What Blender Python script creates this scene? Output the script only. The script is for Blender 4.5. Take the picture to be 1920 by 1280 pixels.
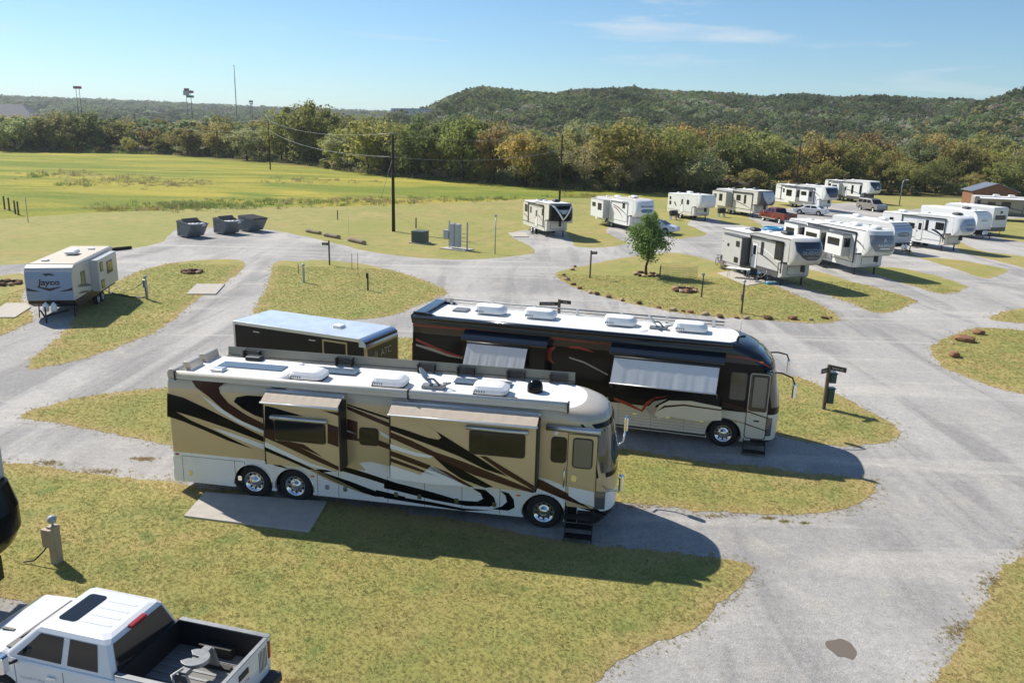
import bpy, bmesh, math, random
import numpy as np
from math import radians, sin, cos, pi, atan2, hypot, sqrt
from mathutils import Vector, Matrix, noise as mnoise

scene = bpy.context.scene
for o in list(bpy.data.objects):
    bpy.data.objects.remove(o)
COL = scene.collection

# ------------------------------------------------------------------ camera
FPX, PITCH, ROLL, CAMH = 1492.0, radians(14.875), radians(-1.62), 10.9
_cp, _sp = cos(PITCH), sin(PITCH)
_f = np.array([0, _cp, -_sp]); _d = np.array([0, -_sp, -_cp]); _x = np.array([1.0, 0, 0])
_c, _s = cos(ROLL), sin(ROLL)
CAM = np.array([_c * _x + _s * _d, -_s * _x + _c * _d, _f])      # rows: right, down, forward
cam_data = bpy.data.cameras.new('camera')
cam_data.sensor_width = 36.0
cam_data.lens = FPX / 1920 * 36.0
cam_data.clip_start = 0.2
cam_data.clip_end = 30000
cam = bpy.data.objects.new('camera', cam_data)
COL.objects.link(cam)
cam.matrix_world = Matrix(((CAM[0][0], -CAM[1][0], -CAM[2][0], 0), (CAM[0][1], -CAM[1][1], -CAM[2][1], 0),
                           (CAM[0][2], -CAM[1][2], -CAM[2][2], CAMH), (0, 0, 0, 1)))
scene.camera = cam

# ------------------------------------------------------------------ light
SHADOW = Vector((0.87, -0.68, -1.0))           # shadow of a point one metre up
SUN_EL = math.atan2(1.0, hypot(SHADOW.x, SHADOW.y))
SUN_AZ = atan2(-SHADOW.x, -SHADOW.y)           # clockwise from +Y
sun_data = bpy.data.lights.new('sun', 'SUN')
sun_data.energy = 4.4
sun_data.angle = radians(0.53)
sun_data.color = (1.0, 0.94, 0.84)
sun = bpy.data.objects.new('sun', sun_data)
COL.objects.link(sun)
sun.rotation_euler = SHADOW.to_track_quat('-Z', 'Y').to_euler()
sun.location = (-40, 30, 60)

world = bpy.data.worlds.new('World')
scene.world = world
world.use_nodes = True
wn, wl = world.node_tree.nodes, world.node_tree.links
wn.clear()
w_out = wn.new('ShaderNodeOutputWorld'); w_bg = wn.new('ShaderNodeBackground')
w_sky = wn.new('ShaderNodeTexSky'); w_sky.sky_type = 'NISHITA'; w_sky.sun_disc = False
w_sky.sun_elevation = SUN_EL; w_sky.sun_rotation = SUN_AZ
w_sky.air_density = 1.0; w_sky.dust_density = 0.15; w_sky.ozone_density = 2.2; w_sky.altitude = 300
w_bg.inputs['Strength'].default_value = 0.072
# thin cirrus: noise stretched along the horizon, all round the sky
w_tc = wn.new('ShaderNodeTexCoord'); w_sep = wn.new('ShaderNodeSeparateXYZ')
wl.new(w_tc.outputs['Generated'], w_sep.inputs[0])
def wmath(op, a, b=None, clamp=False):
    n = wn.new('ShaderNodeMath'); n.operation = op; n.use_clamp = clamp
    for i, v in enumerate((a, b)):
        if v is None: continue
        if isinstance(v, (int, float)): n.inputs[i].default_value = v
        else: wl.new(v, n.inputs[i])
    return n.outputs[0]
_az = wmath('ARCTAN2', w_sep.outputs['X'], w_sep.outputs['Y'])
_el = w_sep.outputs['Z']
w_comb = wn.new('ShaderNodeCombineXYZ')
wl.new(wmath('ADD', _az, wmath('ADD', wmath('MULTIPLY', _el, 0.6), 0.22)), w_comb.inputs[0]); wl.new(wmath('MULTIPLY', _el, 9.0), w_comb.inputs[1])
w_n1 = wn.new('ShaderNodeTexNoise'); w_n1.inputs['Scale'].default_value = 3.1; w_n1.inputs['Detail'].default_value = 7
w_n1.inputs['Roughness'].default_value = 0.55; w_n1.inputs['Distortion'].default_value = 0.35
wl.new(w_comb.outputs[0], w_n1.inputs['Vector'])
w_ramp = wn.new('ShaderNodeValToRGB'); w_ramp.color_ramp.elements[0].position = 0.56; w_ramp.color_ramp.elements[1].position = 0.80
wl.new(w_n1.outputs['Fac'], w_ramp.inputs[0])
w_mask = wmath('MULTIPLY', w_ramp.outputs[0], wmath('MULTIPLY', wmath('MULTIPLY', _el, 14.0, True), 1.0))
w_mix = wn.new('ShaderNodeMixRGB'); w_mix.inputs[2].default_value = (7.6, 7.9, 8.3, 1)
w_tint = wn.new('ShaderNodeMixRGB'); w_tint.blend_type = 'MULTIPLY'; w_tint.inputs[0].default_value = 1.0; w_tint.inputs[2].default_value = (0.74, 0.97, 1.12, 1)
wl.new(w_sky.outputs[0], w_tint.inputs[1])
wl.new(w_mask, w_mix.inputs[0]); wl.new(w_tint.outputs[0], w_mix.inputs[1])
wl.new(w_mix.outputs[0], w_bg.inputs['Color']); wl.new(w_bg.outputs[0], w_out.inputs[0])

scene.view_settings.view_transform = 'Standard'
scene.view_settings.look = 'None'
scene.view_settings.exposure = 0.6
scene.view_settings.gamma = 1.0
scene.view_settings.use_curve_mapping = False
scene.render.engine = 'CYCLES'
scene.cycles.max_bounces = 6
scene.cycles.transparent_max_bounces = 8

# ------------------------------------------------------------------ pixels to places
def ray(x, y):
    return CAM.T @ np.array([(x - 960) / FPX, (y - 640) / FPX, 1.0])
def gnd(x, y, z=0.0):
    d = ray(x, y); t = (z - CAMH) / d[2]
    return np.array([d[0] * t, d[1] * t, z])
def atdepth(x, y, Y):
    d = ray(x, y); t = Y / d[1]
    return np.array([d[0] * t, Y, CAMH + d[2] * t])
def to_px(X, Y, Z):
    q = CAM @ np.array([X, Y, Z - CAMH]); return 960 + FPX * q[0] / q[2], 640 + FPX * q[1] / q[2]
class Frame:
    """local frame of a vehicle: x forward, y to its left, z up; side(x, y, off) meets a pixel with its right flank"""
    def __init__(s, loc, yaw):
        s.o = np.array([loc[0], loc[1], loc[2] if len(loc) > 2 else 0.0]); s.yaw = yaw
        s.u = np.array([cos(yaw), sin(yaw), 0]); s.v = np.array([-sin(yaw), cos(yaw), 0])
    def local(s, P):
        q = np.array(P) - s.o; return np.array([q @ s.u, q @ s.v, q[2]])
    def side(s, x, y, off=0.0):
        d = ray(x, y); c = np.array([0, 0, CAMH]); t = (off - (c - s.o) @ s.v) / (d @ s.v)
        q = s.local(c + d * t); return (q[0], q[2])
    def front(s, x, y, fx):
        d = ray(x, y); c = np.array([0, 0, CAMH]); t = (fx - (c - s.o) @ s.u) / (d @ s.u)
        q = s.local(c + d * t); return (q[1], q[2])
    def flat(s, x, y, z):
        q = s.local(gnd(x, y, z)); return (q[0], q[1])

# ------------------------------------------------------------------ objects
def tag(o, label=None, cat=None, group=None, kind=None):
    if label: o['label'] = label
    if cat: o['category'] = cat
    if group: o['group'] = group
    if kind: o['kind'] = kind
    return o
def empty(name, loc=(0, 0, 0), rz=0.0, label=None, cat=None, group=None, parent=None):
    o = bpy.data.objects.new(name, None); COL.objects.link(o)
    o.empty_display_size = 0.3
    o.location = loc; o.rotation_euler = (0, 0, rz)
    if parent: o.parent = parent
    return tag(o, label, cat, group)
def link(name, me, parent=None, loc=None, rot=None):
    o = bpy.data.objects.new(name, me); COL.objects.link(o)
    if parent is not None: o.parent = parent
    if loc is not None: o.location = loc
    if rot is not None: o.rotation_euler = rot
    return o
def copy_tree(o, parent=None):
    c = o.copy(); COL.objects.link(c); c.parent = parent
    for ch in o.children: copy_tree(ch, c)
    return c

class MB:
    """collects shapes and links them as one mesh object"""
    def __init__(s): s.v = []; s.f = []; s.m = []; s.sm = []
    def add(s, vs, fs, mi=0, smooth=False):
        b = len(s.v); s.v += [tuple(float(c) for c in p) for p in vs]
        for f in fs: s.f.append(tuple(b + i for i in f)); s.m.append(mi); s.sm.append(smooth)
        return s
    def box(s, x0, x1, y0, y1, z0, z1, mi=0):
        return s.add([(x0,y0,z0),(x1,y0,z0),(x1,y1,z0),(x0,y1,z0),(x0,y0,z1),(x1,y0,z1),(x1,y1,z1),(x0,y1,z1)],
              [(3,2,1,0),(4,5,6,7),(0,1,5,4),(1,2,6,5),(2,3,7,6),(3,0,4,7)], mi)
    def rbox(s, x0, x1, y0, y1, z0, z1, r=0.03, mi=0):
        """box with bevelled vertical and top edges"""
        r = min(r, (x1-x0)/2.01, (y1-y0)/2.01, (z1-z0)/1.01)
        rings = []
        def ring(i, z):
            return [(x0+i,y0+r,z),(x0+r,y0+i,z),(x1-r,y0+i,z),(x1-i,y0+r,z),(x1-i,y1-r,z),(x1-r,y1-i,z),(x0+r,y1-i,z),(x0+i,y1-r,z)] if i == 0 else \
                   [(x0+i,y0+r,z),(x0+r,y0+i,z),(x1-r,y0+i,z),(x1-i,y0+r,z),(x1-i,y1-r,z),(x1-r,y1-i,z),(x0+r,y1-i,z),(x0+i,y1-r,z)]
        rings = [ring(0, z0), ring(0, z1-r), ring(r*0.3, z1-r*0.3), ring(r*0.95, z1)]
        return s.loft(rings, mi=mi, caps=True)
    def loft(s, rings, mi=0, caps=True, closed=True, smooth=False):
        n = len(rings[0]); b = len(s.v); fs = []
        for k in range(len(rings)-1):
            for i in range(n if closed else n-1):
                j = (i+1) % n
                fs.append((k*n+i, k*n+j, (k+1)*n+j, (k+1)*n+i))
        vs = [p for r in rings for p in r]
        s.add(vs, fs, mi, smooth)
        if caps:
            s.add(rings[0], [tuple(range(n))[::-1]], mi); s.add(rings[-1], [tuple(range(n))], mi)
        return s
    def cyl(s, p, q, r0, r1=None, n=12, mi=0, caps=True, smooth=True):
        r1 = r0 if r1 is None else r1
        p, q = Vector(p), Vector(q); d = (q-p)
        if d.length < 1e-6: return s
        d.normalize(); a = d.orthogonal().normalized(); c = d.cross(a)
        R = lambda o, r: [tuple(o + a*(r*cos(2*pi*i/n)) + c*(r*sin(2*pi*i/n))) for i in range(n)]
        return s.loft([R(p, r0), R(q, r1)], mi, caps, True, smooth)
    def tube(s, pts, r, n=6, mi=0, smooth=True):
        pts = [Vector(p) for p in pts]; rs = r if isinstance(r, (list, tuple)) else [r]*len(pts)
        rings = []; a = None
        for i, p in enumerate(pts):
            d = (pts[min(i+1, len(pts)-1)] - pts[max(i-1, 0)]).normalized()
            a = d.orthogonal().normalized() if a is None else (a - d*a.dot(d)).normalized()
            c = d.cross(a)
            rings.append([tuple(p + a*(rs[i]*cos(2*pi*k/n)) + c*(rs[i]*sin(2*pi*k/n))) for k in range(n)])
        return s.loft(rings, mi, True, True, smooth)
    def lathe(s, prof, axis='z', c=(0,0,0), n=24, mi=0, smooth=True, caps=False):
        rings = []
        for r, h in prof:
            ring = []
            for i in range(n):
                a = 2*pi*i/n
                p = (r*cos(a), r*sin(a), h) if axis == 'z' else ((h, r*cos(a), r*sin(a)) if axis == 'x' else (r*sin(a), h, r*cos(a)))
                ring.append((p[0]+c[0], p[1]+c[1], p[2]+c[2]))
            rings.append(ring)
        return s.loft(rings, mi, caps, True, smooth)
    def prism(s, poly, lo, hi, axis='y', mi=0):
        """2D outline extruded along an axis: poly in the other two coordinates"""
        P = lambda a, b, h: (a, h, b) if axis == 'y' else ((a, b, h) if axis == 'z' else (h, a, b))
        n = len(poly)
        s.add([P(a, b, lo) for a, b in poly] + [P(a, b, hi) for a, b in poly],
              [tuple(range(n)), tuple(range(2*n-1, n-1, -1))] + [(i, i+n, (i+1) % n + n, (i+1) % n) for i in range(n)], mi)
        return s
    def build(s, name, mats, parent=None, loc=None, rot=None, bevel=0.0, recalc=True, smooth_angle=None):
        me = bpy.data.meshes.new(name)
        me.from_pydata(s.v, [], s.f)
        for m in (mats if isinstance(mats, (list, tuple)) else [mats]): me.materials.append(m)
        me.polygons.foreach_set('material_index', s.m); me.polygons.foreach_set('use_smooth', s.sm)
        if recalc:
            bm = bmesh.new(); bm.from_mesh(me)
            bmesh.ops.remove_doubles(bm, verts=bm.verts, dist=1e-5)
            bmesh.ops.recalc_face_normals(bm, faces=bm.faces); bm.to_mesh(me); bm.free()
        me.update()
        o = link(name, me, parent, loc, rot)
        if bevel:
            b = o.modifiers.new('bevel', 'BEVEL'); b.width = bevel; b.segments = 2; b.limit_method = 'ANGLE'
            b.angle_limit = radians(40)
        return o

# ------------------------------------------------------------------ materials
MATS = {}
def mat(name, col=(0.5,0.5,0.5), rough=0.5, metal=0.0, noise=0.0, nscale=8.0, bump=0.0, bscale=60.0, spec=0.5, coat=0.0, emit=None, alpha=1.0, dirt=0.0):
    if name in MATS: return MATS[name]
    m = bpy.data.materials.new(name); m.use_nodes = True
    nt = m.node_tree; b = nt.nodes['Principled BSDF']
    b.inputs['Roughness'].default_value = rough; b.inputs['Metallic'].default_value = metal
    b.inputs['Specular IOR Level'].default_value = spec; b.inputs['Coat Weight'].default_value = coat
    b.inputs['Coat Roughness'].default_value = 0.05
    c4 = (*col, 1)
    b.inputs['Base Color'].default_value = c4
    if noise or bump or dirt:
        tc = nt.nodes.new('ShaderNodeTexCoord')
    if noise:
        n = nt.nodes.new('ShaderNodeTexNoise'); n.inputs['Scale'].default_value = nscale; n.inputs['Detail'].default_value = 6
        n.inputs['Roughness'].default_value = 0.62
        nt.links.new(tc.outputs['Object'], n.inputs['Vector'])
        r = nt.nodes.new('ShaderNodeMapRange'); r.inputs[1].default_value = 0.28; r.inputs[2].default_value = 0.72
        r.inputs[3].default_value = 1 - noise; r.inputs[4].default_value = 1 + noise
        nt.links.new(n.outputs['Fac'], r.inputs[0])
        mx = nt.nodes.new('ShaderNodeVectorMath'); mx.operation = 'SCALE'; mx.inputs[0].default_value = col
        nt.links.new(r.outputs[0], mx.inputs['Scale']); nt.links.new(mx.outputs[0], b.inputs['Base Color'])
        rr = nt.nodes.new('ShaderNodeMapRange'); rr.inputs[3].default_value = max(0, rough-0.08); rr.inputs[4].default_value = min(1, rough+0.1)
        nt.links.new(n.outputs['Fac'], rr.inputs[0]); nt.links.new(rr.outputs[0], b.inputs['Roughness'])
    if bump:
        n2 = nt.nodes.new('ShaderNodeTexNoise'); n2.inputs['Scale'].default_value = bscale; n2.inputs['Detail'].default_value = 5
        nt.links.new(tc.outputs['Object'], n2.inputs['Vector'])
        bp = nt.nodes.new('ShaderNodeBump'); bp.inputs['Strength'].default_value = bump; bp.inputs['Distance'].default_value = 0.02
        nt.links.new(n2.outputs['Fac'], bp.inputs['Height']); nt.links.new(bp.outputs[0], b.inputs['Normal'])
    if emit:
        b.inputs['Emission Color'].default_value = (*emit[:3], 1); b.inputs['Emission Strength'].default_value = emit[3]
    MATS[name] = m
    return m
def text_mesh(body, size=1.0, bold=False, shear=0.0, extrude=0.0, squeeze=1.0, spacing=1.0):
    """flat lettering as vertices (x right, y up) centred on the origin, and faces"""
    if body[0] == '#':                  # writing too small to read in the photograph: letter-sized strokes, '#54' is two words
        r_ = random.Random(body); vs = []; fs = []; x = 0.0
        for wl_ in body[1:]:
            for _ in range(int(wl_)):
                h0, h1 = -0.30*size, (r_.choice((0.16, 0.16, 0.34)))*size
                for xa, xb, ya, yb in ((x, x+0.09*size, h0, h1), (x+0.09*size, x+0.30*size, (ym := r_.uniform(h0, h1-0.09*size)), ym+0.09*size)):
                    b = len(vs); vs += [(xa, ya), (xb, ya), (xb, yb), (xa, yb)]; fs.append((b, b+1, b+2, b+3))
                x += 0.44*size
            x += 0.3*size
        return [((a-x/2)*squeeze, c) for a, c in vs], fs
    cu = bpy.data.curves.new('lettering', 'FONT'); cu.body = body; cu.size = size; cu.align_x = 'CENTER'; cu.align_y = 'CENTER'
    cu.shear = shear; cu.space_character = spacing; cu.resolution_u = 3
    if bold: cu.offset = size * 0.018
    ob = bpy.data.objects.new('lettering', cu); COL.objects.link(ob)
    dg = bpy.context.evaluated_depsgraph_get(); me = bpy.data.meshes.new_from_object(ob.evaluated_get(dg))
    vs = [(v.co.x * squeeze, v.co.y) for v in me.vertices]; fs = [tuple(p.vertices) for p in me.polygons]
    bpy.data.objects.remove(ob); bpy.data.curves.remove(cu); bpy.data.meshes.remove(me)
    return vs, fs
# ================================================================== ground
def nodes_of(name):
    m = bpy.data.materials.new(name); m.use_nodes = True; MATS[name] = m
    nt = m.node_tree; return m, nt, nt.nodes['Principled BSDF']
def n_noise(nt, vec, scale, detail=5, rough=0.6, dist=0.0):
    n = nt.nodes.new('ShaderNodeTexNoise'); n.inputs['Scale'].default_value = scale; n.inputs['Detail'].default_value = detail
    n.inputs['Roughness'].default_value = rough; n.inputs['Distortion'].default_value = dist
    nt.links.new(vec, n.inputs['Vector']); return n.outputs['Fac']
def n_range(nt, v, a, b, c=0.0, d=1.0):
    r = nt.nodes.new('ShaderNodeMapRange'); r.inputs[1].default_value = a; r.inputs[2].default_value = b
    r.inputs[3].default_value = c; r.inputs[4].default_value = d; nt.links.new(v, r.inputs[0]); return r.outputs[0]
def n_mix(nt, f, a, b, mode='MIX'):
    m = nt.nodes.new('ShaderNodeMixRGB'); m.blend_type = mode
    for i, v in enumerate((f, a, b)):
        if isinstance(v, (int, float)): m.inputs[i].default_value = v
        elif isinstance(v, tuple): m.inputs[i].default_value = (*v, 1)
        else: nt.links.new(v, m.inputs[i])
    return m.outputs[0]
def n_math(nt, op, a, b=None, clamp=False):
    n = nt.nodes.new('ShaderNodeMath'); n.operation = op; n.use_clamp = clamp
    for i, v in enumerate((a, b)):
        if v is None: continue
        if isinstance(v, (int, float)): n.inputs[i].default_value = v
        else: nt.links.new(v, n.inputs[i])
    return n.outputs[0]
def n_map(nt, vec, scale=(1,1,1), rz=0.0):
    m = nt.nodes.new('ShaderNodeMapping'); m.inputs['Scale'].default_value = scale; m.inputs['Rotation'].default_value = (0,0,rz)
    nt.links.new(vec, m.inputs['Vector']); return m.outputs[0]
def n_bump(nt, h, strength, dist):
    b = nt.nodes.new('ShaderNodeBump'); b.inputs['Strength'].default_value = strength; b.inputs['Distance'].default_value = dist
    nt.links.new(h, b.inputs['Height']); return b.outputs[0]

def lawn_material():
    m, nt, b = nodes_of('lawn_grass')
    pos = nt.nodes.new('ShaderNodeNewGeometry').outputs['Position']
    at = nt.nodes.new('ShaderNodeAttribute'); at.attribute_name = 'edge'
    big = n_noise(nt, pos, 0.16, 4, 0.6); mid = n_noise(nt, pos, 0.7, 5, 0.65); fine = n_noise(nt, pos, 10.0, 6, 0.78); blade = n_noise(nt, n_map(nt, pos, (58, 44, 50), 0.5), 1.0, 4, 0.85)
    c = n_mix(nt, n_range(nt, big, 0.35, 0.65), (0.315, 0.275, 0.098), (0.385, 0.322, 0.122))
    c = n_mix(nt, n_range(nt, mid, 0.44, 0.66, 0, 0.8), c, (0.215, 0.245, 0.082))
    c = n_mix(nt, n_range(nt, n_noise(nt, pos, 0.33, 5, 0.7, 0.5), 0.52, 0.70, 0, 0.75), c, (0.43, 0.30, 0.145))
    c = n_mix(nt, n_range(nt, n_noise(nt, pos, 0.9, 3, 0.6), 0.60, 0.72, 0, 0.75), c, (0.120, 0.185, 0.055))
    c = n_mix(nt, n_range(nt, n_noise(nt, pos, 0.045, 5, 0.65, 0.5), 0.42, 0.62), c, n_mix(nt, 0.55, c, (0.245, 0.265, 0.070)))
    c = n_mix(nt, n_range(nt, n_noise(nt, n_map(nt, pos, (0.6, 1.4, 1), 0.2), 0.075, 6, 0.7, 1.0), 0.55, 0.68, 0, 0.6), c, (0.40, 0.27, 0.115))
    # dry rim along the gravel
    rim = n_math(nt, 'SUBTRACT', n_range(nt, at.outputs['Fac'], 0.0, 1.3, 1.0, 0.0), n_range(nt, mid, 0.3, 0.7, 0.0, 0.75), True)
    c = n_mix(nt, n_math(nt, 'MULTIPLY', rim, 0.8), c, (0.42, 0.31, 0.155))
    c = n_mix(nt, 1.0, c, n_mix(nt, n_range(nt, fine, 0.25, 0.75), (0.74, 0.76, 0.72), (1.26, 1.25, 1.24)), 'MULTIPLY')
    c = n_mix(nt, 1.0, c, n_mix(nt, n_range(nt, blade, 0.25, 0.75), (0.68, 0.70, 0.68), (1.34, 1.32, 1.30)), 'MULTIPLY')
    nt.links.new(c, b.inputs['Base Color']); b.inputs['Roughness'].default_value = 0.9; b.inputs['Specular IOR Level'].default_value = 0.15
    h = n_math(nt, 'ADD', n_math(nt, 'MULTIPLY', fine, 0.6), n_math(nt, 'MULTIPLY', blade, 0.6))
    nt.links.new(n_bump(nt, h, 0.6, 0.04), b.inputs['Normal'])
    return m
def field_material():
    m, nt, b = nodes_of('field_grass')
    pos = nt.nodes.new('ShaderNodeNewGeometry').outputs['Position']
    st = n_map(nt, pos, (0.35, 1.0, 1.0), 0.15)
    c = n_mix(nt, n_range(nt, n_noise(nt, st, 0.05, 4, 0.6, 0.6), 0.40, 0.60), (0.209, 0.250, 0.046), (0.439, 0.371, 0.074))
    c = n_mix(nt, n_range(nt, n_noise(nt, st, 0.11, 5, 0.65, 0.4), 0.50, 0.66, 0, 0.85), c, (0.128, 0.203, 0.038))
    c = n_mix(nt, n_range(nt, n_noise(nt, st, 0.19, 5, 0.7, 0.8), 0.57, 0.70, 0, 0.8), c, (0.365, 0.250, 0.115))
    fine = n_noise(nt, pos, 1.6, 6, 0.75)
    c = n_mix(nt, 1.0, c, n_mix(nt, n_range(nt, fine, 0.25, 0.75), (0.66, 0.68, 0.62), (1.28, 1.27, 1.25)), 'MULTIPLY')
    # the ground beneath the wood and far land: leaf litter and scrub
    sep = nt.nodes.new('ShaderNodeSeparateXYZ'); nt.links.new(pos, sep.inputs[0])
    line = n_math(nt, 'ADD', sep.outputs['Y'], n_math(nt, 'MULTIPLY', sep.outputs['X'], 0.82))
    far = n_range(nt, n_math(nt, 'ADD', line, n_math(nt, 'MULTIPLY', n_noise(nt, pos, 0.05, 3), 30.0)), 178, 200)
    litter = n_mix(nt, n_range(nt, n_noise(nt, pos, 0.09, 5, 0.7), 0.4, 0.6), (0.10, 0.075, 0.035), (0.13, 0.13, 0.045))
    c = n_mix(nt, far, c, litter)
    nt.links.new(c, b.inputs['Base Color']); b.inputs['Roughness'].default_value = 0.95; b.inputs['Specular IOR Level'].default_value = 0.1
    nt.links.new(n_bump(nt, fine, 1.0, 0.25), b.inputs['Normal'])
    return m
def gravel_material():
    m, nt, b = nodes_of('road_gravel')
    pos = nt.nodes.new('ShaderNodeNewGeometry').outputs['Position']
    big = n_noise(nt, n_map(nt, pos, (1, 0.45, 1), -0.5), 0.16, 5, 0.62, 0.7); mid = n_noise(nt, pos, 0.55, 5, 0.7, 0.4)
    stone = n_noise(nt, pos, 26.0, 4, 0.8); fine = n_noise(nt, pos, 9.0, 5, 0.8)
    c = n_mix(nt, n_range(nt, big, 0.36, 0.64), (0.325, 0.312, 0.298), (0.470, 0.448, 0.420))
    c = n_mix(nt, n_range(nt, mid, 0.52, 0.70, 0, 0.6), c, (0.50, 0.455, 0.39))
    rut = n_noise(nt, n_map(nt, pos, (0.55, 0.07, 1), 0.42), 1.0, 4, 0.6, 0.8); rut2 = n_noise(nt, n_map(nt, pos, (0.05, 0.45, 1), -0.28), 1.0, 4, 0.6, 0.8)
    c = n_mix(nt, n_range(nt, rut, 0.50, 0.64, 0, 0.75), c, (0.27, 0.262, 0.255)); c = n_mix(nt, n_range(nt, rut2, 0.52, 0.66, 0, 0.6), c, (0.54, 0.505, 0.455))
    grit = n_noise(nt, pos, 3.2, 6, 0.8); c = n_mix(nt, 1.0, c, n_mix(nt, n_range(nt, grit, 0.25, 0.75), (0.80, 0.80, 0.80), (1.2, 1.2, 1.2)), 'MULTIPLY')
    c = n_mix(nt, n_range(nt, n_noise(nt, pos, 0.3, 4, 0.7), 0.58, 0.72, 0, 0.5), c, (0.27, 0.263, 0.258))
    c = n_mix(nt, 1.0, c, n_mix(nt, n_range(nt, stone, 0.2, 0.8), (0.60, 0.60, 0.60), (1.38, 1.38, 1.38)), 'MULTIPLY')
    c = n_mix(nt, 1.0, c, n_mix(nt, n_range(nt, fine, 0.25, 0.75), (0.84, 0.84, 0.84), (1.16, 1.16, 1.16)), 'MULTIPLY')
    nt.links.new(c, b.inputs['Base Color']); b.inputs['Roughness'].default_value = 0.95; b.inputs['Specular IOR Level'].default_value = 0.2
    nt.links.new(n_bump(nt, n_math(nt, 'ADD', stone, n_math(nt, 'MULTIPLY', mid, 1.2)), 0.7, 0.04), b.inputs['Normal'])
    return m
M_LAWN, M_FIELD, M_GRAVEL = lawn_material(), field_material(), gravel_material()
M_CONC = mat('concrete', (0.46, 0.42, 0.37), 0.9, noise=0.12, nscale=3, bump=0.15, bscale=30, spec=0.2)

def smooth_poly(pts, step=0.6, jit=0.10, closed=True, seed=1):
    """Catmull-Rom through ground points, resampled and roughened"""
    P = [np.array(p[:2], float) for p in pts]; n = len(P); out = []
    for i in range(n):
        p0, p1, p2, p3 = P[(i-1) % n], P[i], P[(i+1) % n], P[(i+2) % n]
        k = max(1, min(60, int(np.linalg.norm(p2-p1) / step)))
        for j in range(k):
            t = j / k
            out.append(0.5*((2*p1) + (-p0+p2)*t + (2*p0-5*p1+4*p2-p3)*t*t + (-p0+3*p1-3*p2+p3)*t**3))
    res = []
    for i, p in enumerate(out):
        q = out[(i+1) % len(out)] - out[i-1]; L = np.linalg.norm(q) + 1e-9; nrm = np.array([-q[1], q[0]]) / L
        v = Vector((p[0]*0.9, p[1]*0.9, seed*7.3)); a = 0.9*mnoise.noise(v) + 0.55*mnoise.noise(v*3.1) + 0.45*mnoise.noise(v*7.7)
        res.append(p + nrm*a*jit)
    return res
def in_poly(X, Y, poly):
    poly = np.asarray(poly); inside = np.zeros(len(X), bool); j = len(poly)-1
    for i in range(len(poly)):
        xi, yi = poly[i]; xj, yj = poly[j]
        c = ((yi > Y) != (yj > Y)) & (X < (xj-xi)*(Y-yi)/(yj-yi+1e-12)+xi); inside ^= c; j = i
    return inside
def edge_dist(X, Y, poly):
    poly = np.asarray(poly); d = np.full(len(X), 1e9)
    for i in range(len(poly)):
        a = poly[i-1]; b = poly[i]; ab = b-a; L = ab@ab+1e-12
        t = np.clip(((X-a[0])*ab[0]+(Y-a[1])*ab[1])/L, 0, 1)
        d = np.minimum(d, np.hypot(X-a[0]-t*ab[0], Y-a[1]-t*ab[1]))
    return d
from mathutils.geometry import delaunay_2d_cdt
LAWNS = []
def sheet(name, poly, z, m, grid=1.2, skirt=0.0, lawn=False, kind='structure', hum=0.0):
    poly = np.array(poly); lo, hi = poly.min(0), poly.max(0)
    gx, gy = np.meshgrid(np.arange(lo[0], hi[0], grid), np.arange(lo[1], hi[1], grid)); gx = gx.ravel(); gy = gy.ravel()
    rs = np.random.RandomState(3); gx = gx + rs.uniform(-.3, .3, len(gx))*grid; gy = gy + rs.uniform(-.3, .3, len(gy))*grid
    k = in_poly(gx, gy, poly); gx, gy = gx[k], gy[k]
    if len(gx):
        k = edge_dist(gx, gy, poly) > 0.25*grid; gx, gy = gx[k], gy[k]
    n = len(poly)
    vin = [Vector(p) for p in poly] + [Vector((a, b)) for a, b in zip(gx, gy)]
    vo, eo, fo, ov, oe, of = delaunay_2d_cdt(vin, [(i, (i+1) % n) for i in range(n)], [], 1, 1e-5)
    V = np.array([(v.x, v.y) for v in vo]); D = edge_dist(V[:,0], V[:,1], poly)
    vs = [(p[0], p[1], z + hum*min(1.0, d/3.0)*(0.5+mnoise.noise(Vector((p[0]*.2, p[1]*.2, 0))))) for p, d in zip(V, D)]
    fs = [tuple(f) for f in fo]
    nb = len(vs)
    if skirt:
        bi = [i for i, l in enumerate(ov) if any(q < n for q in l)]
        order = {}
        for i in bi:
            for q in ov[i]:
                if q < n: order[q] = i
        ring = [order[q] for q in sorted(order)]
        vs += [(vs[i][0], vs[i][1], z-skirt) for i in ring]
        for a in range(len(ring)):
            b_ = (a+1) % len(ring); fs.append((ring[a], nb+a, nb+b_, ring[b_]))
        D = np.concatenate([D, np.zeros(len(ring))])
    me = bpy.data.meshes.new(name); me.from_pydata(vs, [], fs); me.materials.append(m)
    at = me.attributes.new('edge', 'FLOAT', 'POINT'); at.data.foreach_set('value', D.astype(np.float32))
    bm = bmesh.new(); bm.from_mesh(me); bmesh.ops.recalc_face_normals(bm, faces=bm.faces)
    if sum(f.normal.z for f in bm.faces) < 0: bmesh.ops.reverse_faces(bm, faces=bm.faces)
    bm.to_mesh(me); bm.free()
    o = link(name, me); tag(o, kind=kind)
    if lawn: LAWNS.append((poly, z, hum))
    return o
PX = lambda pts: [gnd(*p)[:2] for p in pts]

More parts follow.
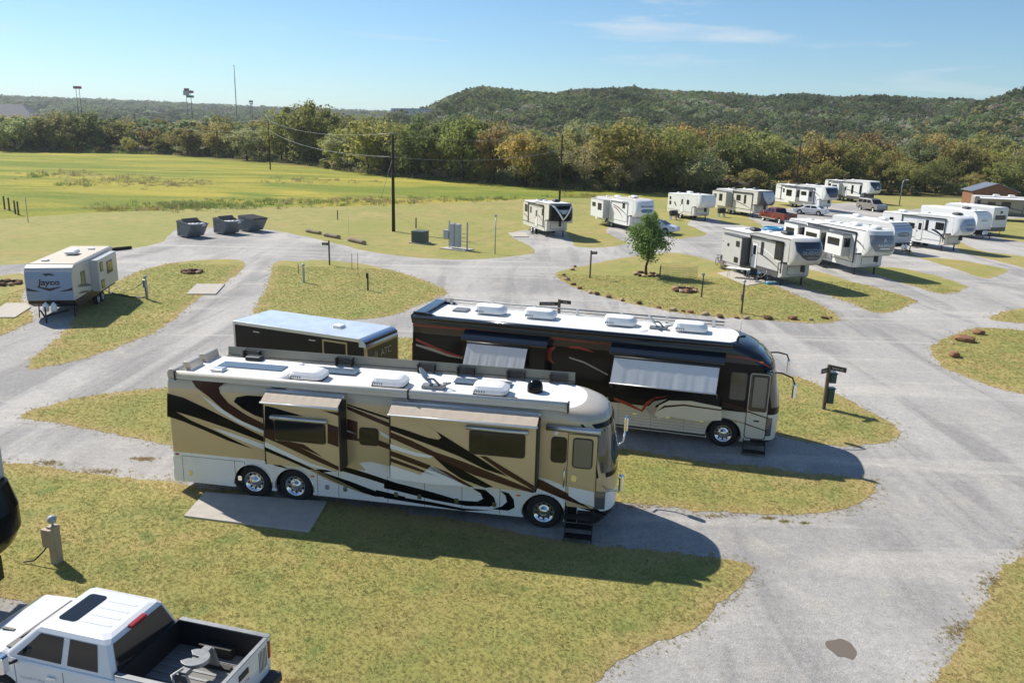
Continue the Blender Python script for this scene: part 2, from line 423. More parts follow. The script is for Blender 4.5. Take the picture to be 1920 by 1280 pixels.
# field to the horizon, with a gentle rise kept out of the campground
def field():
    xs = np.concatenate([np.linspace(-4000, -420, 12), np.linspace(-400, 400, 81), np.linspace(420, 4000, 12)])
    ys = np.concatenate([np.linspace(-300, -20, 6), np.linspace(0, 420, 64), np.linspace(450, 6000, 16)])
    vs = []; fs = []
    for y in ys:
        for x in xs:
            r = max(0.0, min(1.0, (y-150)/120.0)) if abs(x) < 420 else 0.5
            z = r*(0.35*mnoise.noise(Vector((x*.02, y*.02, 1))))
            vs.append((x, y, min(z, 0.25) - 0.02))
    nx = len(xs)
    for j in range(len(ys)-1):
        for i in range(nx-1): fs.append((j*nx+i, j*nx+i+1, (j+1)*nx+i+1, (j+1)*nx+i))
    me = bpy.data.meshes.new('field'); me.from_pydata(vs, [], fs); me.materials.append(M_FIELD)
    tag(link('field', me), kind='structure')
field()

# mown grass round the camp, then the gravel, then the grass islands on it
mown = PX([(-500, 440), (0, 411), (110, 403), (270, 395), (450, 389), (640, 387), (800, 382), (970, 375), (1090, 372), (1200, 372), (1330, 372), (1450, 366), (1620, 366), (1800, 372), (2100, 378)])
mown += [(130, 60), (90, -10), (-60, -10), (-70, 40)]
sheet('lawn', smooth_poly(mown, 3.0, 0.5, seed=2), 0.004, M_LAWN, 4.0)
grav = PX([(-300, 512), (-60, 500), (60, 494), (165, 488), (192, 474), (250, 466), (300, 456), (318, 440), (335, 430), (400, 427), (470, 427), (545, 438), (600, 450), (650, 462), (700, 473), (760, 481), (830, 486),
    (905, 486), (975, 479), (1003, 472), (985, 457), (956, 441), (985, 431), (1040, 427), (1064, 440), (1074, 455), (1082, 463), (1110, 465), (1150, 462), (1175, 456), (1152, 445), (1136, 433), (1150, 424), (1200, 420), (1240, 426),
    (1252, 440), (1268, 448), (1300, 445), (1325, 440), (1310, 430), (1290, 421), (1300, 412), (1335, 409), (1362, 419), (1400, 424), (1432, 427), (1418, 416), (1402, 407), (1430, 396), (1480, 390), (1540, 384), (1600, 380), (1640, 384), (1663, 396), (1717, 392), (1767, 387), (1840, 384), (1960, 392), (2300, 396)])
grav += [(120, 40), (60, -8), (-45, -8), (-50, 35)]
sheet('gravel_road', smooth_poly(grav, 0.9, 0.22, seed=3), 0.012, M_GRAVEL, 2.5)
ISL = [
  # central island with the tree
  [(1042,516),(1052,508),(1100,497),(1150,487),(1195,480),(1260,474),(1300,480),(1345,492),(1400,510),(1455,536),(1500,556),(1545,575),(1572,596),(1560,604),(1520,606),(1470,603),(1400,598),(1300,590),(1200,573),(1120,553),(1070,536)],
  # tongues between the drives on the right
  [(1430,478),(1500,500),(1560,516),(1600,529),(1660,545),(1716,562),(1712,569),(1655,587),(1600,571),(1560,556),(1490,533),(1440,510)],
  [(1590,470),(1640,497),(1690,503),(1750,516),(1810,535),(1806,541),(1768,551),(1700,533),(1640,514),(1600,498)],
  [(1690,462),(1720,480),(1760,484),(1800,488),(1850,497),(1888,505),(1884,511),(1848,522),(1790,504),(1730,486),(1700,475)],
  [(1790,450),(1830,467),(1880,476),(1960,486),(2000,500),(1960,512),(1900,497),(1850,485),(1800,470)],
  [(1850,412),(1900,410),(2000,414),(2060,440),(2000,468),(1920,455),(1870,445),(1852,430)],
  [(1855,598),(1880,586),(1925,577),(2000,572),(2060,590),(2000,606),(1925,606),(1880,603)],
  [(1745,656),(1756,645),(1775,633),(1810,620),(1850,615),(1925,620),(2080,630),(2200,700),(2050,760),(1925,740),(1860,725),(1800,703),(1760,680)],
  [(1960,985),(1920,1030),(1870,1095),(1830,1160),(1790,1230),(1745,1310),(1700,1420),(2100,1420),(2250,1100),(2100,960)],
  # left islands
  [(55,691),(75,660),(110,632),(140,600),(150,570),(170,545),(200,534),(228,524),(270,506),(330,492),(400,487),(440,487),(460,492),(452,508),(420,531),(390,546),(350,578),(310,610),(250,640),(170,668),(100,685)],
  [(-250,540),(-100,523),(0,517),(40,513),(52,530),(40,560),(62,597),(40,612),(0,629),(-100,660),(-250,690)],
  [(517,492),(560,490),(610,488),(690,497),(760,514),(815,534),(838,548),(800,566),(750,586),(690,598),(600,600),(520,596),(478,588),(490,560),(503,530)],
  [(37,779),(100,758),(200,739),(313,727),(420,712),(560,705),(700,720),(850,770),(1000,815),(1150,838),(1300,862),(1400,871),(1500,885),(1600,895),(1650,906),(1600,950),(1500,965),(1400,962),(1300,955),(1180,944),(1000,920),(800,890),(600,868),(450,850),(330,836),(250,821),(150,800),(80,790)],
  [(742,634),(900,640),(1100,655),(1300,680),(1465,703),(1510,712),(1560,735),(1620,765),(1678,803),(1682,822),(1600,836),(1500,826),(1400,800),(1250,768),(1100,742),(900,712),(742,690),(725,660)],
  # near lawn
  [(-400,860),(-150,866),(30,868),(100,880),(200,893),(310,904),(380,912),(480,925),(600,938),(700,950),(800,965),(900,985),(1000,1004),(1060,1018),(1180,1030),(1250,1037),(1330,1045),(1400,1060),(1408,1068),(1380,1110),(1330,1150),(1270,1190),(1200,1215),(1130,1255),(1080,1290),(980,1330),(800,1330),(620,1310),(540,1282),(400,1240),(200,1180),(0,1120),(-200,1090),(-400,1080)],
]
for i, pts in enumerate(ISL):
    sheet('lawn', smooth_poly(PX(pts), 0.22, 0.20, seed=10+i), 0.020, M_LAWN, 0.9, skirt=0.009, lawn=True, hum=0.05)
# concrete pads
PADS = []
def pad(pts, label=None):
    P = PX(pts); PADS.append(P); mb = MB(); mb.prism([(p[0], p[1]) for p in P], 0.02, 0.085, 'z'); o = mb.build('concrete_pad', M_CONC, bevel=0.015); tag(o, kind='structure')
pad([(345,971),(385,926),(613,944),(580,1001)]); pad([(349,553),(369,534),(422,534),(405,553)]); pad([(-30,597),(12,570),(48,570),(58,578),(28,597)])
pad([(952,437),(985,437),(992,445),(962,445)]); pad([(1345,513),(1380,508),(1440,530),(1400,537)])
# puddle stain on the road
m, nt, b = nodes_of('damp_gravel'); b.inputs['Base Color'].default_value = (0.155, 0.125, 0.10, 1); b.inputs['Roughness'].default_value = 0.6
_c0 = gnd(1578, 1217); rr = random.Random(5)
sheet('road', smooth_poly([(_c0[0]+cos(a)*(0.30+rr.uniform(-.09,.07)), _c0[1]+sin(a)*(0.36+rr.uniform(-.1,.07))) for a in [k*2*pi/11 for k in range(11)]], 0.05, 0.02, seed=40), 0.017, m, 0.3)

# ------------------------------------------------------------------ grass tufts (stuff): blades instanced on scattered points
def proto(name, mb, m):
    me = bpy.data.meshes.new(name); me.from_pydata(mb.v, [], mb.f); me.materials.append(m); me.update()
    return bpy.data.objects.new(name, me)
def scatter(name, pts, rots, scl, tint, protos, idx=None):
    """one object: prototype clumps instanced on points by geometry nodes"""
    me = bpy.data.meshes.new(name); me.from_pydata([tuple(p) for p in pts], [], [])
    n = len(pts)
    a = me.attributes.new('rot', 'FLOAT_VECTOR', 'POINT'); a.data.foreach_set('vector', np.asarray(rots, np.float32).ravel())
    a = me.attributes.new('scl', 'FLOAT_VECTOR', 'POINT'); a.data.foreach_set('vector', np.asarray(scl, np.float32).ravel())
    a = me.attributes.new('tint', 'FLOAT_COLOR', 'POINT'); a.data.foreach_set('color', np.asarray(tint, np.float32).ravel())
    a = me.attributes.new('pick', 'INT', 'POINT'); a.data.foreach_set('value', np.asarray(idx if idx is not None else np.random.RandomState(1).randint(0, len(protos), n), np.int32))
    o = link(name, me)
    ng = bpy.data.node_groups.new(name, 'GeometryNodeTree')
    ng.interface.new_socket('Geometry', in_out='INPUT', socket_type='NodeSocketGeometry'); ng.interface.new_socket('Geometry', in_out='OUTPUT', socket_type='NodeSocketGeometry')
    N, L = ng.nodes, ng.links
    gi, go = N.new('NodeGroupInput'), N.new('NodeGroupOutput')
    gi_ = N.new('GeometryNodeGeometryToInstance')
    for p in protos[::-1]:
        oi = N.new('GeometryNodeObjectInfo'); oi.inputs['Object'].default_value = p; oi.inputs['As Instance'].default_value = True
        L.new(oi.outputs['Geometry'], gi_.inputs[0])
    ip = N.new('GeometryNodeInstanceOnPoints'); ip.inputs['Pick Instance'].default_value = True
    L.new(gi.outputs[0], ip.inputs['Points']); L.new(gi_.outputs[0], ip.inputs['Instance'])
    def attr(nm, ty):
        q = N.new('GeometryNodeInputNamedAttribute'); q.data_type = ty; q.inputs['Name'].default_value = nm
        return [s for s in q.outputs if s.enabled and s.name == 'Attribute'][0]
    L.new(attr('pick', 'INT'), ip.inputs['Instance Index']); L.new(attr('scl', 'FLOAT_VECTOR'), ip.inputs['Scale'])
    er = N.new('FunctionNodeEulerToRotation'); L.new(attr('rot', 'FLOAT_VECTOR'), er.inputs[0]); L.new(er.outputs[0], ip.inputs['Rotation'])
    L.new(ip.outputs[0], go.inputs[0])
    mo = o.modifiers.new('scatter', 'NODES'); mo.node_group = ng
    tag(o, kind='stuff')
    return o
def tint_material(name, base, rough=0.9, trans=0.25, vary=0.25, nscale=1.5):
    """leaf or blade material: colour from the instance's own tint"""
    m, nt, b = nodes_of(name)
    at = nt.nodes.new('ShaderNodeAttribute'); at.attribute_type = 'INSTANCER'; at.attribute_name = 'tint'
    pos = nt.nodes.new('ShaderNodeNewGeometry').outputs['Position']
    v = n_mix(nt, n_range(nt, n_noise(nt, pos, nscale, 3, 0.7), 0.3, 0.7), (1-vary,)*3, (1+vary,)*3)
    c = n_mix(nt, 1.0, n_mix(nt, 1.0, at.outputs['Color'], v, 'MULTIPLY'), base, 'MULTIPLY')
    nt.links.new(c, b.inputs['Base Color']); b.inputs['Roughness'].default_value = rough; b.inputs['Specular IOR Level'].default_value = 0.2
    if trans:
        tr = nt.nodes.new('ShaderNodeBsdfTranslucent'); nt.links.new(c, tr.inputs[0])
        mx = nt.nodes.new('ShaderNodeMixShader'); mx.inputs[0].default_value = trans
        nt.links.new(b.outputs[0], mx.inputs[1]); nt.links.new(tr.outputs[0], mx.inputs[2])
        nt.links.new(mx.outputs[0], nt.nodes['Material Output'].inputs[0])
    return m
M_BLADE = tint_material('grass_blade', (1, 1, 1), 0.8, 0.45)
def tuft(seed, nb, h, spread, w):
    r = random.Random(seed); mb = MB()
    for _ in range(nb):
        a = r.uniform(0, 2*pi); d = r.uniform(0, spread); lean = r.uniform(0.1, 0.75); hh = h*r.uniform(.6, 1.15); b_ = r.uniform(0, 2*pi)
        x, y = cos(a)*d, sin(a)*d; px, py = -sin(b_)*w, cos(b_)*w; lx, ly = cos(b_)*lean*hh, sin(b_)*lean*hh
        mb.add([(x-px,y-py,-0.01),(x+px,y+py,-0.01),(x+lx*.45+px*.7,y+ly*.45+py*.7,hh*.6),(x+lx*.45-px*.7,y+ly*.45-py*.7,hh*.6),(x+lx,y+ly,hh)], [(0,1,2,3),(3,2,4)])
    return mb
def grass():
    rs = np.random.RandomState(11); P = []; T = []; S = []
    for poly, z, hum in LAWNS:
        poly = np.asarray(poly); lo, hi = poly.min(0), poly.max(0)
        lo = np.maximum(lo-0.6, (-32, 9)); hi = np.minimum(hi+0.6, (34, 62))
        if (hi <= lo).any(): continue
        area = (hi-lo).prod(); n = int(area*330)
        x = rs.uniform(lo[0], hi[0], n); y = rs.uniform(lo[1], hi[1], n)
        d = np.hypot(x, y); keep = rs.uniform(0, 1, n) < np.clip((19.0/d)**1.7, 0, 1)
        keep &= np.abs(x) < 0.68*y + 3
        x, y = x[keep], y[keep]; k = in_poly(x, y, poly)
        e0 = np.full(len(x), 9.0); near_ = ~k; e0[near_] = edge_dist(x[near_], y[near_], poly)
        k |= (e0 < 0.55) & (rs.uniform(0, 1, len(x)) < 0.55*np.exp(-e0/0.16)); x, y = x[k], y[k]
        if not len(x): continue
        for pp in PADS:
            k = ~in_poly(x, y, pp); x, y = x[k], y[k]
        e = edge_dist(x, y, poly)
        for a, b_, c_ in zip(x, y, e):
            zz = z + hum*min(1.0, c_/3.0)*(0.5+mnoise.noise(Vector((a*.2, b_*.2, 0))))
            P.append((a, b_, zz-0.004)); q = mnoise.noise(Vector((a*.35, b_*.35, 5))) + 0.5*mnoise.noise(Vector((a*1.3, b_*1.3, 9)))
            dry = max(0, 1-c_/0.9)*0.6 + max(0, q)*0.7 + rs.uniform(-.25, .25)
            dry = min(1, max(0, 0.35+dry*0.75)); br = rs.uniform(.85, 1.2)
            T.append(((0.285+0.28*dry)*br, (0.355+0.08*dry)*br, (0.115+0.10*dry)*br, 1))
            S.append(rs.uniform(.6, 1.35)*(1.0 + 0.02*max(0, hypot(a, b_)-18)))
    for cx, cy, wx, wy, m_, dry in ((1440, 972, 14, 2, 60, .5), (1472, 978, 10, 2, 50, .4), (1507, 981, 9, 1.5, 40, .3), (1340, 968, 30, 3, 60, .8), (268, 861, 20, 3, 160, 1.0), (90, 868, 25, 4, 120, .7), (190, 884, 40, 5, 150, .8), (1200, 950, 40, 4, 80, .9), (120, 640, 10, 4, 60, .4), (1790, 1180, 25, 14, 120, .8), (1855, 1090, 20, 14, 100, .8), (560, 1278, 30, 6, 80, .9)):
        for _ in range(m_):
            b_ = gnd(cx+rs.normal()*wx*.6, cy+rs.normal()*wy*.6); P.append((b_[0], b_[1], 0.012)); S.append(rs.uniform(.7, 1.6)); v = rs.uniform(.8, 1.2)
            T.append(((0.34+0.10*dry)*v, (0.34-0.01*dry)*v, (0.11+0.05*dry)*v, 1))
    n = len(P); rot = np.zeros((n, 3)); rot[:, 2] = rs.uniform(0, 6.28, n)
    protos = [proto('grass_tuft', tuft(s, 9, 0.030, 0.034, 0.0038), M_BLADE) for s in range(4)]
    scatter('grass', P, rot, np.repeat(np.array(S)[:, None], 3, 1), T, protos)
grass()
# ================================================================== hills, woods and trees
HOR = lambda px: 243.6 + (px-960)*0.02828            # where the level horizon lies in the picture
def ridge(pts, px, D): return CAMH + (HOR(px) - np.interp(px, [p[0] for p in pts], [p[1] for p in pts]))/FPX*D
RA = [(600, 257), (700, 239), (760, 220), (800, 213), (830, 198), (870, 185), (900, 181), (960, 185), (1020, 190), (1040, 187), (1100, 183), (1160, 180), (1200, 187), (1300, 191), (1400, 195), (1500, 195), (1600, 197), (1700, 200), (1790, 205), (1900, 207), (2400, 211)]
RB = [(1500, 276), (1640, 259), (1740, 226), (1790, 210), (1830, 196), (1880, 183), (1920, 175), (2000, 168), (2400, 164)]
RC = [(-600, 177), (0, 189), (150, 195), (300, 201), (450, 208), (600, 214), (760, 219), (1000, 227), (2400, 255)]
sm = lambda t: (lambda t: t*t*(3-2*t))(min(1, max(0, t)))
def terrain(px, Y):
    a = max(0, ridge(RA, px, 760)-1)*sm((Y-270)/490.0)**1.15
    b_ = max(0, ridge(RB, px, 520)-1)*sm((Y-260)/260.0)
    c = max(0, ridge(RC, px, 2600)-1)*sm((Y-700)/1900.0)
    n = mnoise.noise(Vector((px*0.012, Y*0.008, 3.3)))
    return max(a, b_, c) + n*min(1.0, max(0, (Y-300)/300.0))*2.2 - 0.6
PXS = list(range(-400, 2401, 25)); YS = [250, 270, 290, 310, 335, 360, 390, 420, 455, 490, 520, 560, 600, 650, 700, 760, 820, 900, 1000, 1200, 1500, 1800, 2200, 2600, 3200, 4500]
def polar(px, Y): return ((px-960)/FPX*Y/_cp*0.9665, Y)
def hills():
    vs = []; fs = []
    for Y in YS:
        for px in PXS:
            x, y = polar(px, Y); vs.append((x, y, terrain(px, Y)))
    n = len(PXS)
    for j in range(len(YS)-1):
        for i in range(n-1): fs.append((j*n+i, j*n+i+1, (j+1)*n+i+1, (j+1)*n+i))
    me = bpy.data.meshes.new('hill'); me.from_pydata(vs, [], fs)
    me.materials.append(mat('scrub_ground', (0.15, 0.135, 0.08), 0.95, noise=0.4, nscale=0.03, spec=0.1)); o = link('hill', me); tag(o, kind='structure')
    for p in me.polygons: p.use_smooth = True
hills()

PAL = {'olive': (0.165, 0.165, 0.058), 'gold': (0.235, 0.190, 0.072), 'dark': (0.085, 0.108, 0.042), 'grey': (0.20, 0.22, 0.12), 'rust': (0.26, 0.165, 0.082), 'bare': (0.23, 0.195, 0.155), 'lime': (0.205, 0.215, 0.062), 'green': (0.125, 0.155, 0.055)}
def foliage_material(name, inst):
    m, nt, b = nodes_of(name)
    if inst:
        at = nt.nodes.new('ShaderNodeAttribute'); at.attribute_type = 'INSTANCER'; at.attribute_name = 'tint'; c = at.outputs['Color']
    else: c = nt.nodes.new('ShaderNodeObjectInfo').outputs['Color']
    pos = nt.nodes.new('ShaderNodeNewGeometry').outputs['Position']
    v = n_mix(nt, n_range(nt, n_noise(nt, pos, 0.55, 4, 0.7), 0.3, 0.7), (0.62, 0.66, 0.62), (1.45, 1.36, 1.25))
    c = n_mix(nt, 1.0, c, v, 'MULTIPLY')
    nt.links.new(c, b.inputs['Base Color']); b.inputs['Roughness'].default_value = 0.75; b.inputs['Specular IOR Level'].default_value = 0.25
    tr = nt.nodes.new('ShaderNodeBsdfTranslucent'); nt.links.new(c, tr.inputs[0])
    mx = nt.nodes.new('ShaderNodeMixShader'); mx.inputs[0].default_value = 0.5
    nt.links.new(b.outputs[0], mx.inputs[1]); nt.links.new(tr.outputs[0], mx.inputs[2]); nt.links.new(mx.outputs[0], nt.nodes['Material Output'].inputs[0])
    return m
M_LEAF, M_LEAFI = foliage_material('leaf', False), foliage_material('leaf_far', True)
M_BARK = mat('bark', (0.062, 0.048, 0.036), 0.95, noise=0.35, nscale=3, spec=0.1)
def crown_mesh(name, seed, H, W, base, nclump, nleaf, leaf, m, shape=1.0):
    """leaf quads gathered in clumps through the crown's volume; returns mesh and clump centres"""
    rs = np.random.RandomState(seed); C = []
    while len(C) < nclump:
        p = rs.uniform(-1, 1, 3); r = np.linalg.norm(p)
        if r > 1 or r < 0.35: continue
        lump = 1 + 0.5*mnoise.noise(Vector(p*1.7)+Vector((seed, 0, 0)))
        hz = (p[2]+1)/2; wid = (0.55+0.9*hz*(1.55-hz))*shape if shape else 1
        C.append((p[0]*W/2*lump*min(1.15, wid), p[1]*W/2*lump*min(1.15, wid), base+(H-base)*(0.5+0.46*p[2]*lump)))
    C = np.array(C); cr = (H-base)*0.14*rs.uniform(0.55, 1.6, nclump)
    k = rs.randint(0, nclump, nleaf); d = rs.normal(size=(nleaf, 3)); d /= np.linalg.norm(d, axis=1)[:, None]
    P = C[k] + d*(cr[k]*rs.uniform(0.35, 1.1, nleaf))[:, None]*np.array([1.25, 1.25, 0.85])
    nrm = d + rs.normal(size=(nleaf, 3))*0.7 + np.array([0, 0, 0.35]); nrm /= np.linalg.norm(nrm, axis=1)[:, None]
    t = np.cross(nrm, rs.normal(size=(nleaf, 3))); t /= np.linalg.norm(t, axis=1)[:, None]; bt = np.cross(nrm, t)
    s = leaf*rs.uniform(0.6, 1.35, nleaf)[:, None]
    V = np.stack([P-t*s-bt*s*0.5, P+t*s*0.2-bt*s*0.75, P+t*s+bt*s*0.3, P-t*s*0.1+bt*s*0.8], 1).reshape(-1, 3)
    me = bpy.data.meshes.new(name); me.vertices.add(len(V)); me.vertices.foreach_set('co', V.astype(np.float32).ravel())
    me.loops.add(nleaf*4); me.loops.foreach_set('vertex_index', np.arange(nleaf*4, dtype=np.int32))
    me.polygons.add(nleaf); me.polygons.foreach_set('loop_start', np.arange(0, nleaf*4, 4, dtype=np.int32))
    me.update(calc_edges=True); me.materials.append(m)
    return me, C
def trunk_mesh(name, seed, H, base, C, r0, nl=9):
    rs = random.Random(seed); mb = MB(); top = Vector((rs.uniform(-.4, .4), rs.uniform(-.4, .4), base+(H-base)*0.45))
    pts = [Vector((0, 0, -0.15)), Vector((rs.uniform(-.1, .1), rs.uniform(-.1, .1), base*0.5)), Vector((rs.uniform(-.2, .2), rs.uniform(-.2, .2), base)), top]
    mb.tube(pts, [r0*1.25, r0, r0*0.85, r0*0.4], 7)
    for i in range(nl):
        c = Vector(C[rs.randrange(len(C))]); s = pts[2].lerp(top, rs.uniform(0, 0.9)); mid = s.lerp(c, 0.5)+Vector((0, 0, -0.08*H*rs.random()))
        mb.tube([s, mid, c], [r0*0.45, r0*0.28, r0*0.08], 5)
    me = bpy.data.meshes.new(name); me.from_pydata(mb.v, [], mb.f); me.materials.append(M_BARK)
    me.polygons.foreach_set('use_smooth', [True]*len(me.polygons)); me.update(); return me
# six shapes of woodland tree, 10 m tall, scaled for each tree
KIND = []
for i, (W, base, ncl, nl, leaf, shp) in enumerate([(9.5, 1.8, 46, 5200, 0.24, 1.0), (8.0, 1.6, 40, 4600, 0.24, 1.05), (11.0, 1.9, 54, 5600, 0.25, 0.95), (7.0, 2.2, 34, 4200, 0.23, 1.0), (9.0, 1.2, 40, 3000, 0.22, 1.1), (8.6, 2.6, 38, 2200, 0.20, 1.0)]):
    me, C = crown_mesh('crown', 20+i, 10.0, W, base, ncl, nl, leaf, M_LEAF, shp); KIND.append((me, trunk_mesh('trunk', 50+i, 10.0, base+0.4, C, 0.22 if i != 2 else 0.3)))
def woodland_tree(x, y, z, H, wide, kind, col, label, group, rz, rnd):
    t = empty('woodland_tree', (x, y, z), rz, label, 'tree', group); s = H/10.0; t.scale = (s*wide, s*wide, s)
    c = link('crown', KIND[kind][0], t); v = 1.8*rnd.uniform(0.7, 1.25); col = tuple(0.62*a_+0.38*b2 for a_, b2 in zip(col, PAL['olive'])); c.color = (col[0]*v*rnd.uniform(.92, 1.1), col[1]*v, col[2]*v*rnd.uniform(.85, 1.1), 1)
    link('trunk', KIND[kind][1], t)
    return t
BASE = [(-250, 283), (0, 284), (150, 285), (300, 289), (400, 293), (480, 300), (560, 306), (650, 322), (760, 332), (900, 342), (1000, 350), (1150, 357), (1300, 362), (1500, 364), (1700, 366), (1920, 369), (2150, 372)]
WORD = {'olive': 'olive green', 'gold': 'golden brown', 'dark': 'dark green', 'grey': 'grey-green', 'rust': 'rusty orange', 'bare': 'thin grey-brown', 'lime': 'yellow-green', 'green': 'mid green'}
MARKS = [(-60, 'beyond the left edge of the field'), (60, 'near the large grey-roofed house'), (150, 'behind the dark round lone tree'), (230, 'beside the small pale house'), (320, 'behind the far-left pole'), (420, 'behind the golden umbrella tree'), (500, 'left of the high clump'), (620, 'behind the high clump'), (720, 'left of the nearest pole'), (800, 'right of the nearest pole'), (900, 'beyond the green cabinet'), (1000, 'left of the fence-line pole'), (1080, 'right of the fence-line pole'), (1200, 'above the oval-badged fifth-wheel'), (1290, 'above the small older fifth-wheel'), (1370, 'above the cream fifth-wheel'), (1450, 'above the red pickup'), (1530, 'by the leaning pole'), (1600, 'above the farthest fifth-wheel'), (1680, 'by the curved lamp post'), (1760, 'left of the brown shed'), (1850, 'behind the brown shed'), (2100, 'at the right edge')]
SEEN = set()
ROWW = ['front-row', 'second-row', 'third-row', 'back-row']
def wood_label(c, px, row): return '%s %s tree of the wood, %s' % (ROWW[row], WORD[c], min(MARKS, key=lambda m_: abs(m_[0]-px))[1])
def woods():
    rnd = random.Random(8); n = 0
    # trees one can pick out along the front: pixel x, base y, top y, width factor, shape, colour, words that single it out
    front = [(28, 284, 222, 1.1, 2, 'grey', 'grey-green tree at the far left end of the field edge'), (88, 283, 214, 1.25, 2, 'grey', 'spreading grey-green tree left of the dark round tree'), (165, 283, 208, 0.95, 0, 'dark', 'dark round tree standing alone at the left field edge'),
        (237, 279, 222, 0.8, 3, 'bare', 'thin brown tree beside the far-left utility pole'), (290, 279, 225, 1.0, 4, 'dark', 'dark tree behind the gap in the field edge'), (352, 292, 238, 1.15, 0, 'gold', 'olive-gold umbrella tree out in front of the field edge'), (411, 294, 228, 1.05, 1, 'gold', 'golden brown tree right of the umbrella-shaped one'), (463, 300, 242, 1.15, 2, 'grey', 'low forked grey-green tree at the bend of the field edge'),
        (528, 303, 205, 0.75, 1, 'olive', 'tall olive tree at the left of the high clump'), (566, 307, 192, 0.8, 0, 'olive', 'tallest tree of the high clump behind the field'), (608, 309, 198, 0.8, 2, 'dark', 'dark tall tree at the right of the high clump'), (640, 318, 250, 0.9, 4, 'lime', 'small yellow-green tree in the opening right of the high clump'),
        (690, 326, 222, 1.0, 0, 'lime', 'broad yellow-green tree left of the nearest utility pole'), (765, 332, 232, 0.9, 1, 'dark', 'dark tree right behind the nearest utility pole'), (812, 335, 226, 0.9, 2, 'dark', 'second dark tree right of the nearest utility pole'), (868, 340, 218, 0.8, 0, 'green', 'tall green tree between the two nearest poles'), (925, 344, 238, 0.9, 3, 'rust', 'rusty orange tree left of the tall fence-line pole'),
        (985, 350, 246, 0.9, 0, 'gold', 'gold tree just left of the tall fence-line pole'), (1030, 352, 262, 0.9, 4, 'green', 'bushy tree at the foot of the tall fence-line pole'), (1095, 356, 268, 1.0, 5, 'bare', 'leafless grey tree right of the tall fence-line pole'), (1165, 358, 235, 1.1, 2, 'gold', 'broad gold-topped tree above the oval-badged fifth-wheel'), (1180, 362, 292, 1.0, 5, 'bare', 'low bare tree behind the oval-badged fifth-wheel'),
        (1265, 360, 245, 0.8, 1, 'olive', 'upright olive tree above the small older fifth-wheel'), (1310, 364, 285, 1.2, 4, 'grey', 'pale grey-green tree over the small older fifth-wheel')]
    for (px, yb, yt, wd, k, c, lab) in front:
        b_ = gnd(px, yb); h = atdepth(px, yt, b_[1])[2]
        woodland_tree(b_[0], b_[1], -0.1, h, wd, k, PAL[c], lab, None, rnd.uniform(0, 6.28), rnd)
    # the wood behind: rows of trees, told apart only by their colour
    cols = ['olive', 'gold', 'dark', 'grey', 'rust', 'bare', 'lime', 'green', 'olive', 'dark', 'dark', 'green', 'olive', 'grey']
    for row, (off, hm, step) in enumerate(((5, 8.5, 66), (15, 11.0, 52), (32, 12.0, 50), (56, 13.0, 56))):
        px = -120 + row*17
        while px < 2060:
            if True:
                yb = np.interp(px, [p[0] for p in BASE], [p[1] for p in BASE]); b_ = gnd(px, yb); k = (np.hypot(b_[0], b_[1])+off+rnd.uniform(-4, 4))/np.hypot(b_[0], b_[1])
                x, y = b_[0]*k, b_[1]*k; far = y > 240
                if not (370 < px < 520 and row == 0):
                    c = cols[rnd.randrange(len(cols))] if rnd.random() < 0.62 else ('gold' if 1300 < px < 1900 and rnd.random() < 0.6 else 'olive')
                    for _try in range(12):
                        if wood_label(c, px, row) not in SEEN: break
                        c = cols[rnd.randrange(len(cols))]
                    SEEN.add(wood_label(c, px, row))
                    h = 0.93*hm*rnd.uniform(0.66, 1.2)*(0.9 if px < 500 else 1.0)*(1.0 if px < 1330 or row else 0.85)
                    woodland_tree(x, y, max(-0.2, terrain(px, y) if y > 270 else -0.2), h, rnd.uniform(0.85, 1.2), rnd.randrange(5) if c != 'bare' else 5, PAL[c], wood_label(c, px, row), 'trees of the wood behind the field', rnd.uniform(0, 6.28), rnd); n += 1
            px += step*rnd.uniform(0.75, 1.25)
woods()
def far_forest():
    """wood on the hills and plain that reads as one mass"""
    rs = np.random.RandomState(4); P = []; T = []; S = []
    protos = []
    for i in range(4):
        me, _ = crown_mesh('far_crown', 80+i, 1.0, 1.15, 0.05, 16, 420, 0.062, M_LEAFI, 1.0); protos.append(bpy.data.objects.new('far_crown', me))
    cols = [PAL[c] for c in ('green', 'dark', 'olive', 'grey', 'bare', 'gold', 'rust')]
    def put(px, Y, H):
        x, y = polar(px, Y); z = terrain(px, Y)
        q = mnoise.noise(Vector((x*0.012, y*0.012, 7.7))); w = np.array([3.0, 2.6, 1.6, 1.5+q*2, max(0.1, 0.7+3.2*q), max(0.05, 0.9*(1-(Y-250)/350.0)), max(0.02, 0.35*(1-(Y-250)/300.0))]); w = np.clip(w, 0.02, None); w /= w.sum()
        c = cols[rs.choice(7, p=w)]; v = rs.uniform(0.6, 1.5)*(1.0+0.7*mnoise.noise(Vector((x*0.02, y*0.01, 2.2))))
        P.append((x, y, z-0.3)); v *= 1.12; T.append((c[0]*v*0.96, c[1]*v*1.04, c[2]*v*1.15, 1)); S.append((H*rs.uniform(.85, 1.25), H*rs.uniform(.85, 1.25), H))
    for _ in range(9500):                       # slopes of the mesa and the rising ground before it
        Y = 275 + 520*rs.uniform(0, 1)**0.85; put(rs.uniform(560, 2150), Y, rs.uniform(4.2, 7.5) if Y > 340 else rs.uniform(6, 10))
    for _ in range(1500): put(rs.uniform(780, 2000), rs.uniform(735, 790), rs.uniform(3.5, 6.5))
    for _ in range(2600): put(rs.uniform(-200, 760), 285+700*rs.uniform(0, 1)**1.4, rs.uniform(7, 11.5))
    for _ in range(3500): put(rs.uniform(-250, 900), rs.uniform(1000, 2650), rs.uniform(10, 16))
    n = len(P); rot = np.zeros((n, 3)); rot[:, 2] = rs.uniform(0, 6.28, n)
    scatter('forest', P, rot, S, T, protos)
far_forest()
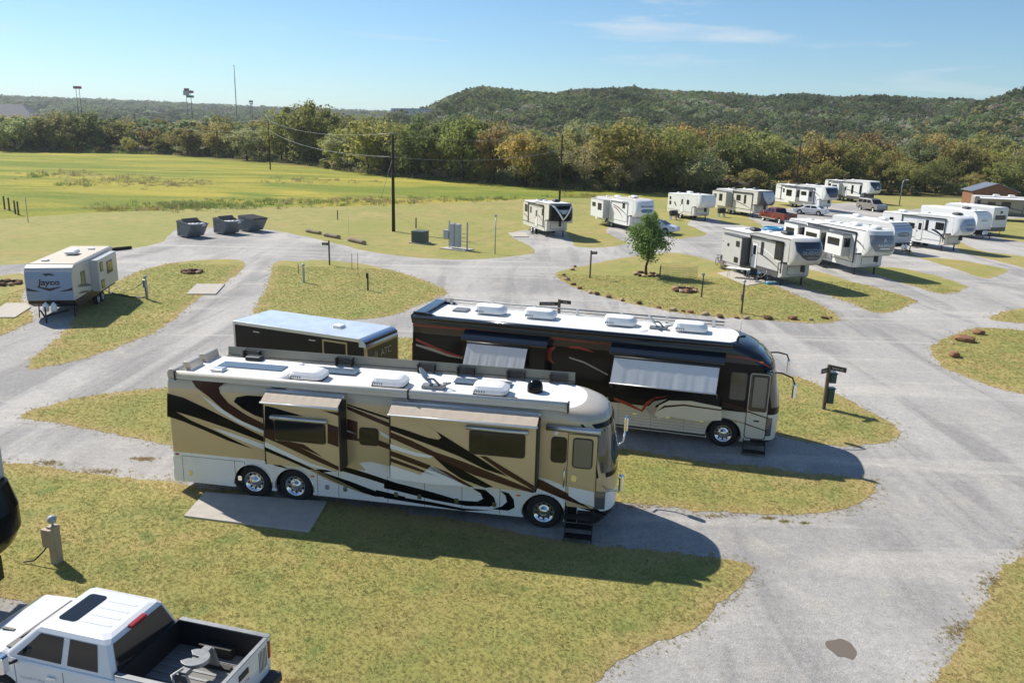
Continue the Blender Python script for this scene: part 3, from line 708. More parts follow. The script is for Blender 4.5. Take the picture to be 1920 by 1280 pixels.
def undergrowth():
    rs = np.random.RandomState(14); P = []; T = []; S = []
    protos = [bpy.data.objects.new('bush', crown_mesh('bush', 95+i, 1.0, 1.3, 0.0, 12, 380, 0.075, M_LEAFI, 0)[0]) for i in range(3)]
    for _ in range(900):
        px = rs.uniform(-150, 2080)
        if 1560 < px < 1830 and rs.uniform() < 0.75: continue
        b_ = gnd(px, np.interp(px, [p[0] for p in BASE], [p[1] for p in BASE])); k = 1+(2+26*rs.uniform()**1.5)/np.hypot(b_[0], b_[1]); c = PAL[('olive', 'dark', 'grey', 'green', 'bare', 'gold')[rs.choice(6, p=[.28, .2, .18, .2, .08, .06])]]; v = 1.6*rs.uniform(.7, 1.3); h = rs.uniform(1.2, 3.6)
        P.append((b_[0]*k, b_[1]*k, -0.25)); T.append((c[0]*v, c[1]*v, c[2]*v, 1)); S.append((h*rs.uniform(.9, 1.5), h*rs.uniform(.9, 1.5), h))
    n = len(P); rot = np.zeros((n, 3)); rot[:, 2] = rs.uniform(0, 6.28, n); scatter('undergrowth', P, rot, S, T, protos)
undergrowth()
def weeds():
    """tall rough growth in the field, along the ditch and under the wood's edge"""
    rs = np.random.RandomState(6); P = []; T = []; S = []
    protos = [proto('weed_clump', tuft(90+s, 24, 0.34, 0.50, 0.016), M_BLADE) for s in range(3)]
    def put(px, py, s, c):
        b_ = gnd(px, py); v = rs.uniform(.75, 1.25); P.append((b_[0], b_[1], -0.02)); T.append((c[0]*v, c[1]*v, c[2]*v, 1)); S.append((s*rs.uniform(.8, 1.4), s*rs.uniform(.8, 1.4), s*rs.uniform(.7, 1.2)))
    G, D, Y_ = (0.20, 0.27, 0.075), (0.34, 0.29, 0.16), (0.42, 0.36, 0.10)
    for cx, cy, wx, wy, n, c in ((140, 326, 26, 5, 70, D), (70, 331, 22, 3, 40, G), (235, 338, 50, 6, 120, D), (310, 345, 50, 5, 90, D), (160, 347, 14, 3, 25, G), (120, 347, 10, 3, 15, G), (390, 387, 60, 6, 190, G), (330, 388, 50, 4, 110, G), (560, 380, 120, 5, 200, G), (240, 393, 40, 3, 70, Y_), (700, 377, 90, 4, 120, D), (880, 374, 70, 3, 80, G), (1095, 368, 22, 3, 60, Y_), (590, 340, 60, 4, 60, D)):
        for _ in range(n): put(cx+rs.normal()*wx*1.0, cy+rs.normal()*wy*0.7, rs.uniform(0.5, 1.7)*(0.6+0.8*rs.uniform()**2), c if rs.uniform() < 0.75 else D)
    for _ in range(2200):
        px = rs.uniform(-60, 1340); yb = np.interp(px, [p[0] for p in BASE], [p[1] for p in BASE]); put(px, yb+rs.uniform(-5.0, 0.6), rs.uniform(1.4, 3.4), (D, G, (0.22, 0.18, 0.10))[rs.randint(3)])
    n = len(P); rot = np.zeros((n, 3)); rot[:, 2] = rs.uniform(0, 6.28, n); scatter('weeds', P, rot, S, T, protos)
weeds()
# the round tree on the central island
def island_tree():
    b_ = gnd(1211, 516); t = empty('island_tree', (b_[0], b_[1], 0.05), 0.4, 'small round green tree alone on the central grass island', 'tree')
    H = 5.05; me, C = crown_mesh('crown', 7, H, 3.15, 1.25, 70, 9500, 0.075, M_LEAF, 1.0)
    # pear-shaped: narrow to the top
    for v in me.vertices:
        k = max(0.0, (v.co.z-1.2)/(H-1.2)); f = 1.05-0.85*max(0, k-0.22)**1.1; v.co.x *= f; v.co.y *= f
    c = link('crown', me, t); c.color = (0.185, 0.28, 0.085, 1)
    for cc in C: cc[0] *= 0.8; cc[1] *= 0.8
    link('trunk', trunk_mesh('trunk', 3, H, 1.35, C, 0.10, 14), t)
    rnd = random.Random(2)
    for k in range(13):
        a = k*2*pi/13; stone(b_[0]+cos(a)*0.85*rnd.uniform(.85, 1.1), b_[1]+sin(a)*0.85*rnd.uniform(.85, 1.1), rnd.uniform(0.10, 0.2), rnd, 'small stone in the ring round the island tree', 'stones ringing the island tree')
M_ROCK = [mat('red_sandstone', (0.25, 0.135, 0.078), 0.9, noise=0.3, nscale=4, bump=0.5, bscale=9, spec=0.15), mat('tan_sandstone', (0.42, 0.31, 0.19), 0.9, noise=0.25, nscale=4, bump=0.5, bscale=9, spec=0.15), mat('brown_sandstone', (0.13, 0.075, 0.048), 0.9, noise=0.3, nscale=4, bump=0.5, bscale=9, spec=0.15)]
def rock_mesh(seed, m):
    bm = bmesh.new(); bmesh.ops.create_icosphere(bm, subdivisions=2, radius=1.0); r = random.Random(seed); off = Vector((seed*3.1, 0, 0))
    for v in bm.verts:
        n = 1 + 0.32*mnoise.noise(v.co*1.1+off) + 0.14*mnoise.noise(v.co*2.9+off); v.co = v.co*n; v.co.z = max(-0.5, min(0.55, v.co.z*0.8))
    me = bpy.data.meshes.new('stone'); bm.to_mesh(me); bm.free(); me.materials.append(m); return me
ROCKS = [rock_mesh(i, M_ROCK[i % 3]) for i in range(9)]
def stone(x, y, s, rnd, label, group=None, kind=None):
    o = link('stone', ROCKS[rnd.randrange(9) if kind is None else kind], None, (x, y, 0.05+s*0.30), (rnd.uniform(-.15, .15), rnd.uniform(-.15, .15), rnd.uniform(0, 6.28)))
    o.scale = (s*rnd.uniform(.9, 1.5), s*rnd.uniform(.75, 1.05), s*rnd.uniform(.7, 1.1)); tag(o, label, 'stone', group); return o
island_tree()
# ================================================================== motorhomes
M_RUB = mat('tyre_rubber', (0.018, 0.018, 0.019), 0.85, noise=0.3, nscale=12)
M_CHROME = mat('polished_metal', (0.78, 0.78, 0.80), 0.12, 1.0)
M_ALU = mat('brushed_aluminium', (0.55, 0.56, 0.57), 0.38, 0.9, noise=0.08, nscale=4)
M_BLK = mat('black_plastic', (0.014, 0.014, 0.016), 0.45, noise=0.2, nscale=6)
M_DARK = mat('dark_void', (0.008, 0.008, 0.009), 0.9)
M_GLASS = mat('tinted_glass', (0.010, 0.011, 0.011), 0.06, 0.0, spec=0.5, coat=0.1)
M_CLEARG = mat('windscreen_glass', (0.05, 0.06, 0.055), 0.05, spec=0.8, coat=0.6)
M_WHITE = mat('white_paint', (0.84, 0.84, 0.83), 0.28, noise=0.03, nscale=1.2, coat=0.4)
M_ROOFW = mat('white_roof_membrane', (0.80, 0.80, 0.79), 0.55, noise=0.06, nscale=1.7)
M_FAB = mat('white_awning_fabric', (0.70, 0.70, 0.71), 0.85, noise=0.05, nscale=3)
M_TANFAB = mat('tan_awning_fabric', (0.52, 0.43, 0.34), 0.85, noise=0.08, nscale=5, bump=0.2, bscale=25)
M_TAN = mat('champagne_paint', (0.60, 0.455, 0.255), 0.30, 0.10, noise=0.05, nscale=0.8, coat=0.5)
M_TANROOF = mat('champagne_roof', (0.50, 0.44, 0.36), 0.32, 0.1, noise=0.05, nscale=1.5, coat=0.4)
M_PBLK = mat('black_paint', (0.006, 0.006, 0.007), 0.14, spec=0.16, coat=0.04)
M_BROWN = mat('burgundy_paint', (0.045, 0.014, 0.012), 0.2, spec=0.3, coat=0.15)
M_GREY = mat('grey_metal', (0.22, 0.23, 0.24), 0.5, 0.4, noise=0.15, nscale=5)
M_SOLAR = mat('solar_panel', (0.10, 0.135, 0.17), 0.18, spec=0.7, noise=0.1, nscale=3)
M_REDL = mat('red_lens', (0.30, 0.012, 0.014), 0.2, coat=0.5)
M_ORL = mat('amber_lens', (0.75, 0.22, 0.03), 0.25, coat=0.4)
M_LAMP = mat('headlamp_glass', (0.10, 0.10, 0.11), 0.08, spec=0.8, coat=0.8)

_WH = {}
def wheel(parent, x, y, r=0.52, w=0.28, rim=None, side=-1, style='truck', name='wheel'):
    """tyre with a rim; outer face at y, on the side given"""
    key = (r, w, side, style)
    rim = rim or M_CHROME
    if key not in _WH:
        mb = MB(); rr = r*0.58
        mb.lathe([(rr, 0.0), (r*0.80, -0.015*1), (r*0.93, 0.01), (r, 0.05), (r, w-0.05), (r*0.93, w), (rr, w)] if side > 0 else
                 [(rr, 0.0), (r*0.80, -0.015), (r*0.93, 0.01), (r, 0.05), (r, w-0.05), (r*0.93, w), (rr, w)], 'y', n=32)
        mb.lathe([(rr, 0.0), (rr, w)], 'y', n=32)
        o = mb.build('wheel', M_RUB)
        t = MB(); d = 0.05 if style == 'truck' else 0.02
        t.lathe([(rr*1.03, -0.012), (rr*0.95, -0.014), (rr*0.90, d), (rr*0.62, d+0.01), (rr*0.40, d-0.02), (rr*0.34, d-0.07), (rr*0.2, d-0.085), (0.001, d-0.09)], 'y', n=32)
        k = 10 if style == 'truck' else 6
        for i in range(k):
            a = 2*pi*i/k; cx, cz = sin(a)*rr*0.75, cos(a)*rr*0.75
            t.cyl((cx, d+0.004, cz), (cx, d-0.006, cz), rr*0.10, n=8, mi=1)
        ro = t.build('rim', [rim, M_DARK], o)
        if side > 0:
            for q in (o, ro):
                for vtx in q.data.vertices: vtx.co.y = -vtx.co.y
                q.data.flip_normals()
        _WH[key] = (o, rim); o.parent = parent; o.location = (x, y, r); return o
    o, r0 = _WH[key]; c = copy_tree(o, parent); c.location = (x, y, r)
    if rim is not r0:
        ch = c.children[0]; ch.data = ch.data.copy(); ch.data.materials[0] = rim
    return c

def outline(x0, xs, xf, w, e, rr=0.10, n=22, inset=0.0):
    """plan outline of a coach: square tail at x0, rounded nose reaching xf; near flank at y=0"""
    pts = []
    hw = w/2 - inset
    for k in range(4):
        a = pi + (pi/2)*k/3; pts.append((x0+rr+cos(a)*rr, w/2 - hw + rr + sin(a)*rr))
    for k in range(n+1):
        c = -cos(pi*k/n); x = xs + (xf-xs)*(max(0, 1-abs(c)**e))**(1/e); pts.append((x, w/2 + hw*c))
    for k in range(4):
        a = pi/2 + (pi/2)*k/3; pts.append((x0+rr+cos(a)*rr, w/2 + hw - rr + sin(a)*rr))
    return pts
def decal(poly, off, name, m, parent):
    """flat print on a flank: outline in (x, z), 3 mm proud"""
    mb = MB(); n = len(poly); mb.add([(x, off, z) for x, z in poly], [tuple(range(n))])
    o = mb.build(name, m, parent, recalc=False)
    me = o.data
    if me.polygons and me.polygons[0].normal.y > 0: me.flip_normals()
    return o
def rounded(x0, x1, z0, z1, r, n=4):
    p = []
    for cx, cz, a0 in ((x1-r, z1-r, 0), (x0+r, z1-r, pi/2), (x0+r, z0+r, pi), (x1-r, z0+r, 3*pi/2)):
        for k in range(n+1):
            a = a0 + pi/2*k/n; p.append((cx+cos(a)*r, cz+sin(a)*r))
    return p
def window(parent, x0, x1, z0, z1, off, r=0.09, frame=0.035, name='window', glass=None, bar=None, fm=None):
    mb = MB(); mb.prism(rounded(x0, x1, z0, z1, r), off-0.018, off+0.02); o = mb.build(name, fm or M_BLK, parent)
    g = MB(); g.prism(rounded(x0+frame, x1-frame, z0+frame, z1-frame, max(0.02, r-frame)), off-0.024, off-0.01); g.build('pane', glass or M_GLASS, o)
    if bar: b_ = MB(); b_.box(x0+frame, x1-frame, off-0.03, off-0.015, bar-0.012, bar+0.012); b_.build('bar', M_BLK, o)
    return o
def ac_unit(parent, x, y, z, L=1.0, W=0.72, H=0.30, m=None, base=True, name='air_conditioner'):
    m = m or M_ROOFW; mb = MB(); r = []
    for zz, i in ((0.07, 0.03), (0.12, 0.0), (0.20, 0.02), (H-0.03, 0.10), (H, 0.2)):
        q = []
        for k in range(20):
            a = 2*pi*k/20; c, s_ = cos(a), sin(a); e = 0.38
            sx = (abs(c)**e)*(1 if c > 0 else -1); sy = (abs(s_)**e)*(1 if s_ > 0 else -1)
            q.append((x + sx*(L/2-i) - (0.05 if zz > 0.2 else 0), y + sy*(W/2-i*0.8), z+zz))
        r.append(q)
    mb.loft(r, smooth=False); o = mb.build(name, m, parent)
    if base: b_ = MB(); b_.box(x-L/2+.06, x+L/2-.06, y-W/2+.05, y+W/2-.05, z-0.01, z+0.075); b_.build('base', M_BLK, o)
    g = MB()
    for k in range(5): g.box(x-L/2+0.10+k*0.07, x-L/2+0.13+k*0.07, y-W/2-0.004, y-W/2+0.06, z+0.11, z+0.17)
    g.build('grille', M_GREY, o)
    return o
def dish(parent, x, y, z, s=1.0):
    mb = MB(); mb.box(x-0.25*s, x+0.45*s, y-0.16*s, y+0.16*s, z, z+0.10*s); mb.tube([(x+0.3*s, y, z+0.08*s), (x+0.1*s, y, z+0.28*s), (x-0.12*s, y, z+0.30*s)], 0.035*s)
    mb.tube([(x+0.35*s, y-.2*s, z+0.12*s), (x+0.62*s, y, z+0.2*s), (x+0.35*s, y+.2*s, z+0.12*s)], 0.03*s)
    o = mb.build('satellite_dish', M_GREY, parent)
    d = MB(); d.lathe([(0.001, 0.0), (0.16*s, 0.02*s), (0.30*s, 0.07*s), (0.31*s, 0.075*s), (0.30*s, 0.06*s), (0.15*s, 0.0), (0.001, -0.02*s)], 'x', n=20)
    d.build('reflector', mat('dish_grey', (0.42, 0.44, 0.46), 0.4), o, loc=(x-0.22*s, y, z+0.33*s), rot=(0, radians(-38), radians(12)))
    return o
def mirror(parent, pts, hx, hy, hz, m_arm, h=0.42):
    mb = MB(); mb.tube(pts, 0.03, 8); o = mb.build('mirror', m_arm, parent)
    q = MB(); q.rbox(hx-0.07, hx+0.05, hy-0.11, hy+0.11, hz-h, hz, 0.04); q.build('mirror_head', M_CHROME, o)
def arch_skirt(x0, x1, z0, z1, arches, R=0.60, zc=0.5):
    """flank panel outline with wheel arches cut from below"""
    p = [(x0, z1), (x0, z0)]
    for a in sorted(arches):
        dx = sqrt(max(0, R*R-(z0-zc)**2)); t0 = atan2(z0-zc, -dx); t1 = atan2(z0-zc, dx)
        if t0 < 0: t0 += 2*pi
        for k in range(13):
            t = t0 + (t1-t0)*k/12; p.append((a+cos(t)*R, zc+sin(t)*R))
    p += [(x1, z0), (x1, z1)]
    return p
def merge_arches(xs): return xs

def coach(F, label, S):
    W = 2.55
    root = empty('motorhome', tuple(F.o), F.yaw, label, 'motorhome')
    x0 = S['x0']
    mb = MB(); rings = []; zs = S['rings']
    for z, xs, xf, e, ins in zs: rings.append([(x, y, z) for x, y in outline(x0 + S.get('tail', 0)*max(0, (z-1.1))*0.0, xs, xf, W, e, inset=ins)])
    for k in range(len(rings)-1):
        mi = S['band'](0.5*(zs[k][0]+zs[k+1][0])); mb.loft(rings[k:k+2], mi, caps=False, smooth=False)
    mb.add(rings[0], [tuple(range(len(rings[0])))[::-1]], 2); mb.add(rings[-1], [tuple(range(len(rings[-1])))], S.get('roofmi', 3))
    body = mb.build('body', S['mats'], root)
    for p in body.data.polygons: p.use_smooth = True
    body.data.set_sharp_from_angle(angle=radians(32))
    # skirts with wheel arches, chassis behind them
    zt = zs[0][0]
    for nm, ya, yb in (('skirt', 0.0, 0.05), ('skirt', W-0.05, W)):
        q = MB(); q.prism(arch_skirt(x0+0.03, S['xsk'], 0.32, zt, S['axles']), ya, yb); o = q.build(nm, S['skirt'], root)
    q = MB(); q.box(x0+0.25, S['xsk']+0.5, 0.32, W-0.32, 0.38, zt+0.01); q.build('chassis', M_DARK, root)
    for i, a in enumerate(S['axles']):
        wheel(root, a, 0.06); wheel(root, a, W-0.06, side=1)
        tr = MB(); tr.tube([(a+cos(t)*0.605, -0.006, 0.5+sin(t)*0.605) for t in [radians(q) for q in range(-8, 189, 14)]], 0.02, 6); tr.build('arch_trim', S['trim'], root)
    # nose below the windscreen line and tail bumper
    q = MB(); rr = []
    for z, xs, xf in S['nose']: rr.append([(x, y, z) for x, y in outline(S['xsk']-0.02, S['xsk']+0.0+xs, xf, W, 3.4, rr=0.03)])
    q.loft(rr[:3], 1, caps=True); q.loft(rr[2:], 0, caps=True); q.build('front_bumper', [S['nosemat'], M_BLK], root)
    q = MB(); q.rbox(x0-0.06, x0+0.2, 0.03, W-0.03, 0.38, 0.72, 0.05); q.build('rear_bumper', S['skirt'], root)
    return root, body

# ---------------------------------------------------------------- champagne coach
F1 = Frame((1.014, 20.416), -0.164)
S1 = dict(x0=-11.33, axles=(0.0, -7.43, -8.73), xsk=0.95, skirt=M_WHITE, trim=M_CHROME, nosemat=M_WHITE,
    mats=[M_WHITE, M_TAN, M_DARK, M_ROOFW, M_TANROOF],
    rings=[(1.12, 1.1, 1.98, 3.6, 0), (1.27, 1.1, 1.98, 3.6, 0), (1.75, 1.05, 1.95, 3.4, 0), (2.4, 0.9, 1.86, 3.2, 0), (3.05, 0.7, 1.76, 3.0, 0), (3.30, 0.5, 1.70, 2.6, 0), (3.46, 0.35, 1.55, 2.4, 0.015), (3.55, 0.25, 1.30, 2.3, 0.05), (3.60, 0.15, 0.98, 2.2, 0.12)],
    band=lambda z: 0 if z < 1.26 else (1 if z < 3.3 else 4), roofmi=3,
    nose=[(0.33, 0.1, 1.70), (0.56, 0.15, 1.92), (0.72, 0.15, 1.98), (1.13, 0.15, 1.985)])
rv1, body1 = coach(F1, 'champagne and burgundy swirl motorhome with two slide-outs, nearest the camera', S1)
def z1(*P): return [(280+x/3.765, 620+y/3.765) for x, y in P]
def z2(*P): return [(720+x/3.369, 660+y/3.369) for x, y in P]
def side1(P, off): return [F1.side(x, y, off) for x, y in P]
def stripe1(P, m, off=0.0, name='stripe'):
    decal(side1(P, off), off-0.004, name, m, rv1)
# slide-outs
SL = [(-8.02, -5.80, 1.40, 3.36), (-4.28, -0.22, 1.36, 3.33)]
for xa, xb, za, zb in SL:
    q = MB(); q.box(xa, xb, -0.5, 0.01, za, zb); so = q.build('slide_out', M_TAN, rv1, bevel=0.015)
    q = MB(); q.box(xb+0.002, xb+0.05, -0.47, 0.0, za-0.02, zb+0.02); q.build('seal', M_BLK, so)
    q = MB(); q.box(xa-0.05, xa-0.002, -0.47, 0.0, za-0.02, zb+0.02); q.build('seal', M_BLK, so)
    # topper awning: roller near the wall top, cloth sloping out over the slide
    q = MB(); q.cyl((xa-0.06, -0.10, zb+0.14), (xb+0.06, -0.10, zb+0.14), 0.085, n=14); t = q.build('slide_topper', M_ALU, rv1)
    q = MB(); n = 28
    V = []
    for i in range(n+1):
        x = xa-0.03 + (xb-xa+0.06)*i/n; sag = 0.0015*sin(i*1.9)
        V += [(x, -0.12, zb+0.20+sag), (x, -0.36, zb+0.10+sag*2), (x, -0.60, zb-0.02), (x, -0.60, zb-0.06)]
    q.add(V, [(4*i+j, 4*i+4+j, 4*i+5+j, 4*i+1+j) for i in range(n) for j in range(3)]); q.build('cloth', M_TANFAB, t, recalc=False)
    q = MB(); q.cyl((xa-0.05, -0.60, zb-0.055), (xb+0.05, -0.60, zb-0.055), 0.028, n=8); q.build('lead_rail', M_WHITE, t)
W1 = window(rv1, -7.72, -6.18, 2.18, 2.80, -0.5, 0.08)
q = MB(); q.cyl((-7.80, -0.56, 2.88), (-6.10, -0.56, 2.88), 0.06, n=10); q.build('awning_roller', M_ALU, rv1)
W2 = window(rv1, -2.05, -0.50, 2.32, 3.02, -0.5, 0.09)
q = MB(); q.cyl((-2.13, -0.56, 3.09), (-0.42, -0.56, 3.09), 0.06, n=10); q.build('awning_roller', M_ALU, rv1)
window(rv1, -5.38, -4.80, 2.06, 2.60, 0.0, 0.10)
window(rv1, 0.14, 0.58, 2.08, 2.84, 0.0, 0.11, bar=2.46)
# entry door
q = MB(); q.prism(rounded(0.63, 1.40, 0.80, 2.94, 0.05), -0.012, 0.03); door = q.build('door', M_TAN, rv1)
q = MB(); q.prism([(0.60, 0.78), (0.615, 0.78), (0.615, 2.955), (1.415, 2.955), (1.415, 0.78), (1.43, 0.78), (1.43, 2.97), (0.60, 2.97)], -0.008, 0.01); q.build('door_seam', M_BLK, door)
window(door, 0.74, 1.30, 1.98, 2.86, -0.014, 0.10, name='door_window', glass=mat('door_glass', (0.16, 0.15, 0.12), 0.12, spec=0.7, coat=0.4))
q = MB(); q.prism(rounded(0.73, 0.88, 1.58, 1.76, 0.04), -0.03, 0.0); q.build('handle', M_CHROME, door)
q = MB(); q.tube([(0.54, -0.01, 1.92), (0.54, -0.06, 1.86), (0.54, -0.06, 1.42), (0.54, -0.01, 1.36)], 0.018, 8); q.build('grab_handle', M_CHROME, rv1)
q = MB(); q.cyl((0.0, -0.09, 3.12), (1.48, -0.09, 3.10), 0.085, n=14); q.build('door_awning', M_ALU, rv1)
q = MB(); q.lathe([(0.001, -0.03), (0.05, -0.025), (0.07, 0)], 'y', (0.25, 0, 2.95), 12); q.build('porch_light', M_WHITE, rv1)
# entry steps
q = MB()
for k, (zz, yo) in enumerate(((0.62, -0.06), (0.40, -0.20), (0.18, -0.34))): q.box(0.66, 1.42, yo-0.28, yo, zz-0.03, zz)
for xx in (0.655, 1.40):
    q.prism([(-0.02, 0.72), (-0.62, 0.05), (-0.60, 0.20), (0.02, 0.84)], xx, xx+0.025, 'x')
q.build('step', M_BLK, rv1)
# roof gear
zr = 3.605
q = MB(); q.box(-10.92, 0.56, -0.10, 0.10, 3.62, 3.72); q.cyl((-10.92, -0.04, 3.77), (0.56, -0.04, 3.77), 0.085, n=14)
aw = q.build('patio_awning', mat('awning_case', (0.60, 0.56, 0.50), 0.4, noise=0.04), rv1)
for xx in (-10.95, -3.9, 0.56):
    q = MB(); q.box(xx-0.015, xx+0.03, -0.13, 0.08, 3.58, 3.86); q.build('end_bracket', M_BLK, aw)
q = MB(); q.prism([(2.42, 3.60), (2.62, 3.60), (2.62, 3.90), (2.54, 3.92), (2.50, 3.66), (2.42, 3.66)], -10.7, 0.50, 'x'); fa = q.build('roof_side_rail', mat('olive_grey_rail', (0.25, 0.235, 0.19), 0.35, 0.3, noise=0.1, nscale=2), rv1)
for xx in (-10.1, -7.0, -4.35, -3.1, -1.55, -0.25):
    q = MB(); q.box(xx, xx+0.04, 2.30, 2.52, 3.62, 3.88); q.box(xx+0.5, xx+0.54, 2.30, 2.52, 3.62, 3.88); q.box(xx, xx+0.54, 2.42, 2.50, 3.64, 3.87)
    q.build('bracket', M_BLK, fa)
# raised rear platform with solar strip
q = MB(); q.rbox(-10.55, -7.85, 0.28, 2.10, 3.60, 3.74, 0.10); q.build('roof_platform', M_ROOFW, rv1)
q = MB(); q.box(-10.2, -8.15, 0.95, 1.45, 3.745, 3.775); q.build('solar_panel', M_SOLAR, rv1)
for sx, sy, L, Wd in ((-6.75, 1.75, 1.4, 0.5), (-2.15, 1.75, 1.7, 0.45)):
    q = MB(); q.box(sx-L/2, sx+L/2, sy-Wd/2, sy+Wd/2, zr+0.03, zr+0.06); q.build('solar_panel', M_SOLAR, rv1)
q = MB(); q.rbox(-9.75, -9.2, 1.75, 2.05, 3.745, 3.87, 0.06); q.build('vent_cover', M_BLK, rv1)
q = MB(); q.rbox(-10.15, -9.75, 0.42, 0.76, 3.745, 3.83, 0.03); q.build('vent_cover', M_ALU, rv1)
for ax in (-7.25, -4.75, -1.75): ac_unit(rv1, ax, 0.95, zr, 1.05, 0.78, 0.31)
dish(rv1, -3.55, 1.0, zr, 0.95)
q = MB(); q.lathe([(0.23, 0), (0.23, 0.14), (0.20, 0.26), (0.12, 0.34), (0.001, 0.36)], 'z', (-0.55, 1.45, zr), 20); q.build('antenna_dome', M_PBLK, rv1)
q = MB(); q.lathe([(0.001, 0.09), (0.16, 0.07), (0.2, 0)], 'z', (-1.05, 0.45, zr), 16); q.build('vent_cap', M_BLK, rv1)
# rear roof crown with two notches
for ya, yb in ((0.06, 0.62), (0.82, 1.52), (1.72, 2.49)):
    q = MB(); q.prism([(-11.30, 3.56), (-10.98, 3.56), (-11.05, 3.84), (-11.22, 3.86), (-11.31, 3.74)], ya, yb); q.build('rear_crown', M_TANROOF, rv1, bevel=0.03)
for ya in (0.62, 1.52):
    q = MB(); q.prism([(-11.30, 3.56), (-11.0, 3.56), (-11.1, 3.66), (-11.31, 3.66)], ya, ya+0.2); q.build('rear_crown', M_TANROOF, rv1)
# windscreen: glass skin over the nose between belt and cap
def nose_skin(S, za, zb, c0, c1, off, name, m, parent, nz=8, nc=20):
    zs_ = np.array([r[0] for r in S['rings']]); P = np.array([r[1:4] for r in S['rings']]); V = []
    for i in range(nz+1):
        z = za + (zb-za)*i/nz; xs, xf, e = [np.interp(z, zs_, P[:, k]) for k in range(3)]
        for j in range(nc+1):
            c = c0 + (c1-c0)*j/nc; x = xs + (xf-xs)*(max(0, 1-abs(c)**e))**(1/e)
            nx, ny = (abs(c)**0.2), 0
            V.append((x + off*(1-abs(c)**4*0.6), 1.275 + 1.275*c*(1+off*0.5), z))
    q = MB(); q.add(V, [(i*(nc+1)+j, i*(nc+1)+j+1, (i+1)*(nc+1)+j+1, (i+1)*(nc+1)+j) for i in range(nz) for j in range(nc)], 0, True)
    return q.build(name, m, parent)
ws = nose_skin(S1, 1.72, 3.24, -0.985, 0.985, 0.012, 'windscreen', M_PBLK, rv1)
nose_skin(S1, 1.86, 3.12, -0.955, -0.02, 0.02, 'pane', M_CLEARG, ws); nose_skin(S1, 1.86, 3.12, 0.02, 0.955, 0.02, 'pane', M_CLEARG, ws)
mirror(rv1, [(1.62, 0.0, 1.52), (1.75, -0.22, 1.52), (2.05, -0.30, 1.55), (2.10, -0.30, 1.75)], 2.12, -0.30, 2.02, M_CHROME)
mirror(rv1, [(1.62, 2.55, 1.52), (1.75, 2.77, 1.52), (2.05, 2.85, 1.75), (2.10, 2.85, 2.10)], 2.12, 2.85, 2.55, M_CHROME)
q = MB(); q.prism([(1.42, 0.80), (1.70, 0.82), (1.70, 1.30), (1.42, 1.32)], -0.012, 0.06); hl = q.build('headlight', M_LAMP, rv1)
hl.rotation_euler = (0, 0, 0)
nose_skin(dict(rings=[(0.5, 1.1, 1.98, 3.4, 0), (1.6, 1.1, 1.98, 3.4, 0)]), 0.82, 1.28, -0.999, -0.93, 0.02, 'headlight', M_LAMP, rv1, 3, 6)
nose_skin(dict(rings=[(0.5, 1.1, 1.98, 3.4, 0), (1.6, 1.1, 1.98, 3.4, 0)]), 0.82, 1.28, 0.93, 0.999, 0.02, 'headlight', M_LAMP, rv1, 3, 6)
# swirls: rear wall
stripe1(z1((300,352),(345,332),(520,326),(800,362),(1000,412),(1090,436),(940,410),(800,385),(620,368),(530,370),(490,398),(500,440),(560,510),(680,590),(808,655),(808,705),(660,640),(520,555),(420,465),(330,400)), M_BROWN)
stripe1(z1((596,500),(615,468),(690,455),(850,466),(806,500),(806,618),(740,595),(660,550)), M_PBLK)
stripe1(z1((360,452),(440,500),(600,612),(808,700),(808,728),(620,645),(480,560)), M_WHITE)
stripe1(z1((126,440),(240,470),(400,545),(520,605),(808,748),(808,784),(560,690),(330,612),(188,570),(300,634),(480,712),(732,834),(560,776),(400,706),(240,640),(126,602)), M_PBLK)
stripe1(z1((440,680),(560,715),(808,800),(808,838),(640,770),(520,722)), M_WHITE)
stripe1(z1((815,905),(960,960),(985,975),(900,955),(815,920)), M_PBLK)
# rear slide face
o5 = -0.5
stripe1(z1((815,528),(860,536),(1090,602),(860,590),(862,618),(884,640),(890,772),(985,780),(1090,800),(1225,890),(1060,820),(1338,958),(1336,985),(1150,905),(960,815),(815,752)), M_BROWN, o5)
stripe1(z1((815,528),(858,536),(1080,600),(862,590),(860,640),(880,660),(886,700),(815,690)), M_PBLK, o5-0.002)
stripe1(z1((1258,655),(1336,678),(1336,820),(1258,792)), M_BROWN, o5)
stripe1(z1((1220,562),(1336,575),(1336,600)), M_BROWN, o5)
stripe1(z1((815,782),(950,846),(1150,938),(1330,996),(1150,960),(950,880),(815,816)), M_WHITE, o5)
stripe1(z1((815,818),(960,880),(1180,985),(1120,975),(950,900),(815,845)), M_PBLK, o5)
# wall between the slides
stripe1(z1((1395,515),(1500,548),(1697,612),(1697,628),(1500,562),(1395,525)), M_PBLK)
stripe1(z1((1395,530),(1500,570),(1697,650),(1697,682),(1500,600),(1395,552)), M_BROWN)
stripe1(z1((1395,620),(1470,640),(1470,760),(1620,770),(1697,800),(1697,838),(1560,790),(1395,765)), M_BROWN)
stripe1(z1((1395,700),(1465,720),(1465,735),(1395,712)), M_WHITE)
stripe1(z1((1620,700),(1697,745),(1697,768),(1640,735)), M_WHITE)
stripe1(z1((1480,930),(1560,922),(1697,955),(1697,1010),(1600,1012),(1530,985)), M_WHITE)
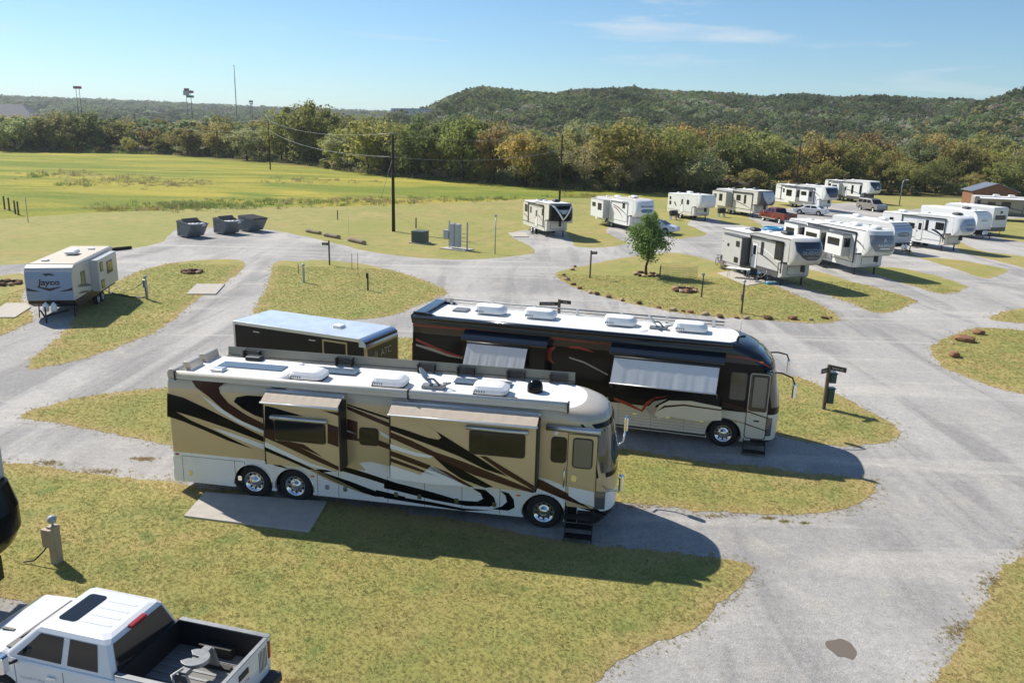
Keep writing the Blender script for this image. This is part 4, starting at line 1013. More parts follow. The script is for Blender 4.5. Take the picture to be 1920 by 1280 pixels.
# skirt and lower wall under the slides
stripe1(z1((1150,985),(1345,950),(1480,985),(1807,1092),(1807,1128),(1560,1048),(1350,985),(1230,998),(1420,1062),(1600,1130),(1600,1170),(1440,1120),(1280,1050)), M_PBLK)
stripe1(z1((1100,965),(1200,990),(1560,1165),(1300,1070),(1180,1010)), M_TAN)
stripe1(z1((1600,1120),(1807,1170),(1807,1190),(1600,1168)), M_PBLK)
stripe1(z2((0,812),(110,832),(310,884),(480,935),(590,942),(625,925),(610,890),(556,858),(640,868),(695,915),(708,955),(670,975),(520,970),(310,932),(110,882),(0,858)), M_PBLK)
stripe1(z2((735,875),(790,890),(820,930),(826,980),(785,1000),(680,990),(745,972),(776,945),(768,905)), M_PBLK)
stripe1(z2((0,895),(110,915),(300,945),(500,985),(690,1000),(500,1000),(250,960),(0,920)), M_PBLK)
# front slide face
stripe1(z2((40,462),(130,488),(280,540),(345,552),(362,538),(330,500),(250,450),(380,528),(560,640),(785,785),(640,740),(470,655),(330,600),(180,545),(40,492)), M_PBLK, o5)
stripe1(z2((40,502),(180,560),(320,628),(500,690),(700,770),(948,872),(946,890),(800,850),(560,772),(300,655),(140,585),(40,540)), M_BROWN, o5)
stripe1(z2((605,655),(645,657),(948,842),(948,872),(760,765)), M_BROWN, o5-0.002)
stripe1(z2((40,578),(200,632),(310,655),(290,668),(200,655),(40,606)), M_WHITE, o5)
stripe1(z2((40,620),(200,678),(400,755),(570,852),(540,850),(380,778),(200,712),(40,652)), M_BROWN, o5)
stripe1(z2((312,660),(470,728),(690,850),(640,856),(490,800),(400,740)), M_PBLK, o5)
stripe1(z2((40,665),(200,725),(380,800),(350,790),(200,745),(40,690)), M_BROWN, o5)
stripe1(z2((40,712),(230,775),(300,715),(380,760),(520,848),(300,832),(40,796)), M_WHITE, o5)
# front end
stripe1(z2((970,800),(1010,815),(1150,885),(1310,990),(1130,925),(970,858)), M_BROWN, -0.011)
stripe1(z2((970,788),(1050,808),(1158,850),(1158,895),(1080,850)), M_WHITE)
stripe1(z2((1166,848),(1328,882),(1328,975),(1240,950),(1166,905)), M_WHITE, -0.013)
stripe1(z2((1335,985),(1420,1035),(1150,958),(1150,940)), M_PBLK)
decal([(0.60, 0.33), (0.94, 0.33), (0.94, 0.80), (0.60, 0.92)], -0.006, 'stripe', M_PBLK, rv1)
# compartment seams, latches and lights
for xx in (-11.0, -9.3, -8.98, -6.70, -6.05, -4.55, -3.45, -2.35, -1.25):
    q = MB(); q.box(xx-0.006, xx+0.006, -0.003, 0.01, 0.34, 1.16); q.build('seam', M_BLK, rv1)
q = MB(); q.box(-11.0, -9.0, -0.003, 0.01, 1.155, 1.167); q.build('seam', M_BLK, rv1)
for xx in (-10.75, -9.15, -6.4, -5.85, -4.3, -3.6, -2.5, -1.4):
    q = MB(); q.prism(rounded(xx-0.06, xx+0.06, 0.55, 0.70, 0.03), -0.02, 0.0); q.build('latch', M_CHROME, rv1)
for xx, zz, mm in ((-11.15, 1.2, M_REDL), (-6.85, 0.92, M_ORL), (-0.72, 0.98, M_ORL)):
    q = MB(); q.prism(rounded(xx-0.06, xx+0.06, zz-0.025, zz+0.025, 0.02), -0.015, 0.0); q.build('marker_light', mm, rv1)

# ---------------------------------------------------------------- black coach
M_CREAM = mat('cream_paint', (0.66, 0.61, 0.51), 0.35, noise=0.04, nscale=1, coat=0.3)
M_NAVY = mat('navy_black_paint', (0.009, 0.013, 0.021), 0.14, spec=0.4, coat=0.4)
M_REDP = mat('red_paint', (0.24, 0.014, 0.014), 0.25, coat=0.2)
M_GREYP = mat('grey_paint', (0.30, 0.29, 0.27), 0.25, coat=0.4)
M_BRZ = mat('dark_bronze_paint', (0.055, 0.048, 0.040), 0.2, 0.2, coat=0.5)
F2 = Frame((7.698, 26.937), -0.258)
S2 = dict(x0=-12.0, axles=(0.0, -8.0, -9.3), xsk=0.95, skirt=M_CREAM, trim=M_BLK, nosemat=M_CREAM,
    mats=[M_CREAM, M_PBLK, M_DARK, M_ROOFW, M_NAVY],
    rings=[(1.12, 1.1, 1.88, 3.8, 0), (1.42, 1.1, 1.88, 3.8, 0), (2.0, 1.05, 1.80, 3.6, 0), (2.9, 0.95, 1.62, 3.3, 0), (3.2, 0.75, 1.48, 3.0, 0), (3.5, 0.35, 1.20, 2.8, 0), (3.72, 0.0, 0.85, 2.6, 0.02), (3.84, -0.25, 0.5, 2.5, 0.06), (3.88, -0.4, 0.25, 2.5, 0.12)],
    band=lambda z: 0 if z < 1.41 else (1 if z < 3.2 else 4), roofmi=3,
    nose=[(0.33, 0.1, 1.62), (0.38, 0.15, 1.75), (0.46, 0.15, 1.86), (1.13, 0.15, 1.885)])
rv2, body2 = coach(F2, 'black motorhome with red pinstripes and white window awnings extended', S2)
def z3(*P): return [(740+x/4.0, 540+y/4.0) for x, y in P]
def z4(*P): return [(1120+x/3.2, 560+y/3.2) for x, y in P]
def stripe2(P, m, off=0.0): decal([F2.side(x, y, off) for x, y in P], off-0.004, 'stripe', m, rv2)
SL2 = [(-9.75, -6.55, 1.5, 3.30), (-4.15, -0.22, 1.42, 3.32)]
for (xa, xb, za, zb), (aa, ab) in zip(SL2, ((-9.55, -7.18), (-4.02, -0.32))):
    q = MB(); q.box(xa, xb, -0.5, 0.01, za, zb); so = q.build('slide_out', M_PBLK, rv2, bevel=0.02)
    q = MB(); q.prism([(-0.02, zb+0.02), (-0.56, zb-0.10), (-0.56, zb+0.0), (-0.12, zb+0.22), (-0.02, zb+0.22)], xa-0.05, xb+0.05, 'x'); q.build('slide_topper', M_NAVY, rv2, bevel=0.02)
    window(rv2, aa+0.1, ab-0.1, 2.15, 3.05, -0.5, 0.08)
    # window awning: roller, wrinkled white cloth, lead rail, two arms
    q = MB(); q.cyl((aa, -0.57, 3.17), (ab, -0.57, 3.17), 0.055, n=12); a_ = q.build('window_awning', M_BLK, rv2)
    q = MB(); n = 64; nr = 6; V = []; rnd = random.Random(int(aa*10))
    ph = [rnd.uniform(0, 6) for _ in range(4)]
    for i in range(n+1):
        t = i/n; x = aa+0.02+(ab-aa-0.04)*t
        wv = 0.007*sin(t*31+ph[0])+0.006*sin(t*57+ph[1])+0.004*sin(t*97+ph[2])
        for j in range(nr+1):
            s_ = j/nr; V.append((x - 0.10*s_*(0.5), -0.58-0.47*s_ + wv*s_*(1.2-s_)*2, 3.20-0.88*s_ + wv*sin(pi*s_)*0.9))
    q.add(V, [(i*(nr+1)+j, (i+1)*(nr+1)+j, (i+1)*(nr+1)+j+1, i*(nr+1)+j+1) for i in range(n) for j in range(nr)], 0, True); q.build('cloth', M_FAB, a_, recalc=False)
    q = MB(); q.cyl((aa-0.05, -1.05, 2.315), (ab-0.05, -1.05, 2.315), 0.025, n=8); q.build('lead_rail', M_ALU, a_)
    for xx in (aa, ab): q = MB(); q.tube([(xx, -0.52, 2.0), (xx-0.05, -1.04, 2.31)], 0.015, 6); q.build('arm', M_ALU, a_)
window(rv2, 0.06, 0.66, 1.84, 2.90, 0.0, 0.10, glass=mat('smoked_glass', (0.05, 0.048, 0.042), 0.1, spec=0.7, coat=0.4))
q = MB(); q.prism(rounded(0.74, 1.42, 0.50, 2.90, 0.10), -0.012, 0.03); door2 = q.build('door', M_CREAM, rv2)
q = MB(); q.prism(rounded(0.71, 1.45, 0.47, 2.93, 0.12), -0.008, 0.02); q.build('door_seam', M_BLK, door2)
q = MB(); q.prism(rounded(0.76, 1.40, 1.50, 2.88, 0.09), -0.016, 0.0); q.build('door_panel', M_BRZ, door2)
window(door2, 0.84, 1.36, 1.62, 2.82, -0.016, 0.08, name='door_window', glass=mat('door_glass', (0.16, 0.15, 0.12), 0.12))
q = MB(); q.prism(rounded(1.00, 1.18, 1.13, 1.18, 0.02), -0.035, 0.0); q.build('handle', M_BLK, door2)
q = MB()
for zz, yo in ((0.40, -0.05), (0.17, -0.30)): q.box(0.72, 1.44, yo-0.30, yo, zz-0.03, zz)
for xx in (0.70, 1.44): q.prism([(0.0, 0.48), (-0.55, 0.05), (-0.60, 0.22), (-0.1, 0.5)], xx, xx+0.025, 'x')
q.build('step', M_BLK, rv2)
q = MB(); q.box(-12.02, -11.95, 0.05, 0.22, 1.45, 2.75); q.build('tail_light', M_REDL, rv2)
q = MB(); q.box(-12.02, -11.95, 2.33, 2.50, 1.45, 2.75); q.build('tail_light', M_REDL, rv2)
# roof: rails, air conditioners, awning case
zr2 = 3.885
q = MB(); q.box(-11.4, -0.3, 0.25, 2.30, zr2-0.02, zr2); q.build('roof_deck', M_ROOFW, rv2)
q = MB(); q.box(-11.9, 0.05, -0.10, 0.12, 3.70, 3.90); q.cyl((-11.9, -0.06, 3.84), (0.05, -0.06, 3.84), 0.09, n=12); q.build('patio_awning', M_NAVY, rv2)
for yy in (2.38,):
    q = MB(); q.tube([(-11.5, yy, 4.10), (-0.3, yy, 4.10)], 0.03, 8); q.tube([(-11.5, yy, 3.98), (-0.3, yy, 3.98)], 0.018, 6); rl = q.build('roof_rail', M_GREY, rv2)
    for k in range(7):
        xx = -11.2 + k*1.75; q = MB(); q.box(xx-0.05, xx+0.05, yy-0.05, yy+0.05, 3.85, 4.13); q.build('rail_post', M_ALU, rl)
for ax in (-9.2, -7.2, -4.1, -1.5): ac_unit(rv2, ax, 1.35, zr2, 1.25, 0.8, 0.36, base=False)
q = MB(); q.rbox(-10.75, -10.15, 1.1, 1.7, zr2, zr2+0.08, 0.04); q.build('vent_cover', M_GREY, rv2)
dish(rv2, -2.75, 1.25, zr2, 0.95)
q = MB(); q.lathe([(0.001, 0.03), (0.3, 0.02), (0.32, 0)], 'z', (-3.3, 0.8, zr2), 20); q.build('vent_cap', M_ROOFW, rv2)
q = MB(); q.prism([(-12.0, 3.55), (-11.5, 3.86), (-11.45, 4.02), (-11.9, 4.02), (-12.06, 3.86)], 0.0, 2.55); q.build('rear_spoiler', M_NAVY, rv2, bevel=0.02)
for yy in (0.0, 2.40): q = MB(); q.prism([(-11.95, 3.80), (-10.8, 3.80), (-11.3, 4.0), (-11.95, 4.02)], yy, yy+0.15); q.build('roof_fin', M_NAVY, rv2, bevel=0.02)
q = MB(); q.tube([(0.3, 2.1, 3.8), (0.3, 2.1, 4.25)], 0.006, 5); q.build('antenna', M_BLK, rv2)
q = MB(); q.tube([(0.18, 0.6, 3.86), (0.22, 0.6, 4.02), (0.45, 0.6, 4.05)], 0.05, 8); q.build('camera_pod', M_BLK, rv2)
ws2 = nose_skin(S2, 1.55, 3.15, -0.985, 0.985, 0.012, 'windscreen', M_PBLK, rv2)
nose_skin(S2, 1.68, 3.02, -0.96, -0.015, 0.02, 'pane', M_CLEARG, ws2); nose_skin(S2, 1.68, 3.02, 0.015, 0.96, 0.02, 'pane', M_CLEARG, ws2)
nose_skin(S2, 3.25, 3.66, -0.8, 0.8, 0.012, 'cap_glass', mat('blue_cap_glass', (0.02, 0.03, 0.045), 0.06, spec=0.8, coat=0.8), rv2)
mirror(rv2, [(1.25, 0.0, 3.02), (1.75, -0.15, 3.04), (2.10, -0.28, 2.95), (2.20, -0.30, 2.72)], 2.20, -0.30, 2.75, M_BLK, 0.50)
mirror(rv2, [(1.25, 2.55, 3.02), (1.75, 2.70, 3.04), (2.10, 2.83, 2.95), (2.20, 2.85, 2.72)], 2.20, 2.85, 2.75, M_BLK, 0.50)
nose_skin(dict(rings=[(0.5, 1.1, 1.88, 3.6, 0), (1.6, 1.1, 1.88, 3.6, 0)]), 0.62, 1.30, -0.999, -0.93, 0.02, 'headlight', M_LAMP, rv2, 3, 6)
# pinstripes and swoops
stripe2(z3((135,268),(600,310),(1240,376),(1620,420),(1620,427),(1240,386),(600,322),(135,280)), M_REDP)
stripe2(z4((0,262),(300,288),(780,340),(900,350),(980,375),(1045,412),(1030,412),(970,382),(880,358),(760,346),(300,296),(0,270)), M_REDP)
stripe2(z3((160,375),(260,420),(380,470),(520,515),(515,528),(380,490),(260,440),(160,395)), M_REDP)
stripe2(z3((160,418),(300,455),(420,500),(520,522),(520,532),(400,512),(290,475),(160,432)), M_GREYP)
stripe2(z3((1308,432),(1400,440),(1500,480),(1480,480),(1380,456),(1308,448)), M_REDP)
stripe2(z3((1308,515),(1420,550),(1600,645),(1600,655),(1420,562),(1308,525)), M_GREYP)
stripe2(z3((1145,455),(1200,435),(1205,450),(1175,480),(1175,530),(1200,570),(1150,540)), M_REDP)
stripe2(z4((100,590),(180,620),(265,665),(290,620),(350,590),(440,580),(340,600),(300,640),(270,678),(180,640),(100,605)), M_REDP, -0.5)
stripe2(z4((345,690),(370,640),(430,610),(560,612),(745,650),(745,728),(600,735),(440,705),(365,718)), M_CREAM, -0.5)
stripe2(z4((350,680),(400,640),(520,632),(745,664),(745,672),(520,642),(405,652)), M_BROWN, -0.502)
stripe2(z4((290,660),(340,615),(420,600),(400,612),(350,640),(330,690),(362,722),(320,692)), M_GREYP, -0.5)
stripe2(z4((750,618),(890,660),(890,668),(750,628)), M_BROWN); stripe2(z4((750,635),(890,672),(890,678),(750,645)), M_BLK)
stripe2(z4((750,708),(890,745),(890,752),(750,716)), M_GREYP)
stripe2(z4((890,668),(1028,715),(1028,722),(890,676)), M_BROWN, -0.014); stripe2(z4((885,745),(1018,792),(1018,798),(885,752)), M_BROWN, -0.014)
for xx in (-6.2, -5.0, -3.8, -2.6, -1.4):
    q = MB(); q.box(xx-0.006, xx+0.006, -0.003, 0.01, 0.34, 1.36); q.build('seam', M_GREYP, rv2)
    q = MB(); q.prism(rounded(xx+0.52, xx+0.68, 0.88, 0.94, 0.02), -0.02, 0.0); q.build('latch', M_CHROME, rv2)
for k in range(6):
    q = MB(); q.box(-7.3, -0.65, -0.006, 0.01, 0.42+k*0.11, 0.428+k*0.11); q.build('rib', M_GREYP, rv2)
q = MB(); q.box(-7.3, -0.62, -0.02, 0.02, 0.36, 0.42); q.build('sill_trim', M_BLK, rv2)
for xx, zz, mm in ((-0.72, 1.02, M_ORL), (1.05, 3.32, M_ORL), (0.42, 1.05, M_ORL)):
    q = MB(); q.prism(rounded(xx-0.07, xx+0.07, zz-0.02, zz+0.02, 0.018), -0.015, 0.0); q.build('marker_light', mm, rv2)
# ================================================================== other vehicles
def nose_x(rings, z, c):
    zs_ = [r[0] for r in rings]; xs, xf, e = [np.interp(z, zs_, [r[k] for r in rings]) for k in (1, 2, 3)]
    return xs + (xf-xs)*(max(0, 1-abs(c)**e))**(1/e)
def cap_patch(rings, W, za, zb, cw, off, name, m, parent, nz=10, nc=14, c0=None):
    """piece of skin following a rounded front cap; cw(t) half-width of the patch (0..1) at height fraction t"""
    V = []
    for i in range(nz+1):
        t = i/nz; z = za+(zb-za)*t; h = cw(t)
        for j in range(nc+1):
            c = -h + 2*h*j/nc if c0 is None else c0[0] + (c0[1]-c0[0])*j/nc
            V.append((nose_x(rings, z, c) + off*(1-0.5*abs(c)), W/2 + W/2*c*(1+off*0.6), z))
    q = MB(); q.add(V, [(i*(nc+1)+j, i*(nc+1)+j+1, (i+1)*(nc+1)+j+1, (i+1)*(nc+1)+j) for i in range(nz) for j in range(nc)], 0, True)
    return q.build(name, m, parent)
def cap_text(rings, W, body, size, zc, off, m, parent, name='lettering', squeeze=1.0, yc=0.0, **kw):
    vs, fs = text_mesh(body, size, squeeze=squeeze, **kw); V = []
    for x, y in vs:      # the viewer in front reads it left to right: text x runs towards +y
        c = (x+yc)/(W/2); c = max(-0.98, min(0.98, c)); V.append((nose_x(rings, zc+y, c)+off, W/2 + x + yc, zc+y))
    q = MB(); q.add(V, fs); return q.build(name, m, parent, recalc=False)
def side_text(body, size, x, z, off, m, parent, name='lettering', **kw):
    vs, fs = text_mesh(body, size, **kw); q = MB(); q.add([(x+a, off, z+b) for a, b in vs], fs); return q.build(name, m, parent, recalc=False)

M_SIDE = mat('white_siding', (0.70, 0.70, 0.68), 0.35, noise=0.04, nscale=1.5, coat=0.2)
M_SIDEW = mat('bright_siding', (0.78, 0.78, 0.77), 0.35, noise=0.03, nscale=1.5, coat=0.2)
M_SIDEG = mat('grey_siding', (0.52, 0.51, 0.49), 0.35, noise=0.05, nscale=1.5, coat=0.2)
M_SIDEC = mat('cream_siding', (0.66, 0.63, 0.55), 0.4, noise=0.05, nscale=1.5, coat=0.2)
M_CHAR = mat('charcoal_siding', (0.10, 0.10, 0.105), 0.4, noise=0.08)
M_DBLUE = mat('dark_blue_gel', (0.022, 0.032, 0.055), 0.12, coat=0.6)
M_MGREY = mat('mid_grey_gel', (0.20, 0.21, 0.225), 0.2, coat=0.5)
M_TXT = mat('lettering_grey', (0.30, 0.31, 0.33), 0.4)
M_TXTB = mat('lettering_black', (0.015, 0.015, 0.018), 0.35)
M_TXTW = mat('lettering_white', (0.75, 0.75, 0.76), 0.4)
M_GOLD = mat('bronze_gel', (0.36, 0.29, 0.18), 0.25, 0.3, coat=0.4)
M_REDS = mat('dark_red_stripe', (0.22, 0.03, 0.025), 0.3)

def fifth_wheel(leg, yaw, L, label, S):
    """L: rear wall to the front of the low body; the raised bedroom reaches 2.3 m further; origin rear right corner"""
    yaw = radians(yaw); W = 2.44
    u = np.array([cos(yaw), sin(yaw)]); O = np.array(leg[:2]) - u*(L-0.25)
    root = empty('fifth_wheel_trailer', (O[0], O[1], 0), yaw, label, 'camper trailer', 'camper trailers on the sites')
    zr, zf, z0 = S.get('zr', 3.35), S.get('zf', 3.72), 0.58
    G = L + 2.25; body_m = S.get('body', M_SIDE); low = S.get('low', M_CHAR)
    xm = L*0.45
    side = [(0.0, 1.05), (0.0, zr-0.08), (0.08, zr), (xm, zr+0.06), (xm+1.4, zf-0.06), (G-1.0, zf), (G-0.9, 1.98), (L+0.3, 1.80), (L, 1.72), (L, 1.05)]
    q = MB(); q.prism(side, 0.0, W); b_ = q.build('body', body_m, root, bevel=0.05)
    q = MB(); q.prism([(0.02, 1.048), (0.02, 0.66), (0.15, z0), (L-0.1, z0), (L-0.02, 0.66), (L-0.02, 1.048)], 0.015, W-0.015); q.build('lower_body', low, root, bevel=0.03)
    # roof sheet
    q = MB(); rp = [(0.10, zr+0.004), (xm, zr+0.064), (xm+1.4, zf-0.056), (G-0.95, zf+0.006)]
    q.prism(rp + [(x, z+0.03) for x, z in rp[::-1]], 0.10, W-0.10); q.build('roof', S.get('roof', M_ROOFW), root)
    # front cap
    zt = zf+0.02; k = S.get('round', 1.0)
    R = [(1.80, G-1.0, G-0.55, 2.6), (1.92, G-0.95, G-0.22, 2.8), (2.2, G-0.9, G+0.02, 3.0), (2.7, G-0.9, G+0.05, 3.0), (3.15, G-0.95, G-0.04*k, 2.8), (3.45, G-1.0, G-0.22*k, 2.6), (zt-0.06, G-1.05, G-0.45*k, 2.4), (zt, G-1.1, G-0.75*k, 2.3)]
    q = MB(); rings = [[(x, y, z) for x, y in outline(G-1.12, xs, xf, W, e, rr=0.02, n=18, inset=0.0 if z < zt-0.02 else 0.05)] for z, xs, xf, e in R]
    q.loft(rings, 0, True, True, False); cap = q.build('front_cap', S.get('cap', body_m), root)
    for p in cap.data.polygons: p.use_smooth = True
    cap.data.set_sharp_from_angle(angle=radians(40))
    if S.get('panel'):
        pm, za, zb, cw = S['panel']; cap_patch(R, W, za, zb, cw, 0.02, 'cap_panel', pm, cap)
    for (t, size, zc, tm, kw) in S.get('text', []): cap_text(R, W, t, size, zc, 0.045, tm, cap, **kw)
    for (pm, za, zb, cw) in S.get('extra', []): cap_patch(R, W, za, zb, cw, 0.032, 'cap_graphic', pm, cap)
    # storage nose under the bedroom, legs
    q = MB(); q.prism([(L-0.02, 1.72), (L-0.02, 0.62), (L+0.25, 0.62), (L+0.55, 0.80), (L+0.55, 1.74)], 0.06, W-0.06); nb = q.build('front_storage', S.get('store', body_m), root, bevel=0.04)
    q = MB(); q.prism(rounded(0.45, 1.95, 0.90, 1.55, 0.06), L+0.552, L+0.565, 'x'); q.build('hatch_seam', M_BLK, nb)
    q = MB(); q.prism(rounded(0.48, 1.92, 0.93, 1.52, 0.05), L+0.555, L+0.572, 'x'); q.build('hatch', S.get('store', body_m), nb)
    for yy in (0.30, W-0.30): q = MB(); q.box(L+0.02, L+0.12, yy-0.05, yy+0.05, 0.06, 0.75); q.box(L-0.03, L+0.17, yy-0.11, yy+0.11, 0.015, 0.06); q.build('landing_leg', M_BLK, root)
    q = MB(); q.box(G-1.05, G-0.75, W/2-0.10, W/2+0.10, 1.25, 1.85); q.build('king_pin', M_BLK, root)
    for ax in (L*0.42, L*0.42+0.95):
        wheel(root, ax, 0.03, 0.38, 0.22, M_ALU, -1, 'small'); wheel(root, ax, W-0.03, 0.38, 0.22, M_ALU, 1, 'small')
    # slides on the door side
    for (xa, xb, za, zb, d, wins) in S.get('slides', []):
        q = MB(); q.box(xa, xb, -d, 0.0, za, zb); so = q.build('slide_out', S.get('slidem', body_m), root, bevel=0.02)
        q = MB(); q.box(xa-0.04, xb+0.04, -d-0.03, 0.02, zb+0.003, zb+0.06); q.build('slide_roof', S.get('trim', M_CHAR), so)
        q = MB(); q.box(xb+0.002, xb+0.03, -d+0.03, 0, za, zb); q.build('slide_end', S.get('slide_end', M_SIDEG), so)
        for (a, b2, c, e) in wins: window(so, a, b2, c, e, -d, 0.05, 0.03)
        if S.get('end_window') and xb-xa < 3.2:
            q = MB(); q.prism(rounded(-d+0.12, -0.10, za+0.75, zb-0.25, 0.04), xb+0.03, xb+0.042, 'x'); q.build('end_window', M_GLASS, so)
    for (a, b2, c, e) in S.get('wins', []): window(root, a, b2, c, e, 0.0, 0.05, 0.03)
    for (xa, za) in S.get('doors', []):
        q = MB(); q.prism(rounded(xa, xa+0.72, za, za+1.95, 0.06), -0.02, 0.01); dd = q.build('door', S.get('doorm', M_SIDEW), root)
        q = MB(); q.prism(rounded(xa-0.03, xa+0.75, za-0.03, za+1.98, 0.07), -0.012, 0.01); q.build('door_frame', M_CHAR, dd)
        window(dd, xa+0.2, xa+0.56, za+1.05, za+1.75, -0.02, 0.04, 0.02, name='door_window')
        q = MB(); q.box(xa+0.06, xa+0.12, -0.05, -0.02, za+0.82, za+0.98); q.build('handle', M_BLK, dd)
        q = MB(); q.box(xa, xa+0.72, -0.32, -0.02, 0.30, 0.34); q.box(xa, xa+0.72, -0.58, -0.28, 0.12, 0.16); q.build('step', M_BLK, dd)
    # awning tube with arms, trim line, swirls
    if S.get('awning'):
        xa, xb = S['awning']; q = MB(); q.cyl((xa, -0.08, zr-0.06), (xb, -0.08, zr-0.02), 0.07, n=10); aw_ = q.build('awning', S.get('awnm', M_BLK), root)
        for xx in (xa+0.05, xb-0.05): q = MB(); q.box(xx-0.03, xx+0.03, -0.08, -0.005, 1.0, zr-0.08); q.build('arm', S.get('awnm', M_BLK), aw_)
    for (pm, pts) in S.get('swirl', []):
        n = len(pts); up = []; dn = []
        for i, (x, z, w_) in enumerate(pts): up.append((x, z+w_/2)); dn.append((x, z-w_/2))
        mb = MB(); mb.add([(x, -0.005, z) for x, z in up] + [(x, -0.005, z) for x, z in dn], [(i, i+1, n+i+1, n+i) for i in range(n-1)]); mb.build('stripe', pm, root, recalc=False)
    q = MB(); q.box(0.03, L-0.03, -0.012, 0.0, 1.03, 1.07); q.build('trim_strip', S.get('trim', M_CHAR), root)
    q = MB(); q.prism([(0.0, zr-0.10), (xm, zr-0.03), (xm+1.4, zf-0.16), (G-1.0, zf-0.10), (G-1.0, zf-0.04), (xm+1.4, zf-0.10), (xm, zr+0.03), (0.0, zr-0.04)], -0.012, 0.0); q.build('roof_trim', S.get('trim', M_CHAR), root)
    for (xx, yy, mm) in S.get('ac', [(L*0.4, 1.2, M_BLK), (L*0.95, 1.2, M_BLK)]):
        zz = np.interp(xx, [0, xm, xm+1.4, G], [zr, zr+0.06, zf-0.06, zf]); ac_unit(root, xx, yy, zz+0.03, 0.95, 0.72, 0.30, mm, base=False)
    for (xx, yy) in S.get('vents', [(L*0.15, 1.4), (L*0.65, 0.9)]):
        zz = np.interp(xx, [0, xm, xm+1.4, G], [zr, zr+0.06, zf-0.06, zf]); q = MB(); q.rbox(xx-0.2, xx+0.2, yy-0.2, yy+0.2, zz+0.03, zz+0.15, 0.05); q.build('roof_vent', M_ROOFW, root)
    # rear ladder and lamps seen edge-on
    for yy in (0.16, W-0.16): q = MB(); q.box(-0.03, 0.005, yy-0.06, yy+0.06, 1.15, 1.45); q.build('tail_light', M_REDL, root)
    return root
arc = lambda a, b_, c: (lambda t: a + (b_-a)*(1-(1-t)**c))
oval = lambda h, lo=0.25: (lambda t: h*sqrt(max(0.02, 1-((1-t)*1.0)**2*(1-lo))) if t < 1 else h)
swoop = lambda x0, x1, z0, z1, w, p=1.6, n=10: [(x0+(x1-x0)*i/n, z0+(z1-z0)*(i/n)**p, w*(0.25+0.75*sin(pi*min(1, i/n*0.9+0.1)))) for i in range(n+1)]

FW = []
FW.append(fifth_wheel((19.9, 60.1), -74, 8.4, 'grey fifth-wheel with dark blue crested front, bicycles and a table beside it', dict(body=M_SIDEG, cap=M_SIDEG, low=M_CHAR, doorm=M_SIDEW,
    panel=(M_DBLUE, 2.25, 3.55, lambda t: 0.30+0.62*min(1, t*1.9)**0.6), text=[('SILVERADO', 0.34, 2.78, M_TXT, dict(bold=True, squeeze=0.9))],
    extra=[(M_MGREY, 2.42, 2.47, lambda t: 0.3), (M_MGREY, 3.02, 3.06, lambda t: 0.42)],
    slides=[(1.6, 4.3, 0.85, 3.05, 0.75, [(3.5, 4.05, 2.3, 2.75), (2.2, 2.5, 2.15, 2.4), (3.4, 4.0, 1.0, 1.45)])], slide_end=M_CHAR, wins=[(0.55, 0.95, 2.4, 2.85), (5.9, 6.3, 2.0, 3.0), (7.8, 8.7, 1.95, 3.25)],
    doors=[(0.95, 0.95), (4.75, 0.85)], awning=(4.4, 8.9), swirl=[(M_CHAR, swoop(0.1, 2.2, 2.3, 1.15, 0.10)), (M_CHAR, swoop(0.1, 1.7, 3.0, 3.1, 0.07)), (M_CHAR, swoop(5.2, 8.8, 2.1, 1.2, 0.12)), (M_SIDEW, swoop(5.4, 8.6, 2.6, 1.7, 0.10))],
    ac=[(3.0, 1.2, M_BLK), (7.4, 1.2, M_BLK)])))
FW.append(fifth_wheel((28.1, 66.3), -78, 10.4, 'long white fifth-wheel with tinted front windscreen panel and three slides', dict(body=M_SIDEW, cap=M_SIDE, low=M_SIDE, store=M_SIDE, zr=3.5, zf=3.85,
    panel=(M_MGREY, 2.15, 3.50, lambda t: 0.62+0.30*min(1, t*2.2)), text=[('ALLIANCE', 0.30, 2.72, M_TXTW, dict(bold=True, squeeze=0.95)), ('A', 0.5, 3.1, M_TXTW, dict())],
    extra=[(M_TXTW, 2.40, 2.52, lambda t: 0.42-0.12*t)],
    slides=[(0.6, 3.0, 1.0, 3.25, 0.8, [(1.0, 2.4, 2.3, 2.85)]), (4.2, 6.6, 0.75, 3.25, 0.85, [(4.5, 6.2, 1.65, 2.85)]), (7.5, 9.9, 1.45, 3.2, 0.8, [(7.8, 9.5, 2.25, 2.85)])], end_window=True, slide_end=M_SIDEG,
    doors=[(6.75, 0.85)], awning=(3.4, 10.6), swirl=[(M_GOLD, swoop(6.8, 10.2, 2.2, 1.2, 0.22)), (M_CHAR, swoop(10.4, 12.0, 2.9, 2.2, 0.14))], ac=[(4.6, 1.3, M_ROOFW), (8.6, 1.2, M_ROOFW), (11.2, 1.2, M_ROOFW)], trim=M_CHAR)))
